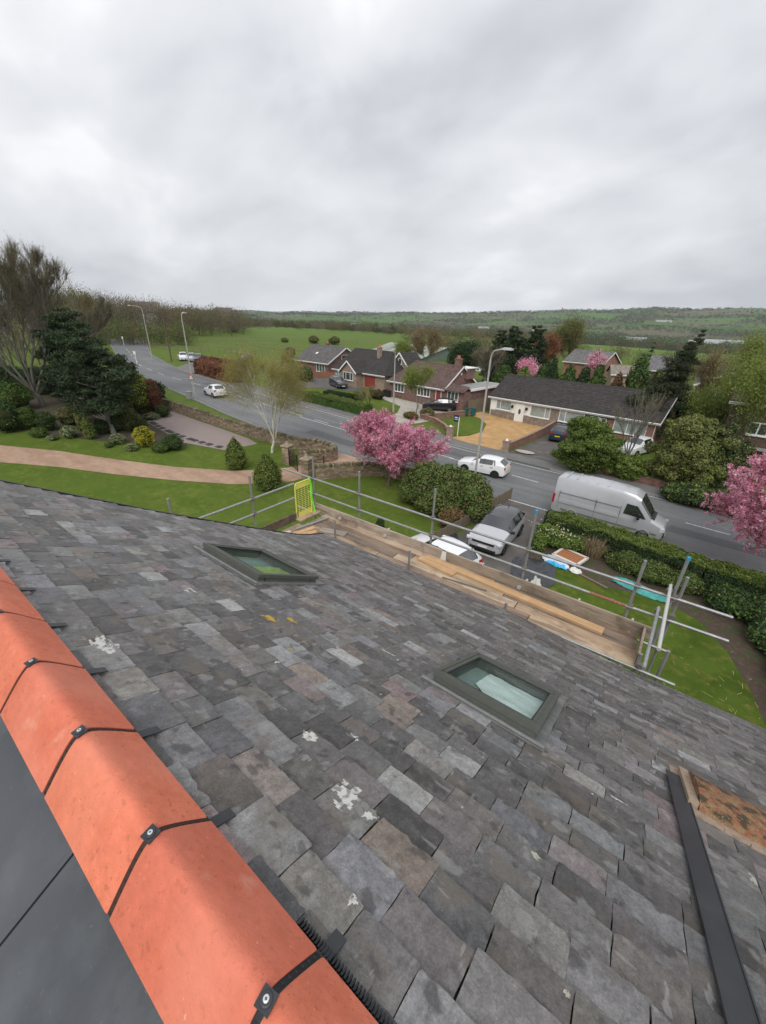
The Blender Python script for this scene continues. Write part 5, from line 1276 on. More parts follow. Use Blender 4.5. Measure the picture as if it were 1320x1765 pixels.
# things on the near lawn
def heap(name, label, cat, p, m_, sx, sy, h, seed, rz=0, nn=22, fold=1.0):
    t = thing(name, label, cat, p, rz); M_ = MB(); vs = []; fs = []
    for i in range(nn+1):
        for j in range(nn+1):
            u, v = -1+2*i/nn, -1+2*j/nn; edge = max(0, 1-max(abs(u), abs(v))**3)
            z = .02+edge*h*(.35+.65*abs(mnoise.noise(Vector((u*2.2*fold+seed, v*2.6*fold, seed)))))+.25*h*edge*mnoise.noise(Vector((u*7+seed, v*7, 2)))
            wv = .14*mnoise.noise(Vector((u*2+seed, v*2, 9))); vs.append(((u+wv)*sx, (v+wv*1.2)*sy, z))
    for i in range(nn):
        for j in range(nn):
            if (i+.5-nn/2)**2+(j+.5-nn/2)**2 > (nn/2*1.12)**2: continue
            a = i*(nn+1)+j; fs.append((a, a+nn+1, a+nn+2, a+1))
    M_.add(vs, fs); M_.build('sheet', m_, t, recalc=False); return t
m_turq = mat('turquoise_sheet', (.045, .26, .25), rough=.45, noise=[(5, 4, (.10, .42, .40), .45, .7, .7)]); m_tarp = mat('black_polythene', (.035, .037, .043), rough=.32, spec=.6)
heap('turquoise_sheet', 'crumpled turquoise sheet lying on the edge of the near lawn', 'sheet', Vector((.75, 20.35, .03)), m_turq, 1.25, .42, .22, 2.2, -.18)
heap('black_sheet', 'black polythene sheet spread beside the drive near the white bag', 'sheet', Vector((-3.95, 18.6, .03)), m_tarp, 1.1, 1.3, .14, 3.1, .3)
heap('black_sheet', 'black netting sheet on the lawn side of the silver car with the black roof', 'sheet', Vector((-8.9, 18.7, .03)), m_tarp, .45, 1.0, .12, 5.1, .2)
t = thing('pallet', 'white framed pallet of orange slats lying by the shrubs', 'pallet', Vector((-2.75, 21.0, .05)), -.25)
for i in range(6): MB().box((0, -.42+.17*i, .22), (1.25, .1, .03)).build('slat', mat('orange_slat', (.42, .18, .08), rough=.8) if 'orange_slat' not in MATS else MATS['orange_slat'], t)
m = MB(); m.box((0, -.56, .18), (1.45, .14, .12)); m.box((0, .56, .18), (1.45, .14, .12)); m.box((-.66, 0, .18), (.13, 1.1, .12)); m.box((.66, 0, .18), (.13, 1.1, .12)); m.build('frame', mat('white_board', (.62, .58, .54), rough=.7), t)
heap('plastic_bag', 'pale blue and white plastic sacks beside the pallet', 'bag', Vector((-3.3, 20.15, .05)), mat('blue_white_bag', (.58, .62, .68), rough=.4, noise=[(1.6, 2, (.05, .42, .72), .5, .54, 1)]), .75, .33, .3, 6.4, -.35)
heap('plastic_bag', 'small crumpled white bag at the corner of the pallet', 'bag', Vector((-2.2, 19.95, .05)), mat('white_bag', (.7, .69, .66), rough=.5), .3, .22, .28, 7.7, 0)
heap('white_bag', 'white sack standing by the drive behind the scaffold post', 'bag', Vector((-3.4, 17.3, .0)), MATS['white_bag'], .25, .2, .9, 9.1, 0)
b = thing('timber_length', 'brown timber lying across the lawn by the white bags', 'timber', (-1.3, 19.6, .05)); MB().bar((-2.1, 19.85, .09), (-.6, 19.35, .09), .1, .06).build('timber', m_fence, b, world=True)
# ================================================================ HOUSES
m_tile_d = mat('dark_concrete_tile', usecol=True, rough=.85, spec=.2, noise=[(3, 6, (.6,), .45, .7, .5), (6, 5, (.10, .10, .07), .60, .74, .5)], bump=(20, 4, .3, .01))
m_white = mat('white_render', (.84, .83, .80), rough=.85, noise=[(1.2, 5, (.74, .72, .68), .5, .72, .5)])
m_upvc = mat('white_frame', (.82, .82, .80), rough=.4)
m_wglass = mat('window_pane', (.06, .075, .078), rough=.05, spec=1.0, ior=1.7)
m_blind = mat('window_pane_with_blinds', (.33, .37, .36), rough=.12, spec=.8, ior=1.6, noise=[(1.5, 3, (.20, .24, .24), .45, .65, .8)])
m_brown = brickmat('brown_brick', (.25, .19, .15), (.19, .15, .12), (.33, .30, .26), bw=.30, bh=.10)
m_red = brickmat('orange_red_brick', (.30, .10, .06), (.24, .08, .05), (.32, .27, .23))
m_dred = brickmat('dark_red_brick', (.21, .085, .07), (.16, .065, .055), (.26, .22, .20))
m_buff = brickmat('buff_brick', (.33, .23, .16), (.27, .185, .13), (.36, .31, .26))
m_dkbrown = brickmat('dark_brown_brick', (.12, .075, .055), (.09, .058, .045), (.15, .12, .10))
m_door_w = mat('white_door', (.78, .78, .76), rough=.4); m_reddoor = mat('red_garage_door', (.27, .045, .035), rough=.6)
m_grey = mat('grey_felt_roof', (.30, .30, .29), rough=.9, noise=[(1.5, 5, (.20, .20, .19), .45, .7, .7)])
m_brassy = mat('cream_door', (.50, .46, .34), rough=.5)
TD = (.060, .054, .054); TG = (.135, .125, .125); TB_ = (.14, .095, .085)
def slope(M_, a, b, c, d, col, seed, ch=.30, cw=.30):
    """courses of tiles on the quad a-b (eave) c-d (top), a under d"""
    r = random.Random(seed); a, b, c, d = map(Vector, (a, b, c, d)); H_ = (d-a).length; n = max(2, round(H_/ch)); nm = (b-a).cross(d-a).normalized()
    if nm.z < 0: nm = -nm
    for i in range(n):
        t0, t1 = i/n, min(1, (i+1)/n+.12/n)
        p0, p1 = a.lerp(d, t0), b.lerp(c, t0); q0, q1 = a.lerp(d, t1), b.lerp(c, t1); k = max(1, round((p1-p0).length/cw)); off = .5*(i % 2)/k
        for j in range(k+1):
            u0, u1 = max(0, j/k-off), min(1, (j+1)/k-off)
            if u1-u0 < .004: continue
            v = r.uniform(.82, 1.18); cc = tuple(x*v for x in col); g_ = .004/max(1, (p1-p0).length)
            u0 += g_; u1 -= g_
            vs = [p0.lerp(p1, u0)+nm*.05, p0.lerp(p1, u1)+nm*.05, q0.lerp(q1, u1)+nm*.018, q0.lerp(q1, u0)+nm*.018, p0.lerp(p1, u0)+nm*.005, p0.lerp(p1, u1)+nm*.005]
            M_.add([tuple(x) for x in vs], [(0, 1, 2, 3), (4, 5, 1, 0)], cc)
    return M_
def window(par, x, z, w, h, y=0, panes=(.3, .7), m_=None, face='front', fr=.06, sill=True):
    """window whose lower left corner is (x,z) in the wall plane; face front (-y) or right (+x)"""
    def place(M_, cx, cz, sx, sy, sz, off):
        if face == 'front': M_.box((cx, y-off, cz), (sx, sy, sz))
        else: M_.box((y+off, cx, cz), (sy, sx, sz))
    f = MB()
    for cx, cz, sx, sz in ((x+w/2, z+fr/2, w, fr), (x+w/2, z+h-fr/2, w, fr), (x+fr/2, z+h/2, fr, h-2*fr), (x+w-fr/2, z+h/2, fr, h-2*fr)): place(f, cx, cz, sx, .09, sz, .035)
    acc = 0; tot = sum(panes)
    for p_ in panes[:-1]: acc += p_/tot*w; place(f, x+acc, z+h/2, fr, .085, h-2*fr, .035)
    o = f.build('window', m_upvc, par)
    g_ = MB(); place(g_, x+w/2, z+h/2, w-fr, .02, h-fr, .012); g_.build('pane', m_ or m_wglass, o)
    if sill:
        s = MB(); place(s, x+w/2, z-.035, w+.12, .16, .06, .06); s.build('sill', m_upvc, o)
    return o
def gable_house(label, loc, rz, W_, D, eh, rh, wall, tile, seed, name='bungalow', hipL=0, hipR=0, over=.35, fasc=None, ch=.32, cat='house', gw=None, group=None):
    t = thing(name, label, cat, loc, rz, group)
    MB().bb(0, W_, 0, D, -.5, eh).build('wall', wall, t)
    g_ = MB()
    if not hipL: g_.prism([(0, eh), (D, eh), (D/2, rh-.12)], .001, .2, plane='YZ'); g_.build('gable_wall', gw or wall, t); g_ = MB()
    if not hipR: g_.prism([(0, eh), (D, eh), (D/2, rh-.12)], W_-.2, W_-.001, plane='YZ'); g_.build('gable_wall', gw or wall, t)
    r = MB(); dz = over*(rh-eh)/(D/2); xl, xr = -over if True else 0, W_+over
    e0 = eh-dz
    rl_, rr_ = (hipL if hipL else -over), (W_-hipR if hipR else W_+over)
    slope(r, (xl, -over, e0), (xr, -over, e0), (rr_, D/2, rh), (rl_, D/2, rh), tile, seed, ch)
    slope(r, (xr, D+over, e0), (xl, D+over, e0), (rl_, D/2, rh), (rr_, D/2, rh), tile, seed+1, ch)
    if hipL: slope(r, (xl, D+over, e0), (xl, -over, e0), (rl_, D/2, rh), (rl_, D/2, rh), tile, seed+2, ch)
    if hipR: slope(r, (xr, -over, e0), (xr, D+over, e0), (rr_, D/2, rh), (rr_, D/2, rh), tile, seed+3, ch)
    o = r.build('roof', m_tile_d, t, recalc=False)
    q = MB(); q.add([(xl, -over, e0), (xr, -over, e0), (rr_, D/2, rh), (rl_, D/2, rh)], [(0, 1, 2, 3)]); q.add([(xl, D+over, e0), (xr, D+over, e0), (rr_, D/2, rh), (rl_, D/2, rh)], [(0, 1, 2, 3)]); q.build('underlay', m_felt, o, recalc=False)
    rg_ = MB(); x = rl_
    while x < rr_-.05: rg_.tube((x+.01, D/2, rh+.01), (min(x+.44, rr_), D/2, rh+.01), .10, n=8, col=tuple(c*1.1 for c in tile)); x += .45
    rg_.build('ridge', m_tile_d, o)
    f = MB(); f.box((W_/2, -over+.01, e0-.05), (W_+2*over, .03, .2)); f.tube((-over, -over-.07, e0+.02), (W_+over, -over-.07, e0+.02), .055, n=8); f.build('fascia', fasc or m_upvc, t)
    if not hipR:
        v = MB(); v.bar((W_+over-.02, -over, e0-.04), (W_+over-.02, D/2, rh-.04), .04, .2); v.bar((W_+over-.02, D+over, e0-.04), (W_+over-.02, D/2, rh-.04), .04, .2); v.build('bargeboard', fasc or m_upvc, t)
    return t
def chimney(par, x, y, z0, z1, m_, w=.6, pots=2):
    c = MB(); c.bb(x-w/2, x+w/2, y-w/2, y+w/2, z0, z1); c.bb(x-w/2-.06, x+w/2+.06, y-w/2-.06, y+w/2+.06, z1-.22, z1-.08); o = c.build('chimney', m_, par)
    for i in range(pots): p = MB(); p.lathe([(.12, 0), (.10, .05), (.10, .32), (.12, .36)], (x+(i-(pots-1)/2)*.28, y, z1), 10, (.5, .17, .09)); p.build('chimney_pot', m_terra, o)
# --- long semi detached bungalow, white and red halves
B1 = Vector((-20.9, 52.3, .15)); rzB = math.atan2(49.5-52.3, 18.9)
b = gable_house('long low bungalow opposite, white rendered left half and red brick right half, dark roof', B1, rzB, 19.3, 7.6, 2.75, 5.05, m_red, TD, 3, ch=.30)
W_ = 19.3
m = MB(); m.bb(.02, 8.2, -.05, .0, .95, 2.7); m.build('render', m_white, b)
m = MB(); m.bb(-.03, 8.2, -.12, .0, -.3, .93); m.bb(8.2, 9.55, -.13, .0, -.3, 2.7); m.build('stone_cladding', m_brown, b)
m = MB(); m.bb(-.035, .0, -.1, 7.6, -.3, 2.7); m.build('side_render', m_white, b)
window(b, .85, 1.15, 2.15, 1.2, -.05, (.28, .72), m_blind); window(b, 5.65, 1.0, 2.5, 1.35, -.05, (.75, .25), m_blind)
window(b, 9.3+.0, 1.05, 2.85, 1.3, -.13, (.26, .74), m_blind); window(b, 15.3, .95, 3.2, 1.35, 0, (.42, .36, .22), m_blind)
def door(par, x, z, w, h, y, m_, oval=False, side=0, lites=0):
    d = MB(); d.box((x+w/2, y-.03, z+h/2), (w, .07, h)); o = d.build('door', m_, par)
    f = MB()
    for cx, sx in ((x-.04, .08), (x+w+.04, .08)): f.box((cx, y-.045, z+h/2), (sx, .1, h+.08))
    f.box((x+w/2, y-.045, z+h+.04), (w, .1, .08)); f.build('door_frame', m_upvc, o)
    g_ = MB()
    if oval: g_.prism([(x+w/2+.17*math.cos(a*PI/8), z+h*.58+.34*math.sin(a*PI/8)) for a in range(16)], y-.075, y-.06)
    for i in range(lites): g_.box((x+w*(i+1)/(lites+1), y-.065, z+h*.58), (w*.16, .02, h*.52))
    if g_.n: g_.build('door_glass', m_wglass, o)
    h_ = MB(); h_.tube((x+w*.86, y-.10, z+h*.45), (x+w*.86, y-.10, z+h*.52), .015, n=6); h_.build('handle', m_screw, o)
    return o
door(b, 3.75, .05, 1.05, 2.15, -.1, m_door_w, oval=True); door(b, 12.75, .05, 1.05, 2.1, 0, m_door_w, lites=3); window(b, 13.95, .1, .55, 2.05, 0, (1,), None, sill=False)
for x in (3.25, 5.2):
    hb = thing('hanging_basket', 'hanging basket %s the oval window door of the white bungalow' % ('left of' if x < 4 else 'right of'), 'plant', B1+Matrix.Rotation(rzB, 3, 'Z') @ Vector((x, -.33, 1.75)), rzB, 'hanging baskets by the front door')
    m = MB(); m.lathe([(.02, -.16), (.12, -.12), (.17, 0)], (0, 0, 0), 8); m.build('basket', m_iron, hb); P, d = cloudpts([(0, 0, .06)], [.2], 400, np.random.default_rng(int(x)), .4); m = MB(); m.quads(leafquads(P, .04, np.random.default_rng(1)), colmix(PAL['dark']+PAL['maroon'], 400, np.random.default_rng(2))); m.build('foliage', m_leaf, hb)
m = MB(); m.tube((.12, -.16, 0), (.12, -.16, 2.45), .04, n=8); m.build('downpipe', m_upvc, b); m = MB(); m.tube((W_-.1, -.07, 0), (W_-.1, -.07, 2.45), .035, n=8); m.build('downpipe', m_upvc, b)
# --- house C, brown hipped
B2 = Vector((-37.0, 51.4, gz(-36)+.05)); rz2 = math.atan2(49.5-51.4, 13.4)
c = gable_house('brown tiled brick house with a red gable end and a flat roofed garage', B2, rz2, 10.2, 7.6, 2.4, 4.95, m_dred, TB_, 13, name='brick_house', hipL=1.7, ch=.27, gw=m_dred)
chimney(c, 9.7, 3.5, 3.7, 6.0, m_dred, .75); window(c, 1.1, .85, 1.9, 1.3, 0, (1, 1, 1)); window(c, 5.6, .85, 2.3, 1.3, 0, (1, 1, 1, 1)); window(c, 10.9, .85, 1.8, 1.25, -.02, (1, 1, 1)); door(c, 9.0, .05, .8, 2.0, 0, m_reddoor)
m = MB(); m.bb(10.203, 13.5, -.02, 9.2, -.5, 2.2); m.build('garage_wall', m_dred, c); m = MB(); m.bb(10.6, 13.8, 1.2, 9.4, 2.42, 2.56); m.build('flat_roof', m_grey, c); m = MB(); m.bb(13.72, 13.83, 1.16, 9.42, 2.26, 2.58); m.bb(10.6, 13.7, 9.4, 9.45, 2.26, 2.58); m.build('fascia', m_upvc, c)
m = MB(); slope(m, (9.9, -.45, 2.2), (13.8, -.45, 2.2), (13.5, 1.4, 2.75), (9.9, 1.4, 2.95), TB_, 77, .27); m.build('porch_roof', m_tile_d, c, recalc=False)
m = MB(); m.bb(9.0, 10.6, 4.6, 6.6, 3.2, 4.6); o = m.build('dormer', m_dred, c); m = MB(); m.bb(8.8, 10.8, 4.4, 6.8, 4.6, 4.72); m.build('dormer_roof', m_upvc, o)
m = MB(); m.lathe([(.0, 0), (.16, 0), (.16, .04), (0, .04)], (10.2, 3.8, 3.9), 12, axis='X'); m.build('round_vent', m_upvc, c)
# --- house B
B3 = Vector((-50.9, 54.1, gz(-46)+.05)); rz3 = -.13
h = gable_house('buff brick bungalow with a small front gable, red garage door and tall chimney', B3, rz3, 12.2, 10.2, 2.3, 5.25, m_buff, TD, 23, name='brick_house', ch=.30, hipR=3.2)
chimney(h, 7.4, 3.6, 3.6, 6.0, m_buff, .6)
def front_gable(par, x0, x1, y0, y1, eh, rh, wall, tile, seed):
    MB().bb(x0, x1, y0, y1, -.4, eh).build('bay_wall', wall, par); MB().prism([(x0, eh), (x1, eh), ((x0+x1)/2, rh-.1)], y0+.001, y0+.2).build('bay_gable', wall, par)
    m = MB(); xm = (x0+x1)/2; ov = .3; dz = ov*(rh-eh)/((x1-x0)/2); slope(m, (x1+ov, y0-.3, eh-dz), (x1+ov, y1, eh-dz), (xm, y1, rh), (xm, y0-.3, rh), tile, seed, .3); slope(m, (x0-ov, y1, eh-dz), (x0-ov, y0-.3, eh-dz), (xm, y0-.3, rh), (xm, y1, rh), tile, seed+1, .3); m.build('bay_roof', m_tile_d, par, recalc=False)
    m = MB(); m.bar((x0-ov, y0-.32, eh-dz-.03), (xm, y0-.32, rh-.03), .05, .2); m.bar((x1+ov, y0-.32, eh-dz-.03), (xm, y0-.32, rh-.03), .05, .2); m.build('bargeboard', m_upvc, par)
front_gable(h, 3.4, 7.2, -1.5, 3.0, 2.35, 3.9, m_buff, TD, 24); window(h, 4.1, .9, 2.4, 1.25, -1.5, (1, 1.6, 1)); window(h, .4, .8, 2.5, 1.35, 0, (1, 1.3, 1), m_blind)
m = MB(); m.box((8.9, -.03, 1.1), (2.3, .05, 2.1)); m.build('garage_door', m_reddoor, h)
front_gable(h, 9.0, 12.6, 5.0, 9.0, 3.4, 5.3, m_buff, TD, 27); window(h, 10.4, 3.5, .8, .9, 5.0, (1,))
# --- house A
B4 = Vector((-63.5, 56.6, gz(-58)+.05))
a = gable_house('grey tiled brick bungalow behind a fence, furthest left of the houses opposite', B4, -.10, 9.6, 8.6, 2.3, 4.75, m_dred, TG, 33, name='brick_house', ch=.33)
window(a, 3.3, 2.7, 1.5, .8, 9.6, (1,), face='right', sill=False); window(a, 6.3, .6, 2.4, 1.5, 0, (1, 1, 1)); chimney(a, 3.0, 5.6, 3.8, 5.2, m_dred, .5, 1)
m = MB(); m.box((4.1, 2.0, 3.55), (.5, .5, .08), m=Matrix.Rotation(math.radians(29), 3, 'X')); m.build('skylight', m_upvc, a)
# --- right hand brown house
B5 = Vector((3.1, 44.6, 0)); hz_ = -.05
e = gable_house('dark brown brick house at the right edge behind the overgrown garden', B5, hz_, 11, 8.5, 6.3, 8.4, m_dkbrown, TB_, 43, name='brick_house', ch=.30)
p = at_y(1285, 748, 44.4); q = at_y(1318, 728, 44.4); window(e, 1.45, 3.7, 1.35, 1.05, 0, (1, 1), fr=.1)
door(e, 2.35, .1, 1.0, 2.05, 0, m_brassy); window(e, .9, .9, .8, 1.1, 0, (1,))
m = MB(); m.bb(.5, 4.8, -.75, .0, 2.65, 2.77); m.build('canopy', m_grey, e)
# --- backland houses
p, H_ = col_top(1262, 641, 72); r5 = gable_house('house with a white edged gable glimpsed through the trees on the right', Vector((p.x-3.4, 72, 0)), .0, .1, .1, .1, .2, m_buff, TB_, 50, name='brick_house') if False else None
t = thing('gabled_house', 'house with a white edged gable glimpsed through the trees on the right', 'house', Vector((p.x, 72, 0)), 0)
MB().bb(-3.2, 3.2, 0, 9, -.5, H_-1.8).build('wall', m_dkbrown, t); MB().prism([(-3.2, H_-1.8), (3.2, H_-1.8), (0, H_-.15)], .001, .2).build('gable_wall', m_dkbrown, t)
m = MB(); slope(m, (3.6, -.4, H_-2.0), (3.6, 9, H_-2.0), (0, 9, H_), (0, -.4, H_), (.12, .11, .11), 51, .32); slope(m, (-3.6, 9, H_-2.0), (-3.6, -.4, H_-2.0), (0, -.4, H_), (0, 9, H_), (.12, .11, .11), 52, .32); m.build('roof', m_tile_d, t, recalc=False)
m = MB(); m.bar((-3.6, -.42, H_-2.05), (0, -.42, H_-.05), .06, .22); m.bar((3.6, -.42, H_-2.05), (0, -.42, H_-.05), .06, .22); m.build('bargeboard', m_upvc, t); window(t, -1.6, H_-3.6, 1.5, 1.2, 0, (1, 1)); window(t, .6, H_-4.9, 1.9, 1.1, 0, (1, 1), m_blind)
def backhouse(label, px0, px1, py, y, rh, eh, D, wall, tile, seed, rz=0.0, name='brick_house', **k):
    a_, b_ = at_y(px0, py, y), at_y(px1, py, y); top = a_.z; base = terr(a_.x, y); 
    return gable_house(label, Vector((a_.x, y-D/2, top-rh)), rz, b_.x-a_.x, D, eh, rh, wall, tile, seed, name=name, ch=.5, **k)
backhouse('pinkish brick house with a slate roof beyond the long bungalow', 985, 1056, 602, 108, 6.5, 4.2, 8.5, m_red, (.17, .165, .165), 61, -.25)
backhouse('low house with a pale roof behind the row of evergreens', 1064, 1100, 630, 92, 3.6, 2.3, 6, m_buff, (.26, .23, .20), 63, .3)
backhouse('grey roofed house half hidden by the evergreens on the right', 1122, 1178, 613, 100, 6.0, 3.8, 9, m_dkbrown, (.16, .155, .16), 65, -.1)
backhouse('grey roofed house behind the white edged gable', 1235, 1300, 630, 92, 5.6, 3.2, 9, m_dkbrown, (.17, .16, .165), 67, -.1)
backhouse('white walled outbuilding behind the dark trees', 822, 850, 610, 96, 4.4, 3.2, 7, m_white, (.22, .22, .22), 69, .2, name='outbuilding')
# industrial shed
m_clad = mat('green_cladding', (.13, .17, .145), rough=.6, noise=[(.6, 3, (.10, .13, .11), .4, .7, .6)]); m_shroof = mat('fibre_cement_roof', (.30, .33, .29), rough=.8, noise=[(.25, 4, (.20, .21, .17), .5, .6, .8, (1, .1, .1))], bump=(2.4, 0, .5, .1, (1, .01, .01)))
a_, b_ = at_y(673, 590, 112), at_y(770, 589, 104)
t = thing('farm_shed', 'long pale roofed industrial shed behind the houses opposite', 'shed', Vector((a_.x, 112, terr(a_.x, 112))), math.atan2(-8, b_.x-a_.x)); L_ = math.hypot(8, b_.x-a_.x); top = a_.z-terr(a_.x, 112); D = 17
MB().bb(0, L_, -D/2, D/2, -.5, top-2.4).build('wall', m_clad, t); MB().prism([(-D/2, top-2.4), (D/2, top-2.4), (0, top-.1)], .001, .25, plane='YZ').build('gable_wall', m_clad, t); MB().prism([(-D/2, top-2.4), (D/2, top-2.4), (0, top-.1)], L_-.25, L_-.001, plane='YZ').build('gable_wall', m_clad, t)
for s in (-1, 1):
    m = MB(); x = -.3
    while x < L_+.3:
        m.add([(x, s*(D/2+.3), top-2.5), (x+.98, s*(D/2+.3), top-2.5), (x+.98, 0, top), (x, 0, top), (x+.5, s*(D/2+.3), top-2.44), (x+.5, 0, top+.06)], [(0, 4, 5, 3), (4, 1, 2, 5)]); x += .98
    m.build('roof_panel', m_shroof, t, recalc=False)
# boundary walls of the forecourt
m_rw = brickmat('red_garden_brick', (.26, .10, .07), (.20, .075, .055), (.28, .24, .21))
def brickwall(label, pts, h, seed, m_=None, hs=None, th=.23):
    t = thing('garden_wall', label, 'wall', (pts[0][0], pts[0][1], gz(pts[0][0]))); hs = hs or [h]*len(pts)
    for i, (a_, b_) in enumerate(zip(pts, pts[1:])):
        a, e_ = Vector((*a_, gz(a_[0]))), Vector((*b_, gz(b_[0]))); u = (e_-a).normalized(); s = Vector((-u.y, u.x, 0)).normalized()*th/2; vs = []
        for p, hh in ((a, hs[i]), (e_, hs[i+1])):
            for sg in (-1, 1):
                for z in (-.2, hh): vs.append(tuple(p+s*sg+Vector((0, 0, z))))
        m = MB(); m.add(vs, [(0, 1, 5, 4), (2, 6, 7, 3), (1, 3, 7, 5), (0, 2, 3, 1), (4, 5, 7, 6)]); m.build('wall_body', m_ or m_rw, t, world=True)
        c_ = MB(); c_.bar(a+Vector((0, 0, hs[i]+.03)), e_+Vector((0, 0, hs[i+1]+.03)), th+.06, .06); c_.build('coping', MATS['stone_cap'] if 'stone_cap' in MATS else mat('stone_cap', (.30, .21, .15), rough=.9, noise=[(5, 4, (.18, .14, .10), .45, .7, .7)]), t, world=True)
    return t
brickwall('low sloping brick wall between the golden gravel and the dark drive', [(-13.0, 38.2), (-12.6, 42), (-12.1, 46), (-11.9, 50.6)], .8, 1, hs=[.75, .8, 1.0, 1.15])
brickwall('low brick wall along the front of the small round lawn', [(-19.6, 38.6), (-21.5, 41), (-23.8, 42.6), (-26.0, 43.0)], .55, 2)
brickwall('low brick wall between the black car and the round lawn', [(-25.2, 42.6), (-23.6, 47.0), (-22.6, 49.6)], .7, 3)
brickwall('red brick wall along the far footway opposite the grey van', [(-6.6, 37.6), (-3.0, 37.4), (.6, 36.9), (2.2, 36.6), (6, 35.8), (14, 34.4)], .6, 4)
def bpillar(label, x, y, h, w=.62):
    t = thing('brick_pillar', label, 'gate pillar', (x, y, gz(x)), .15); MB().box((0, 0, h/2-.1), (w, w, h+.2)).build('shaft', m_buff, t); MB().box((0, 0, h+.04), (w+.1, w+.1, .09)).build('cap', MATS['stone_cap'], t)
    m = MB(); m.lathe([(.16, 0), (.13, .05), (.05, .14), (.01, .17)], (0, 0, h+.08), 10); m.build('finial', m_upvc, t); return t
bpillar('brick pillar at the right hand corner of the golden gravel', -13.0, 37.85, 1.1); bpillar('brick pillar by the estate agent board', -19.5, 38.5, 1.1)
# fences among the houses opposite
fence('garden_fence', 'tall brown board fence beside the flat roofed garage', [(-22.9, 49.8), (-22.0, 57.5)], 1.9, m_fence, 2.0, 'board')
fence('garden_fence', 'low red brown fence in front of the grey tiled bungalow', [(-58.4, 49.4), (-55.6, 51.6), (-54.3, 54.2), (-52.0, 56.0)], 1.1, m_fencered, 2.0, 'board')
m = thing('garden_gate', 'tall red brown timber gates between the two left hand houses', 'gate', (-52.2, 56, gz(-52))); MB().box((-51.0, 55.6, gz(-51)+1.0), (2.9, .06, 2.1), rz=-.3).build('boards', m_reddoor, m, world=True)
fence('field_fence', 'dark post and rail fence behind the parked cars, left run', [(-116, 55.5), (-108, 58.5), (-102.5, 62.0)], 1.3, m_fence, 2.0, 'rail')
fence('field_fence', 'dark post and rail fence beside the hedge corner, right run', [(-99.5, 63.0), (-92, 66.6), (-88, 69.5)], 1.5, m_fence, 1.6, 'rail')
fence('field_fence', 'long low rail fence along the far side of the paddock', [(-150, 60), (-139, 75), (-131, 92), (-122, 112), (-108, 128)], 1.1, m_fence, 5.0, 'rail', rails=2)
fence('field_fence', 'rail fence along the near edge of the paddock', [(-137, 56.5), (-128, 58), (-116, 55.5)], 1.2, m_fence, 3.0, 'rail', rails=2)
fence('field_fence', 'thin rail fence crossing the middle of the paddock', [(-137, 76), (-118, 81), (-99, 84), (-80, 90)], 1.1, m_fence, 4.0, 'rail', rails=2)
# wheelie bins
m_bing = mat('green_bin_plastic', (.02, .10, .07), rough=.5); m_bink = mat('dark_bin_plastic', (.02, .022, .025), rough=.5)
def bin_(label, x, y, m_, rz=0):
    t = thing('wheelie_bin', label, 'bin', (x, y, gz(x)), rz); b_ = MB(); vs = []
    for z, w in ((.08, .21), (.95, .28)): vs += [(-w, -w*1.1, z), (w, -w*1.1, z), (w, w*1.1, z), (-w, w*1.1, z)]
    b_.add(vs, [(3, 2, 1, 0), (4, 5, 6, 7), (0, 1, 5, 4), (1, 2, 6, 5), (2, 3, 7, 6), (3, 0, 4, 7)]); b_.build('bin_body', m_, t)
    l_ = MB(); l_.box((0, -.01, 1.0), (.6, .68, .06), m=Matrix.Rotation(-.06, 3, 'X')); l_.tube((-.25, .36, 1.0), (.25, .36, 1.0), .02, n=6); l_.build('lid', m_, t)
    for s in (-1, 1): w_ = MB(); w_.lathe([(.1, -.025), (.1, .025)], (s*.22, .25, .1), 10, axis='X'); w_.build('wheel', m_bink, t)
bin_('green wheelie bin against the fence by the golden gravel', -22.8, 49.0, m_bing, .2); bin_('blue green wheelie bin just behind the green one', -22.2, 49.9, mat('teal_bin_plastic', (.02, .12, .14), rough=.5), .1)
bin_('dark wheelie bin in front of the brown tiled house, left one', -36.9, 50.2, m_bink, .1); bin_('dark wheelie bin in front of the brown tiled house, right one', -36.2, 50.1, m_bink, 0)
# estate agent board
sg = thing('sale_board', 'dark blue estate agent board on a post by the brick pillar', 'sign', (-19.0, 39.3, gz(-19))); m = MB(); m.box((0, 0, 1.05), (.07, .07, 2.1)); m.build('post', m_upvc, sg)
m = MB(); m.box((-.33, -.02, 1.95), (.6, .03, .75)); o = m.build('board', mat('navy_board', (.012, .035, .075), rough=.5), sg); m = MB(); m.box((-.33, -.04, 2.05), (.34, .006, .09)); m.box((-.33, -.04, 1.86), (.44, .006, .05)); m.build('board_print', m_upvc, o)
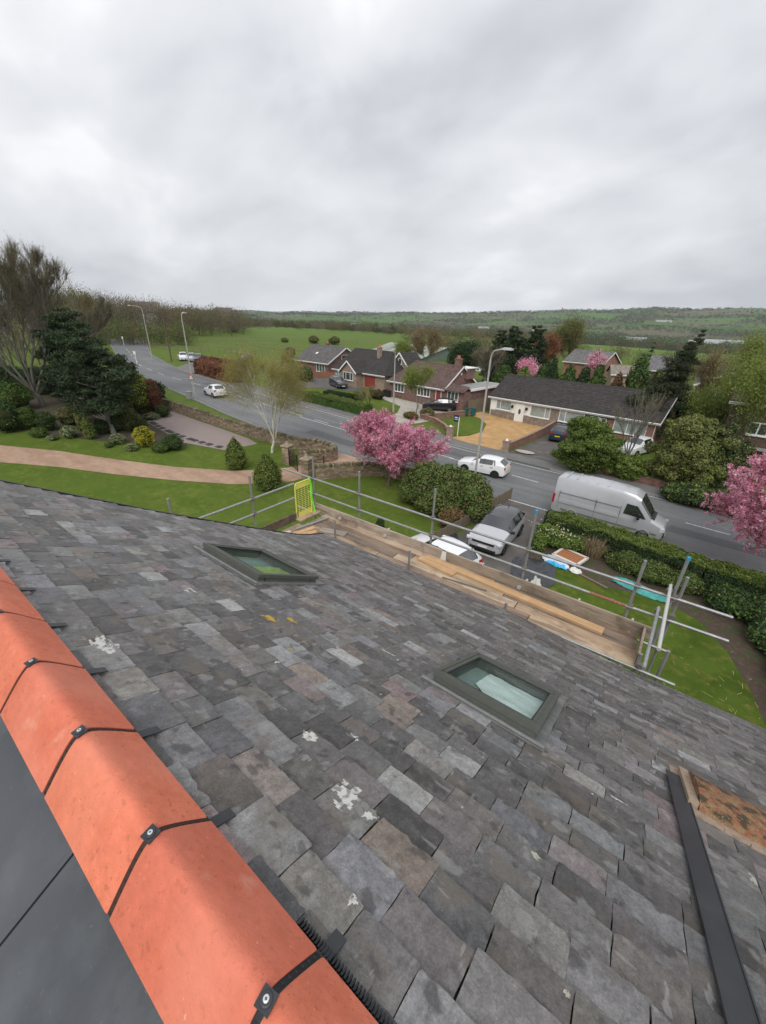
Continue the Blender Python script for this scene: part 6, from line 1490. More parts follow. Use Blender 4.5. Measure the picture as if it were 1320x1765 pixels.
# ================================================================ VEHICLES
m_tyre = mat('tyre_rubber', (.018, .018, .018), rough=.85); m_alloy = mat('alloy_wheel', (.42, .43, .45), rough=.35, metal=.8); m_dkalloy = mat('dark_alloy', (.06, .06, .065), rough=.35, metal=.6)
m_cglass = mat('car_glass', (.02, .024, .027), rough=.03, spec=1.0, ior=1.7); m_trim = mat('black_trim', (.02, .02, .021), rough=.5); m_lampg = mat('headlamp', (.55, .58, .60), rough=.08, spec=1); m_lampr = mat('tail_lamp', (.40, .012, .012), rough=.15)
m_plw = mat('front_plate', (.72, .72, .70), rough=.5); m_ply = mat('rear_plate', (.65, .50, .06), rough=.5)
def paint(name, c, metal=0): return mat(name, c, .28, metal, spec=.5, coat=.8, noise=[(2, 3, tuple(x*.86 for x in c), .5, .8, .5)])
P_WHITE = paint('white_paint', (.78, .79, .80)); P_SIL = paint('silver_paint', (.50, .51, .53), .35); P_DARK = paint('dark_blue_paint', (.025, .035, .055), .3); P_BLACK = paint('black_paint', (.014, .015, .018)); P_GREY = paint('grey_paint', (.07, .075, .085), .3); P_BLUE = paint('blue_paint', (.10, .20, .36), .3); P_VAN = paint('van_silver_paint', (.44, .45, .47), .22)
def vehicle(name, label, cat, loc, rz, prof, W_, pnt, wheels, wr, roofp=None, belt=None, rear_plate=True, van=False, group=None, rimm=None, cpill=True):
    """prof: stations (x, z_sill, z_belt, z_top, belt half width factor, top half width factor) from the nose (+x) to the tail"""
    t = thing(name, label, cat, loc, rz, group); hw = W_/2
    # refine the stations
    S = [list(map(float, p)) for p in prof]; body = MB(); n_ = len(S)
    def ring(p):
        x, zs, zb, zt, kb, kt = p; b_ = hw*kb; tp = hw*kt; g_ = zt-zb
        return [(x, b_*.80, zs), (x, b_*.965, zs+.06), (x, b_*1.0, zs+(zb-zs)*.45), (x, b_*.995, zs+(zb-zs)*.78), (x, b_*.955, zb), (x, tp+(b_*.955-tp)*.12, zt-g_*.14-.015), (x, tp*.88, zt-.012), (x, tp*.5, zt+.012), (x, 0, zt+.02)]
    R_ = [ring(p) for p in S]; K = 9
    def strip(M_, i, j0, j1, off=0):
        for s in (1, -1):
            for j in range(j0, j1):
                a, b_, c, d = R_[i][j], R_[i][j+1], R_[i+1][j+1], R_[i+1][j]
                q = [(p[0], (p[1]+off)*s if p[1] > .01 else p[1]*s, p[2]) for p in (a, b_, c, d)]
                M_.add(q, [(0, 1, 2, 3) if s > 0 else (3, 2, 1, 0)])
    side, top_g, roof, rear_g = MB(), MB(), MB(), MB()
    cab = [i for i in range(n_) if S[i][3]-S[i][2] > .12]
    c0, c1 = min(cab), max(cab)
    for i in range(n_-1):
        strip(body, i, 0, 4)
        glassy = c0 <= i < c1
        if van: (strip(body, i, 4, 8) if not (c0-1 <= i < c0) else (strip(top_g, i, 5, 8), strip(body, i, 4, 5)))
        elif glassy: strip(body if (cpill and i == c1-1) else side, i, 4, 5); strip(roof, i, 5, 8)
        elif i == c0-1: strip(body if cpill else side, i, 4, 5); strip(top_g, i, 5, 8)
        elif i == c1: strip(body if cpill else side, i, 4, 5); strip(rear_g, i, 5, 8)
        else: strip(body, i, 4, 8)
    for e in (0, n_-1):
        r = R_[e]; vs = [(p[0], p[1], p[2]) for p in r]+[(p[0], -p[1], p[2]) for p in reversed(r[:-1])]; body.add(vs, [tuple(range(len(vs)))])
    sill = [(p[0], s*hw*.78*p[4], p[1]) for s in (1,) for p in S]+[(p[0], -hw*.78*p[4], p[1]) for p in reversed(S)]
    body.add(sill, [tuple(range(len(sill)))])
    o = body.build('body', pnt, t); smooth_by_angle(o, 35)
    if roof.n: o2 = roof.build('roof', roofp or pnt, t); smooth_by_angle(o2, 35)
    o3 = top_g.build('windscreen', m_cglass, t); smooth_by_angle(o3, 30)
    if rear_g.n: smooth_by_angle(rear_g.build('rear_window', m_cglass, t), 30)
    if side.n: o4 = side.build('side_windows', m_cglass, t); smooth_by_angle(o4, 35)
    # pillars over the glass
    if not van:
        pl = MB()
        def pil(x, w, sl=0):
            for s in (1, -1):
                i = max(j for j in range(n_-1) if S[j][0] >= x or j == 0); a, b_ = S[i], S[i+1]; f_ = (a[0]-x)/(a[0]-b_[0]); r0 = [tuple(a_+(c_-a_)*f_ for a_, c_ in zip(u, v)) for u, v in zip(R_[i], R_[i+1])]
                p, q = r0[4], r0[5]; pl.bar((p[0]-sl, s*(p[1]+.006), p[2]), (q[0]+sl, s*(q[1]+.006), q[2]+.02), w, .03)
        xs = belt or []
        for x, w, sl in xs: pil(x, w, sl)
        if pl.n: pl.build('pillars', P_BLACK, t)
        # A pillars and C pillars along the screen edges
        ap = MB()
        for s in (1, -1):
            for i in (c0-1, c1):
                a, b_ = R_[i], R_[i+1]; ap.bar((a[5][0], s*(a[5][1]-.01), a[5][2]-.01), (b_[5][0], s*(b_[5][1]-.01), b_[5][2]-.01), .05, .03)
        ap.build('screen_pillars', roofp or pnt, t)
    for x in wheels:
        for s in (1, -1):
            w_ = MB(); y = s*(hw-.10); w_.lathe([(wr*.62, -.11), (wr*.95, -.11), (wr, -.08), (wr, .08), (wr*.95, .11), (wr*.62, .11)], (x, y, wr), 24, axis='Y'); wo = w_.build('wheel', m_tyre, t)
            r = MB(); r.lathe([(wr*.64, -.02), (wr*.64, .02), (wr*.60, .03)], (x, y+s*.085, wr), 20, axis='Y'); r.build('wheel_well', m_trim, wo)
            sp = MB()
            for k in range(5):
                a = 2*PI*k/5+.3; sp.bar((x, y+s*.115, wr), (x+wr*.62*math.cos(a), y+s*.115, wr+wr*.62*math.sin(a)), .03, wr*.20)
            sp.lathe([(wr*.66, -.012), (wr*.66, .012), (wr*.60, .012), (wr*.60, -.012)], (x, y+s*.112, wr), 20, axis='Y'); sp.build('rim', rimm or m_alloy, wo)
            ar = MB(); pts = [(x+(wr+.045)*math.cos(a), s*(hw+.002), wr+(wr+.045)*math.sin(a)) for a in [PI*k/12 for k in range(13)]]
            for a, b_ in zip(pts, pts[1:]): ar.bar(a, b_, .05, .05)
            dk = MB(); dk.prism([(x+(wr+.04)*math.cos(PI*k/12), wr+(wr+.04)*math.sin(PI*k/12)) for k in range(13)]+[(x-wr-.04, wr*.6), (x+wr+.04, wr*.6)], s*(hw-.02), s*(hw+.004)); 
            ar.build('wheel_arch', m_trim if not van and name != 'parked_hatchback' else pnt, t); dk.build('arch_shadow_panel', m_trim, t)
    return t, S, hw
def extras(t, S, hw, hl, tl, plate_f, plate_r, mirror, grille=None, bump=True, mcol=None, handle=()):
    """hl, tl: (x,y,z,sx,sy,sz)"""
    for s in (1, -1):
        m = MB(); m.box((hl[0], s*hl[1], hl[2]), hl[3:], m=Matrix.Rotation(s*-.35, 3, 'Z')); m.build('headlight', m_lampg, t)
        m = MB(); m.box((tl[0], s*tl[1], tl[2]), tl[3:]); m.build('tail_light', m_lampr, t)
        m = MB(); m.box((mirror[0], s*mirror[1], mirror[2]), (.12, .2, .14)); m.build('mirror', mcol or m_trim, t)
        for x, z in handle: m = MB(); m.box((x, s*(hw+.005), z), (.18, .03, .03)); m.build('door_handle', m_trim, t)
    m = MB(); m.box(plate_f, (.03, .52, .11)); m.build('number_plate', m_plw, t); m = MB(); m.box(plate_r, (.03, .52, .11)); m.build('number_plate', m_ply, t)
    if grille: m = MB(); m.box(grille[:3], grille[3:]); m.build('grille', m_trim, t)
HB = [(2.02, .30, .62, .66, .62, .50), (1.95, .22, .72, .78, .86, .66), (1.72, .20, .80, .88, .97, .74), (1.15, .20, .90, .97, 1.0, .76), (.78, .20, .94, 1.03, 1.0, .77), (.12, .20, .98, 1.41, 1.0, .68), (-.35, .20, 1.00, 1.47, 1.0, .70), (-1.0, .20, 1.03, 1.47, 1.0, .69), (-1.5, .20, 1.08, 1.41, .99, .66), (-1.93, .24, 1.03, 1.07, .94, .62), (-2.03, .34, .80, .84, .88, .62)]
def hatch(label, loc, rz, pnt=P_WHITE, k=(1, 1), name='hatchback', rimm=None, group=None):
    pf = [(a*k[0], b_*1, c*k[1], d*k[1], e_, f_) for a, b_, c, d, e_, f_ in HB]
    t, S, hw = vehicle(name, label, 'car', loc, rz, pf, 1.78, pnt, (1.27*k[0], -1.28*k[0]), .31, belt=[(-.30*k[0], .07, 0), (-1.12*k[0], .10, .06)], rimm=rimm, group=group)
    extras(t, S, hw, (1.80*k[0], .64, .72*k[1], .30, .22, .13), (-1.94*k[0], .68, .86*k[1], .16, .26, .22), (2.03*k[0], 0, .40), (-2.04*k[0], 0, .62*k[1]), (.62*k[0], .98, .98*k[1]), (2.0*k[0], 0, .42, .06, 1.0, .16), mcol=pnt, handle=[(-.15*k[0], .82*k[1]), (-.95*k[0], .84*k[1])])
    return t
c1 = G(795, 812); c2 = G(868, 830)
hatch('white hatchback driving along the road past the pink cherry', Vector((-12.3, 31.0, 0.02)), PI+.06, k=(1.02, 1.02), rimm=m_dkalloy)
hatch('small white hatchback driving away on the left stretch of road', Vector((-51.2, 31.0, gz(-51.2)+.02)), PI-.16, k=(.90, 1.06))
# silver car with black roof on the drive, facing the camera
EV = [(2.18, .42, .78, .82, .66, .52), (2.10, .30, .90, .95, .88, .68), (1.85, .26, .98, 1.04, .98, .76), (1.2, .26, 1.04, 1.12, 1.0, .78), (.80, .26, 1.07, 1.17, 1.0, .79), (.18, .26, 1.08, 1.58, 1.0, .68), (-.4, .26, 1.10, 1.64, 1.0, .70), (-1.2, .26, 1.14, 1.62, 1.0, .69), (-1.65, .26, 1.18, 1.56, .99, .66), (-2.08, .34, 1.20, 1.24, .94, .62), (-2.16, .45, .90, .95, .90, .6)]
t, S, hw = vehicle('compact_suv', 'silver white compact SUV with a black roof parked facing the house on the tarmac drive', 'car', Vector((-6.75, 20.5, .04)), -PI/2+.03, EV, 1.98, P_WHITE if False else paint('light_silver_paint', (.50, .51, .53), .2), (1.35, -1.33), .37, roofp=paint('black_roof_paint', (.035, .037, .042)), belt=[(-.28, .07, 0), (-1.15, .09, .05)], rimm=m_dkalloy, cpill=False)
extras(t, S, hw, (2.07, .80, .88, .26, .36, .09), (-2.08, .78, 1.02, .16, .34, .10), (2.22, 0, .60), (-2.17, 0, .80), (.70, 1.08, 1.12), (2.17, 0, .80, .08, 1.25, .11))
m = MB(); m.box((2.17, 0, .43), (.08, 1.45, .13)); m.build('lower_grille', m_trim, t); m = MB(); m.box((.9, .0, 1.135), (.05, 1.1, .02)); m.build('wiper', m_trim, t)
m = MB(); m.lathe([(.05, 0), (.01, .09)], (-1.5, 0, 1.63), 6); m.build('roof_aerial', m_trim, t)
hatch('white car seen from above just beyond the front board of the scaffold', Vector((-8.0, 16.0, .04)), PI-.2, name='parked_car', k=(1.0, 1.10))
# grey van
VN = [(3.05, .45, .82, .86, .70, .56), (2.95, .32, 1.00, 1.05, .92, .70), (2.55, .30, 1.16, 1.24, 1.0, .78), (2.25, .30, 1.28, 1.40, 1.0, .80), (1.50, .30, 1.36, 2.42, 1.0, .80), (1.15, .30, 1.36, 2.60, 1.0, .82), (.4, .30, 1.36, 2.68, 1.0, .84), (-1.5, .30, 1.36, 2.70, 1.0, .84), (-3.1, .30, 1.36, 2.66, 1.0, .83), (-3.3, .36, 1.36, 2.58, .98, .80)]
t, S, hw = vehicle('panel_van', 'silver high roofed panel van standing on the road beside the long hedge', 'van', Vector((-2.0, 27.05, .02)), -.035, VN, 2.0, P_VAN, (2.05, -2.0), .35, van=True)
for s in (1, -1):
    m = MB(); pts = [(1.98, 1.38), (1.42, 2.02), (.86, 2.05), (.80, 1.42)]; y = hw
    m.add([(x, s*(hw*(.985 if z < 1.5 else .93)), z) for x, z in pts]+[(x, s*(hw*(.94 if z < 1.5 else .88)), z) for x, z in pts], [(0, 1, 2, 3), (4, 5, 6, 7), (0, 1, 5, 4), (1, 2, 6, 5), (2, 3, 7, 6), (3, 0, 4, 7)]); m.build('side_window', m_cglass, t)
    m = MB(); m.box((0, s*(hw+.004), .62), (5.4, .03, .10)); m.build('rubbing_strip', mat('grey_trim', (.16, .16, .165), rough=.5) if 'grey_trim' not in MATS else MATS['grey_trim'], t)
    ln = MB()
    for x in (.62, -.75, -2.95): ln.box((x, s*(hw*.985), 1.25), (.014, .03, 1.2))
    ln.box((-1.2, s*(hw*.985), 1.72), (3.5, .03, .014)); ln.box((-1.2, s*(hw*1.0), 1.02), (3.5, .02, .014)); ln.build('panel_seam', m_trim, t)
    m = MB(); m.box((1.62, s*1.16, 1.50), (.14, .26, .32)); m.build('mirror', m_trim, t); m = MB(); m.box((-3.27, s*.93, 1.25), (.12, .16, .62)); m.build('tail_light', m_lampr, t)
    m = MB(); m.box((2.88, s*.78, .92), (.26, .3, .2), m=Matrix.Rotation(s*-.35, 3, 'Z')); m.build('headlight', m_lampg, t)
m = MB(); m.box((3.03, 0, .62), (.1, 1.5, .34)); m.build('grille', m_trim, t); m = MB(); m.box((3.09, 0, .45), (.02, .52, .11)); m.build('number_plate', m_plw, t); m = MB(); m.box((-3.33, 0, .7), (.02, .52, .11)); m.build('number_plate', m_ply, t)
m = MB(); m.box((2.32, 0, 1.40), (.18, 1.3, .02), m=Matrix.Rotation(.3, 3, 'Y')); m.build('scuttle', m_trim, t)
rb = MB()
for i in range(5): rb.box((-.4-.6*i, 0, 2.715), (.05, 1.4, .015))
rb.build('roof_rib', P_VAN, t)
# cars across the road
hatch('dark blue grey hatchback parked in front of the red garage house', Vector((-46.2, 49.9, gz(-46)+.05)), -.45, P_GREY, (1.08, 1.12), name='parked_car')
hatch('black hatchback with sun on its windscreen on the pale drive', Vector((-26.8, 48.9, gz(-27)+.05)), PI+.45, P_BLACK, (1.12, 1.12), name='parked_car')
hatch('dark blue hatchback parked beside the sloping brick wall', Vector((-10.2, 47.0, .05)), PI/2+.05, P_DARK, (1.08, 1.16), name='parked_car')
hatch('white car half hidden under the overgrown bushes by the red brick bungalow', Vector((-2.9, 46.6, .0)), -PI*.62, P_WHITE, (1.0, 1.1), name='parked_car')
hatch('white car in the roadside parking bay by the field', G(317, 621), -.5, P_WHITE, (1.0, 1.1), name='parked_car')
hatch('silver blue car behind the white one in the parking bay', G(331, 622.5), -.5, P_SIL, (1.0, 1.1), name='parked_car')
hatch('dark blue car at the hedge end of the parking bay', G(343, 624), -.5, P_DARK, (1.0, 1.1), name='parked_car')
p = G(425, 622); hatch('light blue car beyond the long russet hedge', Vector((p.x, p.y, p.z+.02)), -.9, P_BLUE, (1.05, 1.1), name='parked_car')
# ================================================================ STREET FURNITURE
m_lampcol = mat('lamp_column_paint', (.40, .39, .36), rough=.6, noise=[(3, 4, (.30, .29, .26), .5, .7, .6)])
m_conc = mat('concrete_column', (.36, .34, .29), rough=.9)
def lamp(label, loc, H_, ax, ay, group='street lamps along the road', L_=1.4):
    t = thing('street_lamp', label, 'street lamp', loc, 0, group); d = Vector((ax, ay, 0)).normalized(); m = MB(); m.lathe([(.11, -.1), (.11, 1.3), (.085, 1.4), (.06, H_-.7)], (0, 0, 0), 10); m.build('column', m_lampcol, t)
    a = MB(); pts = [Vector((0, 0, H_-.75))+d*L_*(1-math.cos(u*PI/2))*.35+Vector((0, 0, .62*math.sin(u*PI/2))) for u in [i/6 for i in range(7)]]+[Vector((0, 0, H_-.02))+d*L_]
    a.path(pts, .045, 8); a.build('bracket', m_lampcol, t); h_ = MB(); c = Vector((0, 0, H_))+d*(L_+.32); Rm = Matrix((d, Vector((-d.y, d.x, 0)), Vector((0, 0, 1)))).transposed(); h_.box(c, (.7, .26, .10), m=Rm); h_.box(c+Vector((0, 0, .06)), (.45, .18, .05), m=Rm); h_.build('lantern', mat('lantern_shell', (.55, .56, .56), rough=.4) if 'lantern_shell' not in MATS else MATS['lantern_shell'], t)
    g_ = MB(); g_.box(c-Vector((0, 0, .06)), (.5, .2, .03), m=Rm); g_.build('lamp_glass', m_lampg, t); return t
_q = at_y(848, 600, 26.2); lamp('tall street lamp in the foreground beside the white hatchback', Vector((_q.x, 26.2, 0)), _q.z, 1, -.1, L_=.75)
lb = G(337, 687); lamp('street lamp with the red warning triangle on its column', lb, top_h if False else 10.0, -.6, .9, L_=.5)
lb2 = G(263, 621); lamp('street lamp across the road on the left, arm reaching left', lb2, 10.2, -.95, -.3, L_=2.8)
lb3 = G(673, 716) if False else Vector((-30.4, 43.2, gz(-30))); lamp('slim street lamp in front of the brown tiled house', lb3, 7.6, .2, -.9, L_=.3)
# warning sign on the lamp
ws = thing('road_sign', 'red bordered warning triangle on the lamp column near the small white car', 'sign', lb+Vector((0, -.1, 2.6)), .35)
def tri(r, y, z=0): return [(r*math.cos(a), z+r*math.sin(a)) for a in (PI/2, PI/2+2*PI/3, PI/2+4*PI/3)]
m = MB(); m.prism(tri(.52, 0), -.03, -.01); m.build('triangle_plate', mat('sign_red', (.55, .03, .03), rough=.5), ws); m = MB(); m.prism(tri(.34, 0), -.04, -.031); m.build('white_field', m_upvc, ws); m = MB(); m.box((0, -.043, -.02), (.05, .004, .2)); m.box((0, -.043, 0), (.16, .004, .05)); m.build('sign_symbol', m_iron, ws)
for i, (px, py, h_, lb_) in enumerate([(155+0, 0, 0, '')][:0]): pass
def tpole(label, loc, H_, name='telegraph_pole', lean=0):
    t = thing(name, label, 'pole', loc); m = MB(); m.tube((0, 0, -.2), (lean, 0, H_), .15, .10, 10); m.build('pole', m_bark, t); m = MB(); m.box((lean, -.12, H_-.3), (1.1, .08, .1)); m.tube((lean-.45, -.12, H_-.25), (lean-.45, -.12, H_-.1), .03, n=6); m.tube((lean+.45, -.12, H_-.25), (lean+.45, -.12, H_-.1), .03, n=6); m.build('crossarm', m_bark, t); return t
tpole('brown telegraph pole between two lamps by the parked cars', G(296, 624), 9.2)
p, H_ = col_top(931, 592, 85); tpole('leaning telegraph pole beside the reddish tree behind the long bungalow', p, H_)
p, H_ = col_top(778, 598, 75); tpole('thin pole rising behind the brown tiled house', p, H_)
for px, py, lb_ in ((214, 596, 'white posted sign on the verge at the far left of the road'), (236, 627, 'grey roadside box sign on two posts on the left verge')):
    p = G(px, py); t = thing('verge_sign', lb_, 'sign', p, .5); m = MB(); m.tube((0, 0, 0), (0, 0, 2.2), .05, n=6); m.build('post', m_upvc, t); m = MB(); m.box((0, -.06, 2.0), (.5, .04, .6)); m.build('plate', m_plw, t)
cab_ = thing('roadside_cabinet', 'small grey cabinet in the grass by the foot of the sign lamp', 'cabinet', G(327, 688), .3); MB().box((0, 0, .45), (.7, .35, .9)).build('case', m_grey, cab_); MB().box((0, 0, .93), (.76, .41, .06)).build('lid', m_grey, cab_)
# ================================================================ PLANTING ACROSS THE ROAD
def bushpx(name, label, px, py, wpx, hpx, pal, seed, n=6000, size=.10, two=None, cat='shrub', **k):
    p = G(px, py); s = pxm(p); r, h = wpx*s, hpx*s*1.05
    if h > 1.5*r: C = [(0, 0, h*.3), (r*.15, 0, h*.55), (-r*.1, 0, h*.78)]; R = [(r*.95, r*.9, h*.3), (r, r, h*.28), (r*.72, r*.72, h*.24)]
    else: C = [(0, 0, h*.5), (-r*.45, .1, h*.42), (r*.45, -.1, h*.44)]; R = [(r*.7, r*.7, h*.5), (r*.55, r*.6, h*.42), (r*.55, r*.55, h*.44)]
    return shrub(name, label, p, C, R, n, size, pal, seed, cat, two=two, **k)
def pts(*a): return [(G(*q).x, G(*q).y) for q in a]
hedge('beech_hedge', 'long russet beech hedge along the far footway past the parking bay', pts((348, 643), (364, 648), (385, 654), (412, 661)), 2.4, 2.1, 42000, .075, 'russet', 201, rough=.2)
hedge('beech_hedge', 'second lower russet hedge behind the first, beside the light blue car', pts((352, 629), (385, 634), (415, 640)), 2.0, 1.5, 20000, .085, 'russet', 202, rough=.2)
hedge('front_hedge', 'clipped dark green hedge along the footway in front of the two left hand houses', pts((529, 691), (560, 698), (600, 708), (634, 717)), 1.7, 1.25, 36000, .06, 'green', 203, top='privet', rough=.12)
hedge('low_hedge', 'short dark hedge beside the parked grey hatchback', pts((562, 685), (580, 689), (604, 692)), 1.2, .95, 12000, .06, 'dark', 204)
bushpx('evergreen_shrub', 'bright green laurel in front of the grey tiled bungalow, left one', 498, 655, 17, 34, 'green', 205, 9000, .11)
bushpx('evergreen_shrub', 'blue green shrub in front of the grey tiled bungalow, right one', 527, 657, 17, 24, 'dark', 206, 8000, .10, ('green', .4))
bushpx('brown_shrub', 'brown twiggy shrub at the foot of the young green tree', 736, 721, 15, 18, 'brownbud', 207, 5000, .06, ('olive', .3))
bushpx('brown_shrub', 'low brown shrubs along the front wall by the young green tree', 708, 722, 16, 12, 'russet', 208, 4000, .06, ('green', .4))
bushpx('garden_shrub', 'low mixed shrubs in front of the red garage door', 650, 688, 14, 16, 'dark', 209, 5000, .08, ('maroon', .2))
bushpx('garden_shrub', 'green shrub in front of the buff house bay', 615, 690, 13, 14, 'olive', 210, 4000, .08, ('green', .4))
PAL['conif'] = PAL['pine'][:]+[(.085, .085, .045), (.07, .065, .04)]
def treepx(name, label, bpx, bpy, tpx, tpy, rpx, seed, **k):
    p = G(bpx, bpy); q = at_y(tpx, tpy, p.y); H_ = q.z-p.z; return tree(name, label, 'tree', p, H_, pxm(p)*rpx, seed, **k)
def treey(name, label, tpx, tpy, y, rpx, seed, **k):
    p, H_ = col_top(tpx, tpy, y); return tree(name, label, 'tree', p, H_, pxm(p)*rpx, seed, **k)
treepx('small_bare_tree', 'small bare ornamental tree on the lawn by the front hedge', 636, 706, 636, 668, 15, 211, bark=m_bark, depth=4, twk=4, twL=.5, tww=.01, twcol='brownbud', r0=.08)
treepx('young_tree', 'young tree in fresh green leaf in front of the brown tiled house', 718, 724, 717, 632, 20, 212, bark=m_greybark, depth=4, up=.6, ang=.4, twk=4, twL=.6, tww=.012, twcol='brownbud', leaf='yellowgreen', nleaf=12000, lsize=.06, spreadleaf=.25, r0=.09, trunk=.3)
# right hand gardens
bushpx('large_bush', 'bright green bushy conifer beside the dark blue parked hatchback', 1003, 812, 44, 84, 'privet', 213, 42000, .08, ('green', .3), rag=.6, core=.7)
bushpx('yellow_green_shrub', 'yellow green shrub behind the red brick wall, left of the tangle', 1078, 826, 26, 40, 'yellowgreen', 214, 14000, .07, ('green', .35), rag=1, core=.6)
bushpx('overgrown_bush', 'large overgrown olive green bush beside the end of the red bungalow', 1158, 838, 46, 112, 'olive', 215, 46000, .085, ('yellowgreen', .3), core=.6, rag=1)
bushpx('overgrown_bush', 'dark overgrown bush right of the largest one, above the wall end', 1215, 840, 44, 95, 'dark', 216, 34000, .085, ('olive', .5), core=.6, rag=1)
bushpx('overgrown_bush', 'mossy green bush in front of the dark brown house', 1250, 815, 26, 62, 'olive', 217, 18000, .08, ('yellowgreen', .35), core=.45, rag=1)
bushpx('ivy_shrub', 'low ivy covered shrubs above the red brick wall at the right', 1185, 868, 46, 34, 'dark', 218, 20000, .08, ('yellowgreen', .25))
bushpx('ivy_shrub', 'low green shrubs between the red wall and the right hand cherry', 1240, 884, 34, 40, 'green', 219, 16000, .08, ('dark', .4))
treepx('bare_tree', 'bare multi stemmed small tree in front of the red brick bungalow', 1076, 800, 1085, 668, 40, 220, bark=m_greybark, depth=4, up=.8, ang=.4, twk=2, twL=.7, tww=.012, twcol='greybrown', r0=.12, trunk=.10, first=5)
p, H_ = col_top(1218, 565, 53)
conifer('dark_conifer', 'tall thin dark conifer leaning right behind the overgrown bush', Vector((p.x-2.6, 53, 0)), H_, 3.9, 80000, .10, 'conif', 221, layers=28, base=.14, profile=lambda u: (1-u)**.75*(.75+.25*math.sin(u*19)), lean=(.22, 0), droop=.05)
treey('bare_tree', 'brown bare tree just right of the tall dark conifer', 1248, 600, 56, 32, 222, bark=m_greybark, depth=5, up=.6, ang=.42, twk=4, twL=1.2, tww=.014, twcol='brownbud', leaf='brownbud', nleaf=6000, lsize=.06, spreadleaf=.3, r0=.16)
bushpx('evergreen_shrub', 'dark evergreens filling the gap below the tall conifer', 1165, 752, 32, 62, 'dark', 223, 16000, .12, ('olive', .3))
def willow():
    p = G(1262, 815); q = at_y(1300, 590, p.y)
    t = tree('budding_tree', 'large tree with pale curved limbs and yellow green buds at the right edge', 'tree', p, q.z-p.z+.4, pxm(p)*78, 224, bark=m_greybark, depth=5, up=.5, ang=.62, twk=3, twL=1.1, tww=.012, twcol='olive', leaf='yellowgreen', nleaf=42000, lsize=.058, spreadleaf=.4, r0=.24, trunk=.12, first=4); return t
willow()
treey('budding_tree', 'loose yellow green tree in front of the white edged gable house', 1262, 640, 50.5, 26, 226, bark=m_greybark, depth=5, up=.5, ang=.55, twk=3, twL=1.0, tww=.012, twcol='olive', leaf='yellowgreen', nleaf=20000, lsize=.06, spreadleaf=.4, r0=.15, trunk=.15, first=4)
# row of evergreens behind the long bungalow
for i, (px, y, tpy, w_, pl, lb) in enumerate([(872, 64, 628, 20, 'green', 'leftmost of the evergreens behind the long bungalow, beside the pink tree'), (905, 63, 632, 18, 'yellowgreen', 'yellowish shrub in the evergreen row, below the small pink tree'), (938, 63, 626, 17, 'green', 'green shrub in the evergreen row, left of the darkest one'), (958, 62, 614, 12, 'dark', 'tallest and darkest cone in the evergreen row'), (985, 62, 627, 16, 'green', 'middle rounded evergreen of the row behind the bungalow'), (1012, 62, 630, 15, 'dark', 'dark rounded evergreen right of the middle one'), (1036, 62, 627, 15, 'green', 'rounded evergreen at the right end of the row, below the pinkish house'), (1112, 66, 612, 21, 'green', 'large evergreen standing apart at the right of the row'), (1070, 66, 642, 12, 'russet', 'brown shrub between the row and the large evergreen'), (1140, 68, 636, 15, 'olive', 'olive shrub right of the large evergreen')]):
    p, H_ = col_top(px, tpy, y); r = pxm(p)*w_
    shrub('evergreen_shrub', lb, p, [(0, 0, H_*.3), (0, 0, H_*.58), (0, 0, H_*.8)], [(r, r, H_*.32), (r*.9, r*.9, H_*.28), (r*.5, r*.5, H_*.2)], 9000, .13, pl, 230+i, 'tree', two=('dark', .3))
for i, (px, tpy, y, w_, lb) in enumerate([(866, 566, 78, 23, 'left of the three dark conifers'), (893, 558, 76, 27, 'middle and broadest of the three dark conifers'), (930, 556, 78, 24, 'right of the three dark conifers')]):
    p, H_ = col_top(px, tpy, y); conifer('dark_conifer', lb+' behind the white bungalow', p, H_, pxm(p)*w_, 42000, .16, 'pine', 250+i, layers=20, profile=lambda u: .25+.75*math.sin(PI*min(1, .25+u*.75)), group='three dark conifers')
treey('reddish_tree', 'reddish bare tree right of the dark conifers', 945, 578, 84, 17, 255, depth=5, up=.5, ang=.45, twk=4, twL=1.2, tww=.02, twcol='russet', leaf='russet', nleaf=6000, lsize=.09, spreadleaf=.4)
treey('blossom_tree', 'small pink blossoming tree below the dark conifers', 916, 616, 72, 15, 256, depth=4, up=.3, ang=.6, twk=5, twL=.6, tww=.02, twcol='maroon', leaf='pink', nleaf=6000, lsize=.09, spreadleaf=.3)
treey('blossom_tree', 'faint pink blossoming tree in front of the pinkish brick house', 1036, 608, 98, 14, 257, depth=4, up=.3, ang=.6, twk=5, twL=.6, tww=.02, twcol='maroon', leaf='pink', nleaf=2600, lsize=.09, spreadleaf=.4)
treey('budding_tree', 'spreading tree in new leaf left of the pinkish brick house', 992, 566, 112, 38, 258, bark=m_greybark, depth=5, up=.4, ang=.5, twk=4, twL=1.8, tww=.03, twcol='brownbud', leaf='olive', nleaf=16000, lsize=.13, spreadleaf=.7)
treey('bare_tree', 'bare brown tree behind the brown tiled house, in front of the shed', 735, 576, 84, 34, 259, bark=m_greybark, depth=5, up=.4, ang=.5, twk=4, twL=1.5, tww=.03, twcol='brownbud', leaf='brownbud', nleaf=8000, lsize=.10, spreadleaf=.5)
treey('evergreen_tree', 'dark green tree behind the right end of the brown tiled house', 810, 602, 72, 26, 260, depth=5, up=.3, ang=.55, twk=4, twL=1.0, tww=.03, twcol='greybrown', leaf='dark', nleaf=30000, lsize=.14, spreadleaf=.5)
treey('bare_tree', 'pale bare tree between the brown tiled house and the white bungalow', 845, 600, 66, 26, 261, bark=m_greybark, depth=5, up=.3, ang=.55, twk=4, twL=1.2, tww=.02, twcol='greybrown')
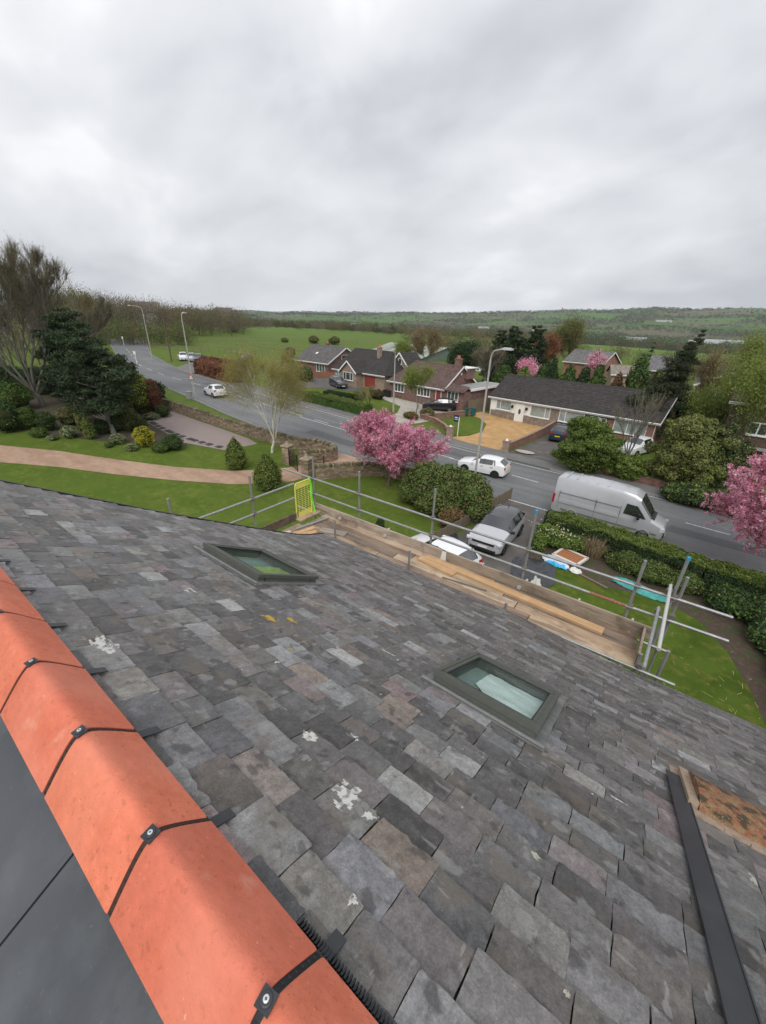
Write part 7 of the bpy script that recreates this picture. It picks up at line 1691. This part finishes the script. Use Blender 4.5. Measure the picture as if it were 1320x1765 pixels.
treey('green_tree', 'round green tree beside the left end of the long shed', 693, 598, 84, 15, 262, depth=4, up=.3, ang=.5, twk=6, twL=1, tww=.03, twcol='brownbud', leaf='yellowgreen', nleaf=9000, lsize=.12, spreadleaf=.5)
bushpx('evergreen_shrub', 'dark shrubs beside the rear of the flat roofed garage', 862, 668, 18, 42, 'dark', 263, 9000, .13, ('olive', .3))
for i, (px, py, w_, h_, pl) in enumerate([(491, 590, 8, 7, 'olive'), (541, 592, 11, 12, 'olive'), (576, 594, 12, 13, 'olive'), (500, 616, 12, 16, 'brownbud'), (404, 573, 9, 16, 'green')]):
    bushpx('field_bush', ['small dark bush in the paddock, leftmost of the three behind the grey tiled bungalow', 'middle bush in the paddock behind the grey tiled bungalow', 'greenest bush in the paddock, just right of the grey tiled roof', 'brown bush beside the left end of the grey tiled roof', 'round green bush at the far left corner of the paddock'][i], px, py, w_, h_, pl, 270+i, 5000, .16, cat='bush')
for i, (px, tpy, y, w_, lb) in enumerate([(1130, 586, 130, 8, 'small dark monkey puzzle like conifer beyond the grey roofed house'), (1290, 612, 98, 15, 'dark rounded conifer above the roof at the right edge')]):
    p, H_ = col_top(px, tpy, y); conifer('dark_conifer', lb, p, H_, pxm(p)*w_, 8000, .2, 'pine', 280+i, layers=9)

# ================================================================ WOODS AND FAR COUNTRY
def woods(name, label, items, seed, leaf=1.0, nper=60, trunks=True):
    """items: (x, y, height, radius, palette); one mass of distant trees"""
    rg = np.random.default_rng(seed); Q = []; Cc = []; T_ = []
    for (x, y, h, r, pl) in items:
        z = terr(x, y); d = rg.normal(size=(nper, 3)); d /= np.linalg.norm(d, axis=1)[:, None]; rad = rg.uniform(.35, 1, (nper, 1))**.6
        lob = 1+.25*np.sin(3*np.arctan2(d[:, 1], d[:, 0])+rg.uniform(0, 6))[:, None]
        P = np.array((x, y, z+h*.56))+d*rad*lob*np.array((r, r, h*.46)); D = math.hypot(x, y); s = leaf*(.16+.0011*D)*(.8+.2*r/4)
        v = rg.uniform(.82, 1.12)
        if pl in ('greybrown', 'brownbud', 'russet') and D < 700:
            dv = d*np.array((.55, .55, .2))+rg.normal(size=(nper, 3))*.25; dv[:, 2] = np.abs(dv[:, 2])+.75; dv /= np.linalg.norm(dv, axis=1)[:, None]; uu = np.cross(dv, rg.normal(size=(nper, 3))); uu /= np.linalg.norm(uu, axis=1)[:, None]
            ln_ = (s*rg.uniform(1.2, 2.4, nper))[:, None]; w_ = s*.17; B_ = P-dv*ln_*.5; Q.append(np.stack([B_-uu*w_, B_+uu*w_, B_+dv*ln_+uu*w_*.3, B_+dv*ln_-uu*w_*.3], 1))
        else: Q.append(leafquads(P, s*.8, rg, .5, .25))
        Cc.append(colmix(PAL[pl], nper, rg, .12)*v*.86)
        if trunks: T_ += [[np.array((x, y, z-.3)), np.array((x+rg.normal()*.3, y, z+h*.7)), .06+.008*h, .03, 0], [np.array((x, y, z+h*.3)), np.array((x+rg.normal()*r*.5, y+rg.normal()*r*.5, z+h*.92)), .07, .03, 0]]
    m = MB(); m.quads(np.concatenate(Q), np.concatenate(Cc))
    if trunks: tq = tubes_np(T_, 4, .03); m.quads(tq, np.tile(np.array([[.13, .115, .09]]), (len(tq), 1)))
    o = m.build(name, m_leaf); return _props(o, label, 'woodland', kind='stuff')
R9 = random.Random(99)
def cap(items, lo, hi):
    out = []
    for (x, y, h, r, pl) in items:
        d = math.hypot(x, y); hm = HC-terr(x, y)-d*R9.uniform(lo, hi)/FPX
        if hm > 2.6: out.append((x, y, min(h, hm), min(r, max(2.5, hm*.55)), pl))
    return out
WP = ['greybrown', 'greybrown', 'brownbud', 'olive', 'brownbud', 'dark', 'olive']
def belt(px0, px1, d0, d1, n, h, r, pals, toppx=None):
    out = []
    for i in range(n):
        px = R9.uniform(px0, px1); d = d0+(d1-d0)*R9.random()**1.2; p = Gd(px, d); hh = R9.uniform(*h)
        out.append((p.x, p.y, hh, R9.uniform(*r), R9.choice(pals)))
    return out
# wood on the left behind the road bend (taller to the left)
L1 = []
for i in range(250):
    px = R9.uniform(60, 420); d = R9.uniform(150, 215)+(px-60)*.10; p = Gd(px, d); 
    if p.y < 66 and p.x > -150 and px > 240: continue
    f_ = (420-px)/360; L1.append((p.x, p.y, R9.uniform(6.5, 10.5)+f_*5.5, R9.uniform(3.5, 6.5), R9.choice(['greybrown', 'brownbud', 'greybrown', 'olive'])))
woods('woodland', 'belt of bare brown and grey trees on the rise behind the road bend at the left', L1, 301, .8, 420)
L2 = []
for i in range(80):
    px = R9.uniform(130, 330); p = Gd(px, R9.uniform(138, 158)); L2.append((p.x, p.y, R9.uniform(3.5, 7), R9.uniform(2.2, 3.6), R9.choice(['olive', 'green', 'privet', 'brownbud'])))
woods('woodland', 'lower green scrub along the foot of the left hand wood', L2, 302, .7, 320)
L3 = []
for i in range(46):
    px = R9.uniform(-60, 150); p = Gd(px, R9.uniform(85, 135)); L3.append((p.x, p.y, R9.uniform(8, 13), R9.uniform(3, 4.6), R9.choice(['brownbud', 'greybrown', 'olive'])))
woods('woodland', 'budding brown trees at the far left behind the big bare tree', L3, 303, .6, 520)
L4 = cap(belt(395, 700, 265, 330, 170, (6, 13), (3.5, 6), ['greybrown', 'greybrown', 'brownbud', 'dark', 'olive'])+belt(395, 700, 330, 700, 260, (9, 15), (4, 8), WP), 2, 16)
woods('woodland', 'dark grey brown wood along the far edge of the big paddock', L4, 304, .8, 230)
L5 = cap(belt(700, 900, 150, 260, 110, (7, 11), (3, 5.5), ['brownbud', 'greybrown', 'olive', 'brownbud', 'green']), 12, 34)+cap(belt(660, 1000, 260, 620, 260, (8, 14), (4, 7), WP+['brownbud']), 5, 24)
woods('woodland', 'brown and green trees beyond the shed and the brown tiled house', L5, 305, .75, 260)
L6 = cap(belt(960, 1330, 128, 200, 100, (6, 10), (3, 5), ['olive', 'green', 'brownbud', 'olive', 'yellowgreen']), 24, 46)+cap(belt(950, 1330, 260, 560, 120, (7, 12), (4, 6.5), ['olive', 'brownbud', 'greybrown', 'olive', 'green']), 12, 40)
woods('woodland', 'trees in new leaf beyond the backland houses on the right', L6, 306, .75, 260)
# valley and hillside: hedges follow the field boundaries, some fields are copses
def country():
    rgc = np.random.default_rng(5); n = 330000; px = rgc.uniform(300, 1440, n); d = 430*(4350/430)**rgc.uniform(0, 1, n); out = []
    v = RC @ np.stack([px-CXP, np.full(n, 551-CYP), np.full(n, FPX)]); k = d/np.hypot(v[0], v[1]); X, Y = v[0]*k, v[1]*k
    i1, gap = fields(X, Y); wood = FWOOD[i1]; low = 1-np.clip((d-1000)/1300, 0, 1)
    keep = (wood > (.70-.48*low)) & (rgc.uniform(size=n) < .30+.25*(d/4350)) | ((gap < 5+d*.0016) & (rgc.uniform(size=n) < .75)) | (rgc.uniform(size=n) < .004)
    idx = np.nonzero(keep)[0]
    for i in idx[:20000]:
        isw = wood[i] > .6; out.append((X[i], Y[i], rgc.uniform(7, 12) if isw else rgc.uniform(3, 8), rgc.uniform(4, 7)*(1+d[i]/6000) if isw else rgc.uniform(3, 6), FPAL[rgc.integers(0, len(FPAL))]))
    return out
FPAL = ['farwood', 'farwood', 'fargreen', 'farbrown', 'fargreen']
PAL['farwood'] = [(.085, .085, .060), (.10, .095, .07), (.075, .08, .055)]; PAL['fargreen'] = [(.075, .095, .045), (.09, .115, .05), (.065, .08, .04)]; PAL['farbrown'] = [(.125, .10, .075), (.105, .09, .07)]
woods('hedgerows', 'hedgerows and copses lining the fields of the valley and the distant hillside', country(), 307, .8, 12, trunks=False)
# skyline village with a church tower
m_far = [mat('far_wall_a', (.55, .52, .47), rough=.9), mat('far_wall_b', (.34, .17, .12), rough=.9), mat('far_wall_c', (.66, .64, .60), rough=.9)]; m_froof = mat('far_roof', (.14, .11, .10), rough=.9)
RV = random.Random(17)
def far_house(px, d, label=None, w=None, nm='cottage', cat='house', group='houses of the village on the skyline', hgt=None, m_=None, roofm=None):
    p = Gd(px, d); w = w or RV.uniform(11, 20); D = 9; e_ = hgt or RV.uniform(5, 6.5); t = thing(nm, label or 'small house of the skyline village beyond the valley', cat, p, RV.uniform(-.6, .6) if not label else -math.atan2(p.x, p.y), group)
    MB().bb(-w/2, w/2, -D/2, D/2, -3, e_).build('wall', m_ or RV.choice(m_far), t); m = MB(); m.prism([(-D/2-.5, e_-.2), (D/2+.5, e_-.2), (0, e_+3.6)], -w/2-.4, w/2+.4, plane='YZ'); m.build('roof', roofm or m_froof, t)
    return t
for i in range(64): far_house(RV.gauss(985, 85) if i < 44 else RV.uniform(780, 1290), RV.uniform(3950, 4330))
p = Gd(968, 4290); ch = thing('church', 'square towered church standing up on the skyline', 'church', p, .3)
MB().bb(-8, 22, -6, 6, -3, 12).build('nave', m_brown, ch); MB().bb(-17, -8, -4.5, 4.5, -3, 27).build('tower', m_brown, ch); m = MB(); m.prism([(-6.4, 12), (6.4, 12), (0, 17)], -8, 22.3, plane='YZ'); m.build('nave_roof', m_froof, ch)
m = MB()
for a in (-16.6, -8.4):
    for b_ in (-4.1, 4.1): m.lathe([(.8, 0), (.8, 2), (.05, 5)], (a, b_, 27), 6)
m.build('pinnacles', m_brown, ch)
m_pshed = mat('pale_shed_roof', (.34, .36, .37), rough=.6)
for px, d, w_, lb in ((1225, 1350, 62, 'long pale farm sheds in the valley right of the tall conifer'), (1262, 1420, 80, 'longest pale shed in the valley at the right'), (940, 1500, 70, 'pale shed roof in the valley above the reddish tree'), (590, 1500, 60, 'white industrial sheds among trees at the centre of the horizon'), (612, 1650, 50, 'second white industrial shed right of the first at the horizon'), (1145, 2300, 60, 'pale buildings halfway up the far hillside'), (1105, 1250, 45, 'low pale farm building in the valley right of centre'), (835, 1700, 40, 'small pale farm building in the valley left of the dark conifers')):
    far_house(px, d, lb, w_, 'distant_shed', 'shed', None, 3.2, m_far[0], m_pshed)
for px, d, lb in ((252, 205, 'white house half hidden in the wood behind the left street lamp'), (388, 300, 'small white gabled house at the right end of the left hand wood')):
    far_house(px, d, lb, 9, 'cottage', 'house', None, 7.5, m_far[2])
# ================================================================ AIR
hz = MB(); hz.bb(-6800, 6800, -3200, 6900, -60, 420); m_h = bpy.data.materials.new('haze'); m_h.use_nodes = True; _t = m_h.node_tree
for q in list(_t.nodes):
    if q.type != 'OUTPUT_MATERIAL': _t.nodes.remove(q)
_o = _t.nodes[0]; pv = _t.nodes.new('ShaderNodeVolumePrincipled'); pv.inputs['Color'].default_value = (.80, .86, .92, 1); pv.inputs['Density'].default_value = .00008; pv.inputs['Anisotropy'].default_value = .2
_t.links.new(pv.outputs[0], _o.inputs['Volume'])
o = hz.build('haze', m_h); _props(o, kind='stuff')
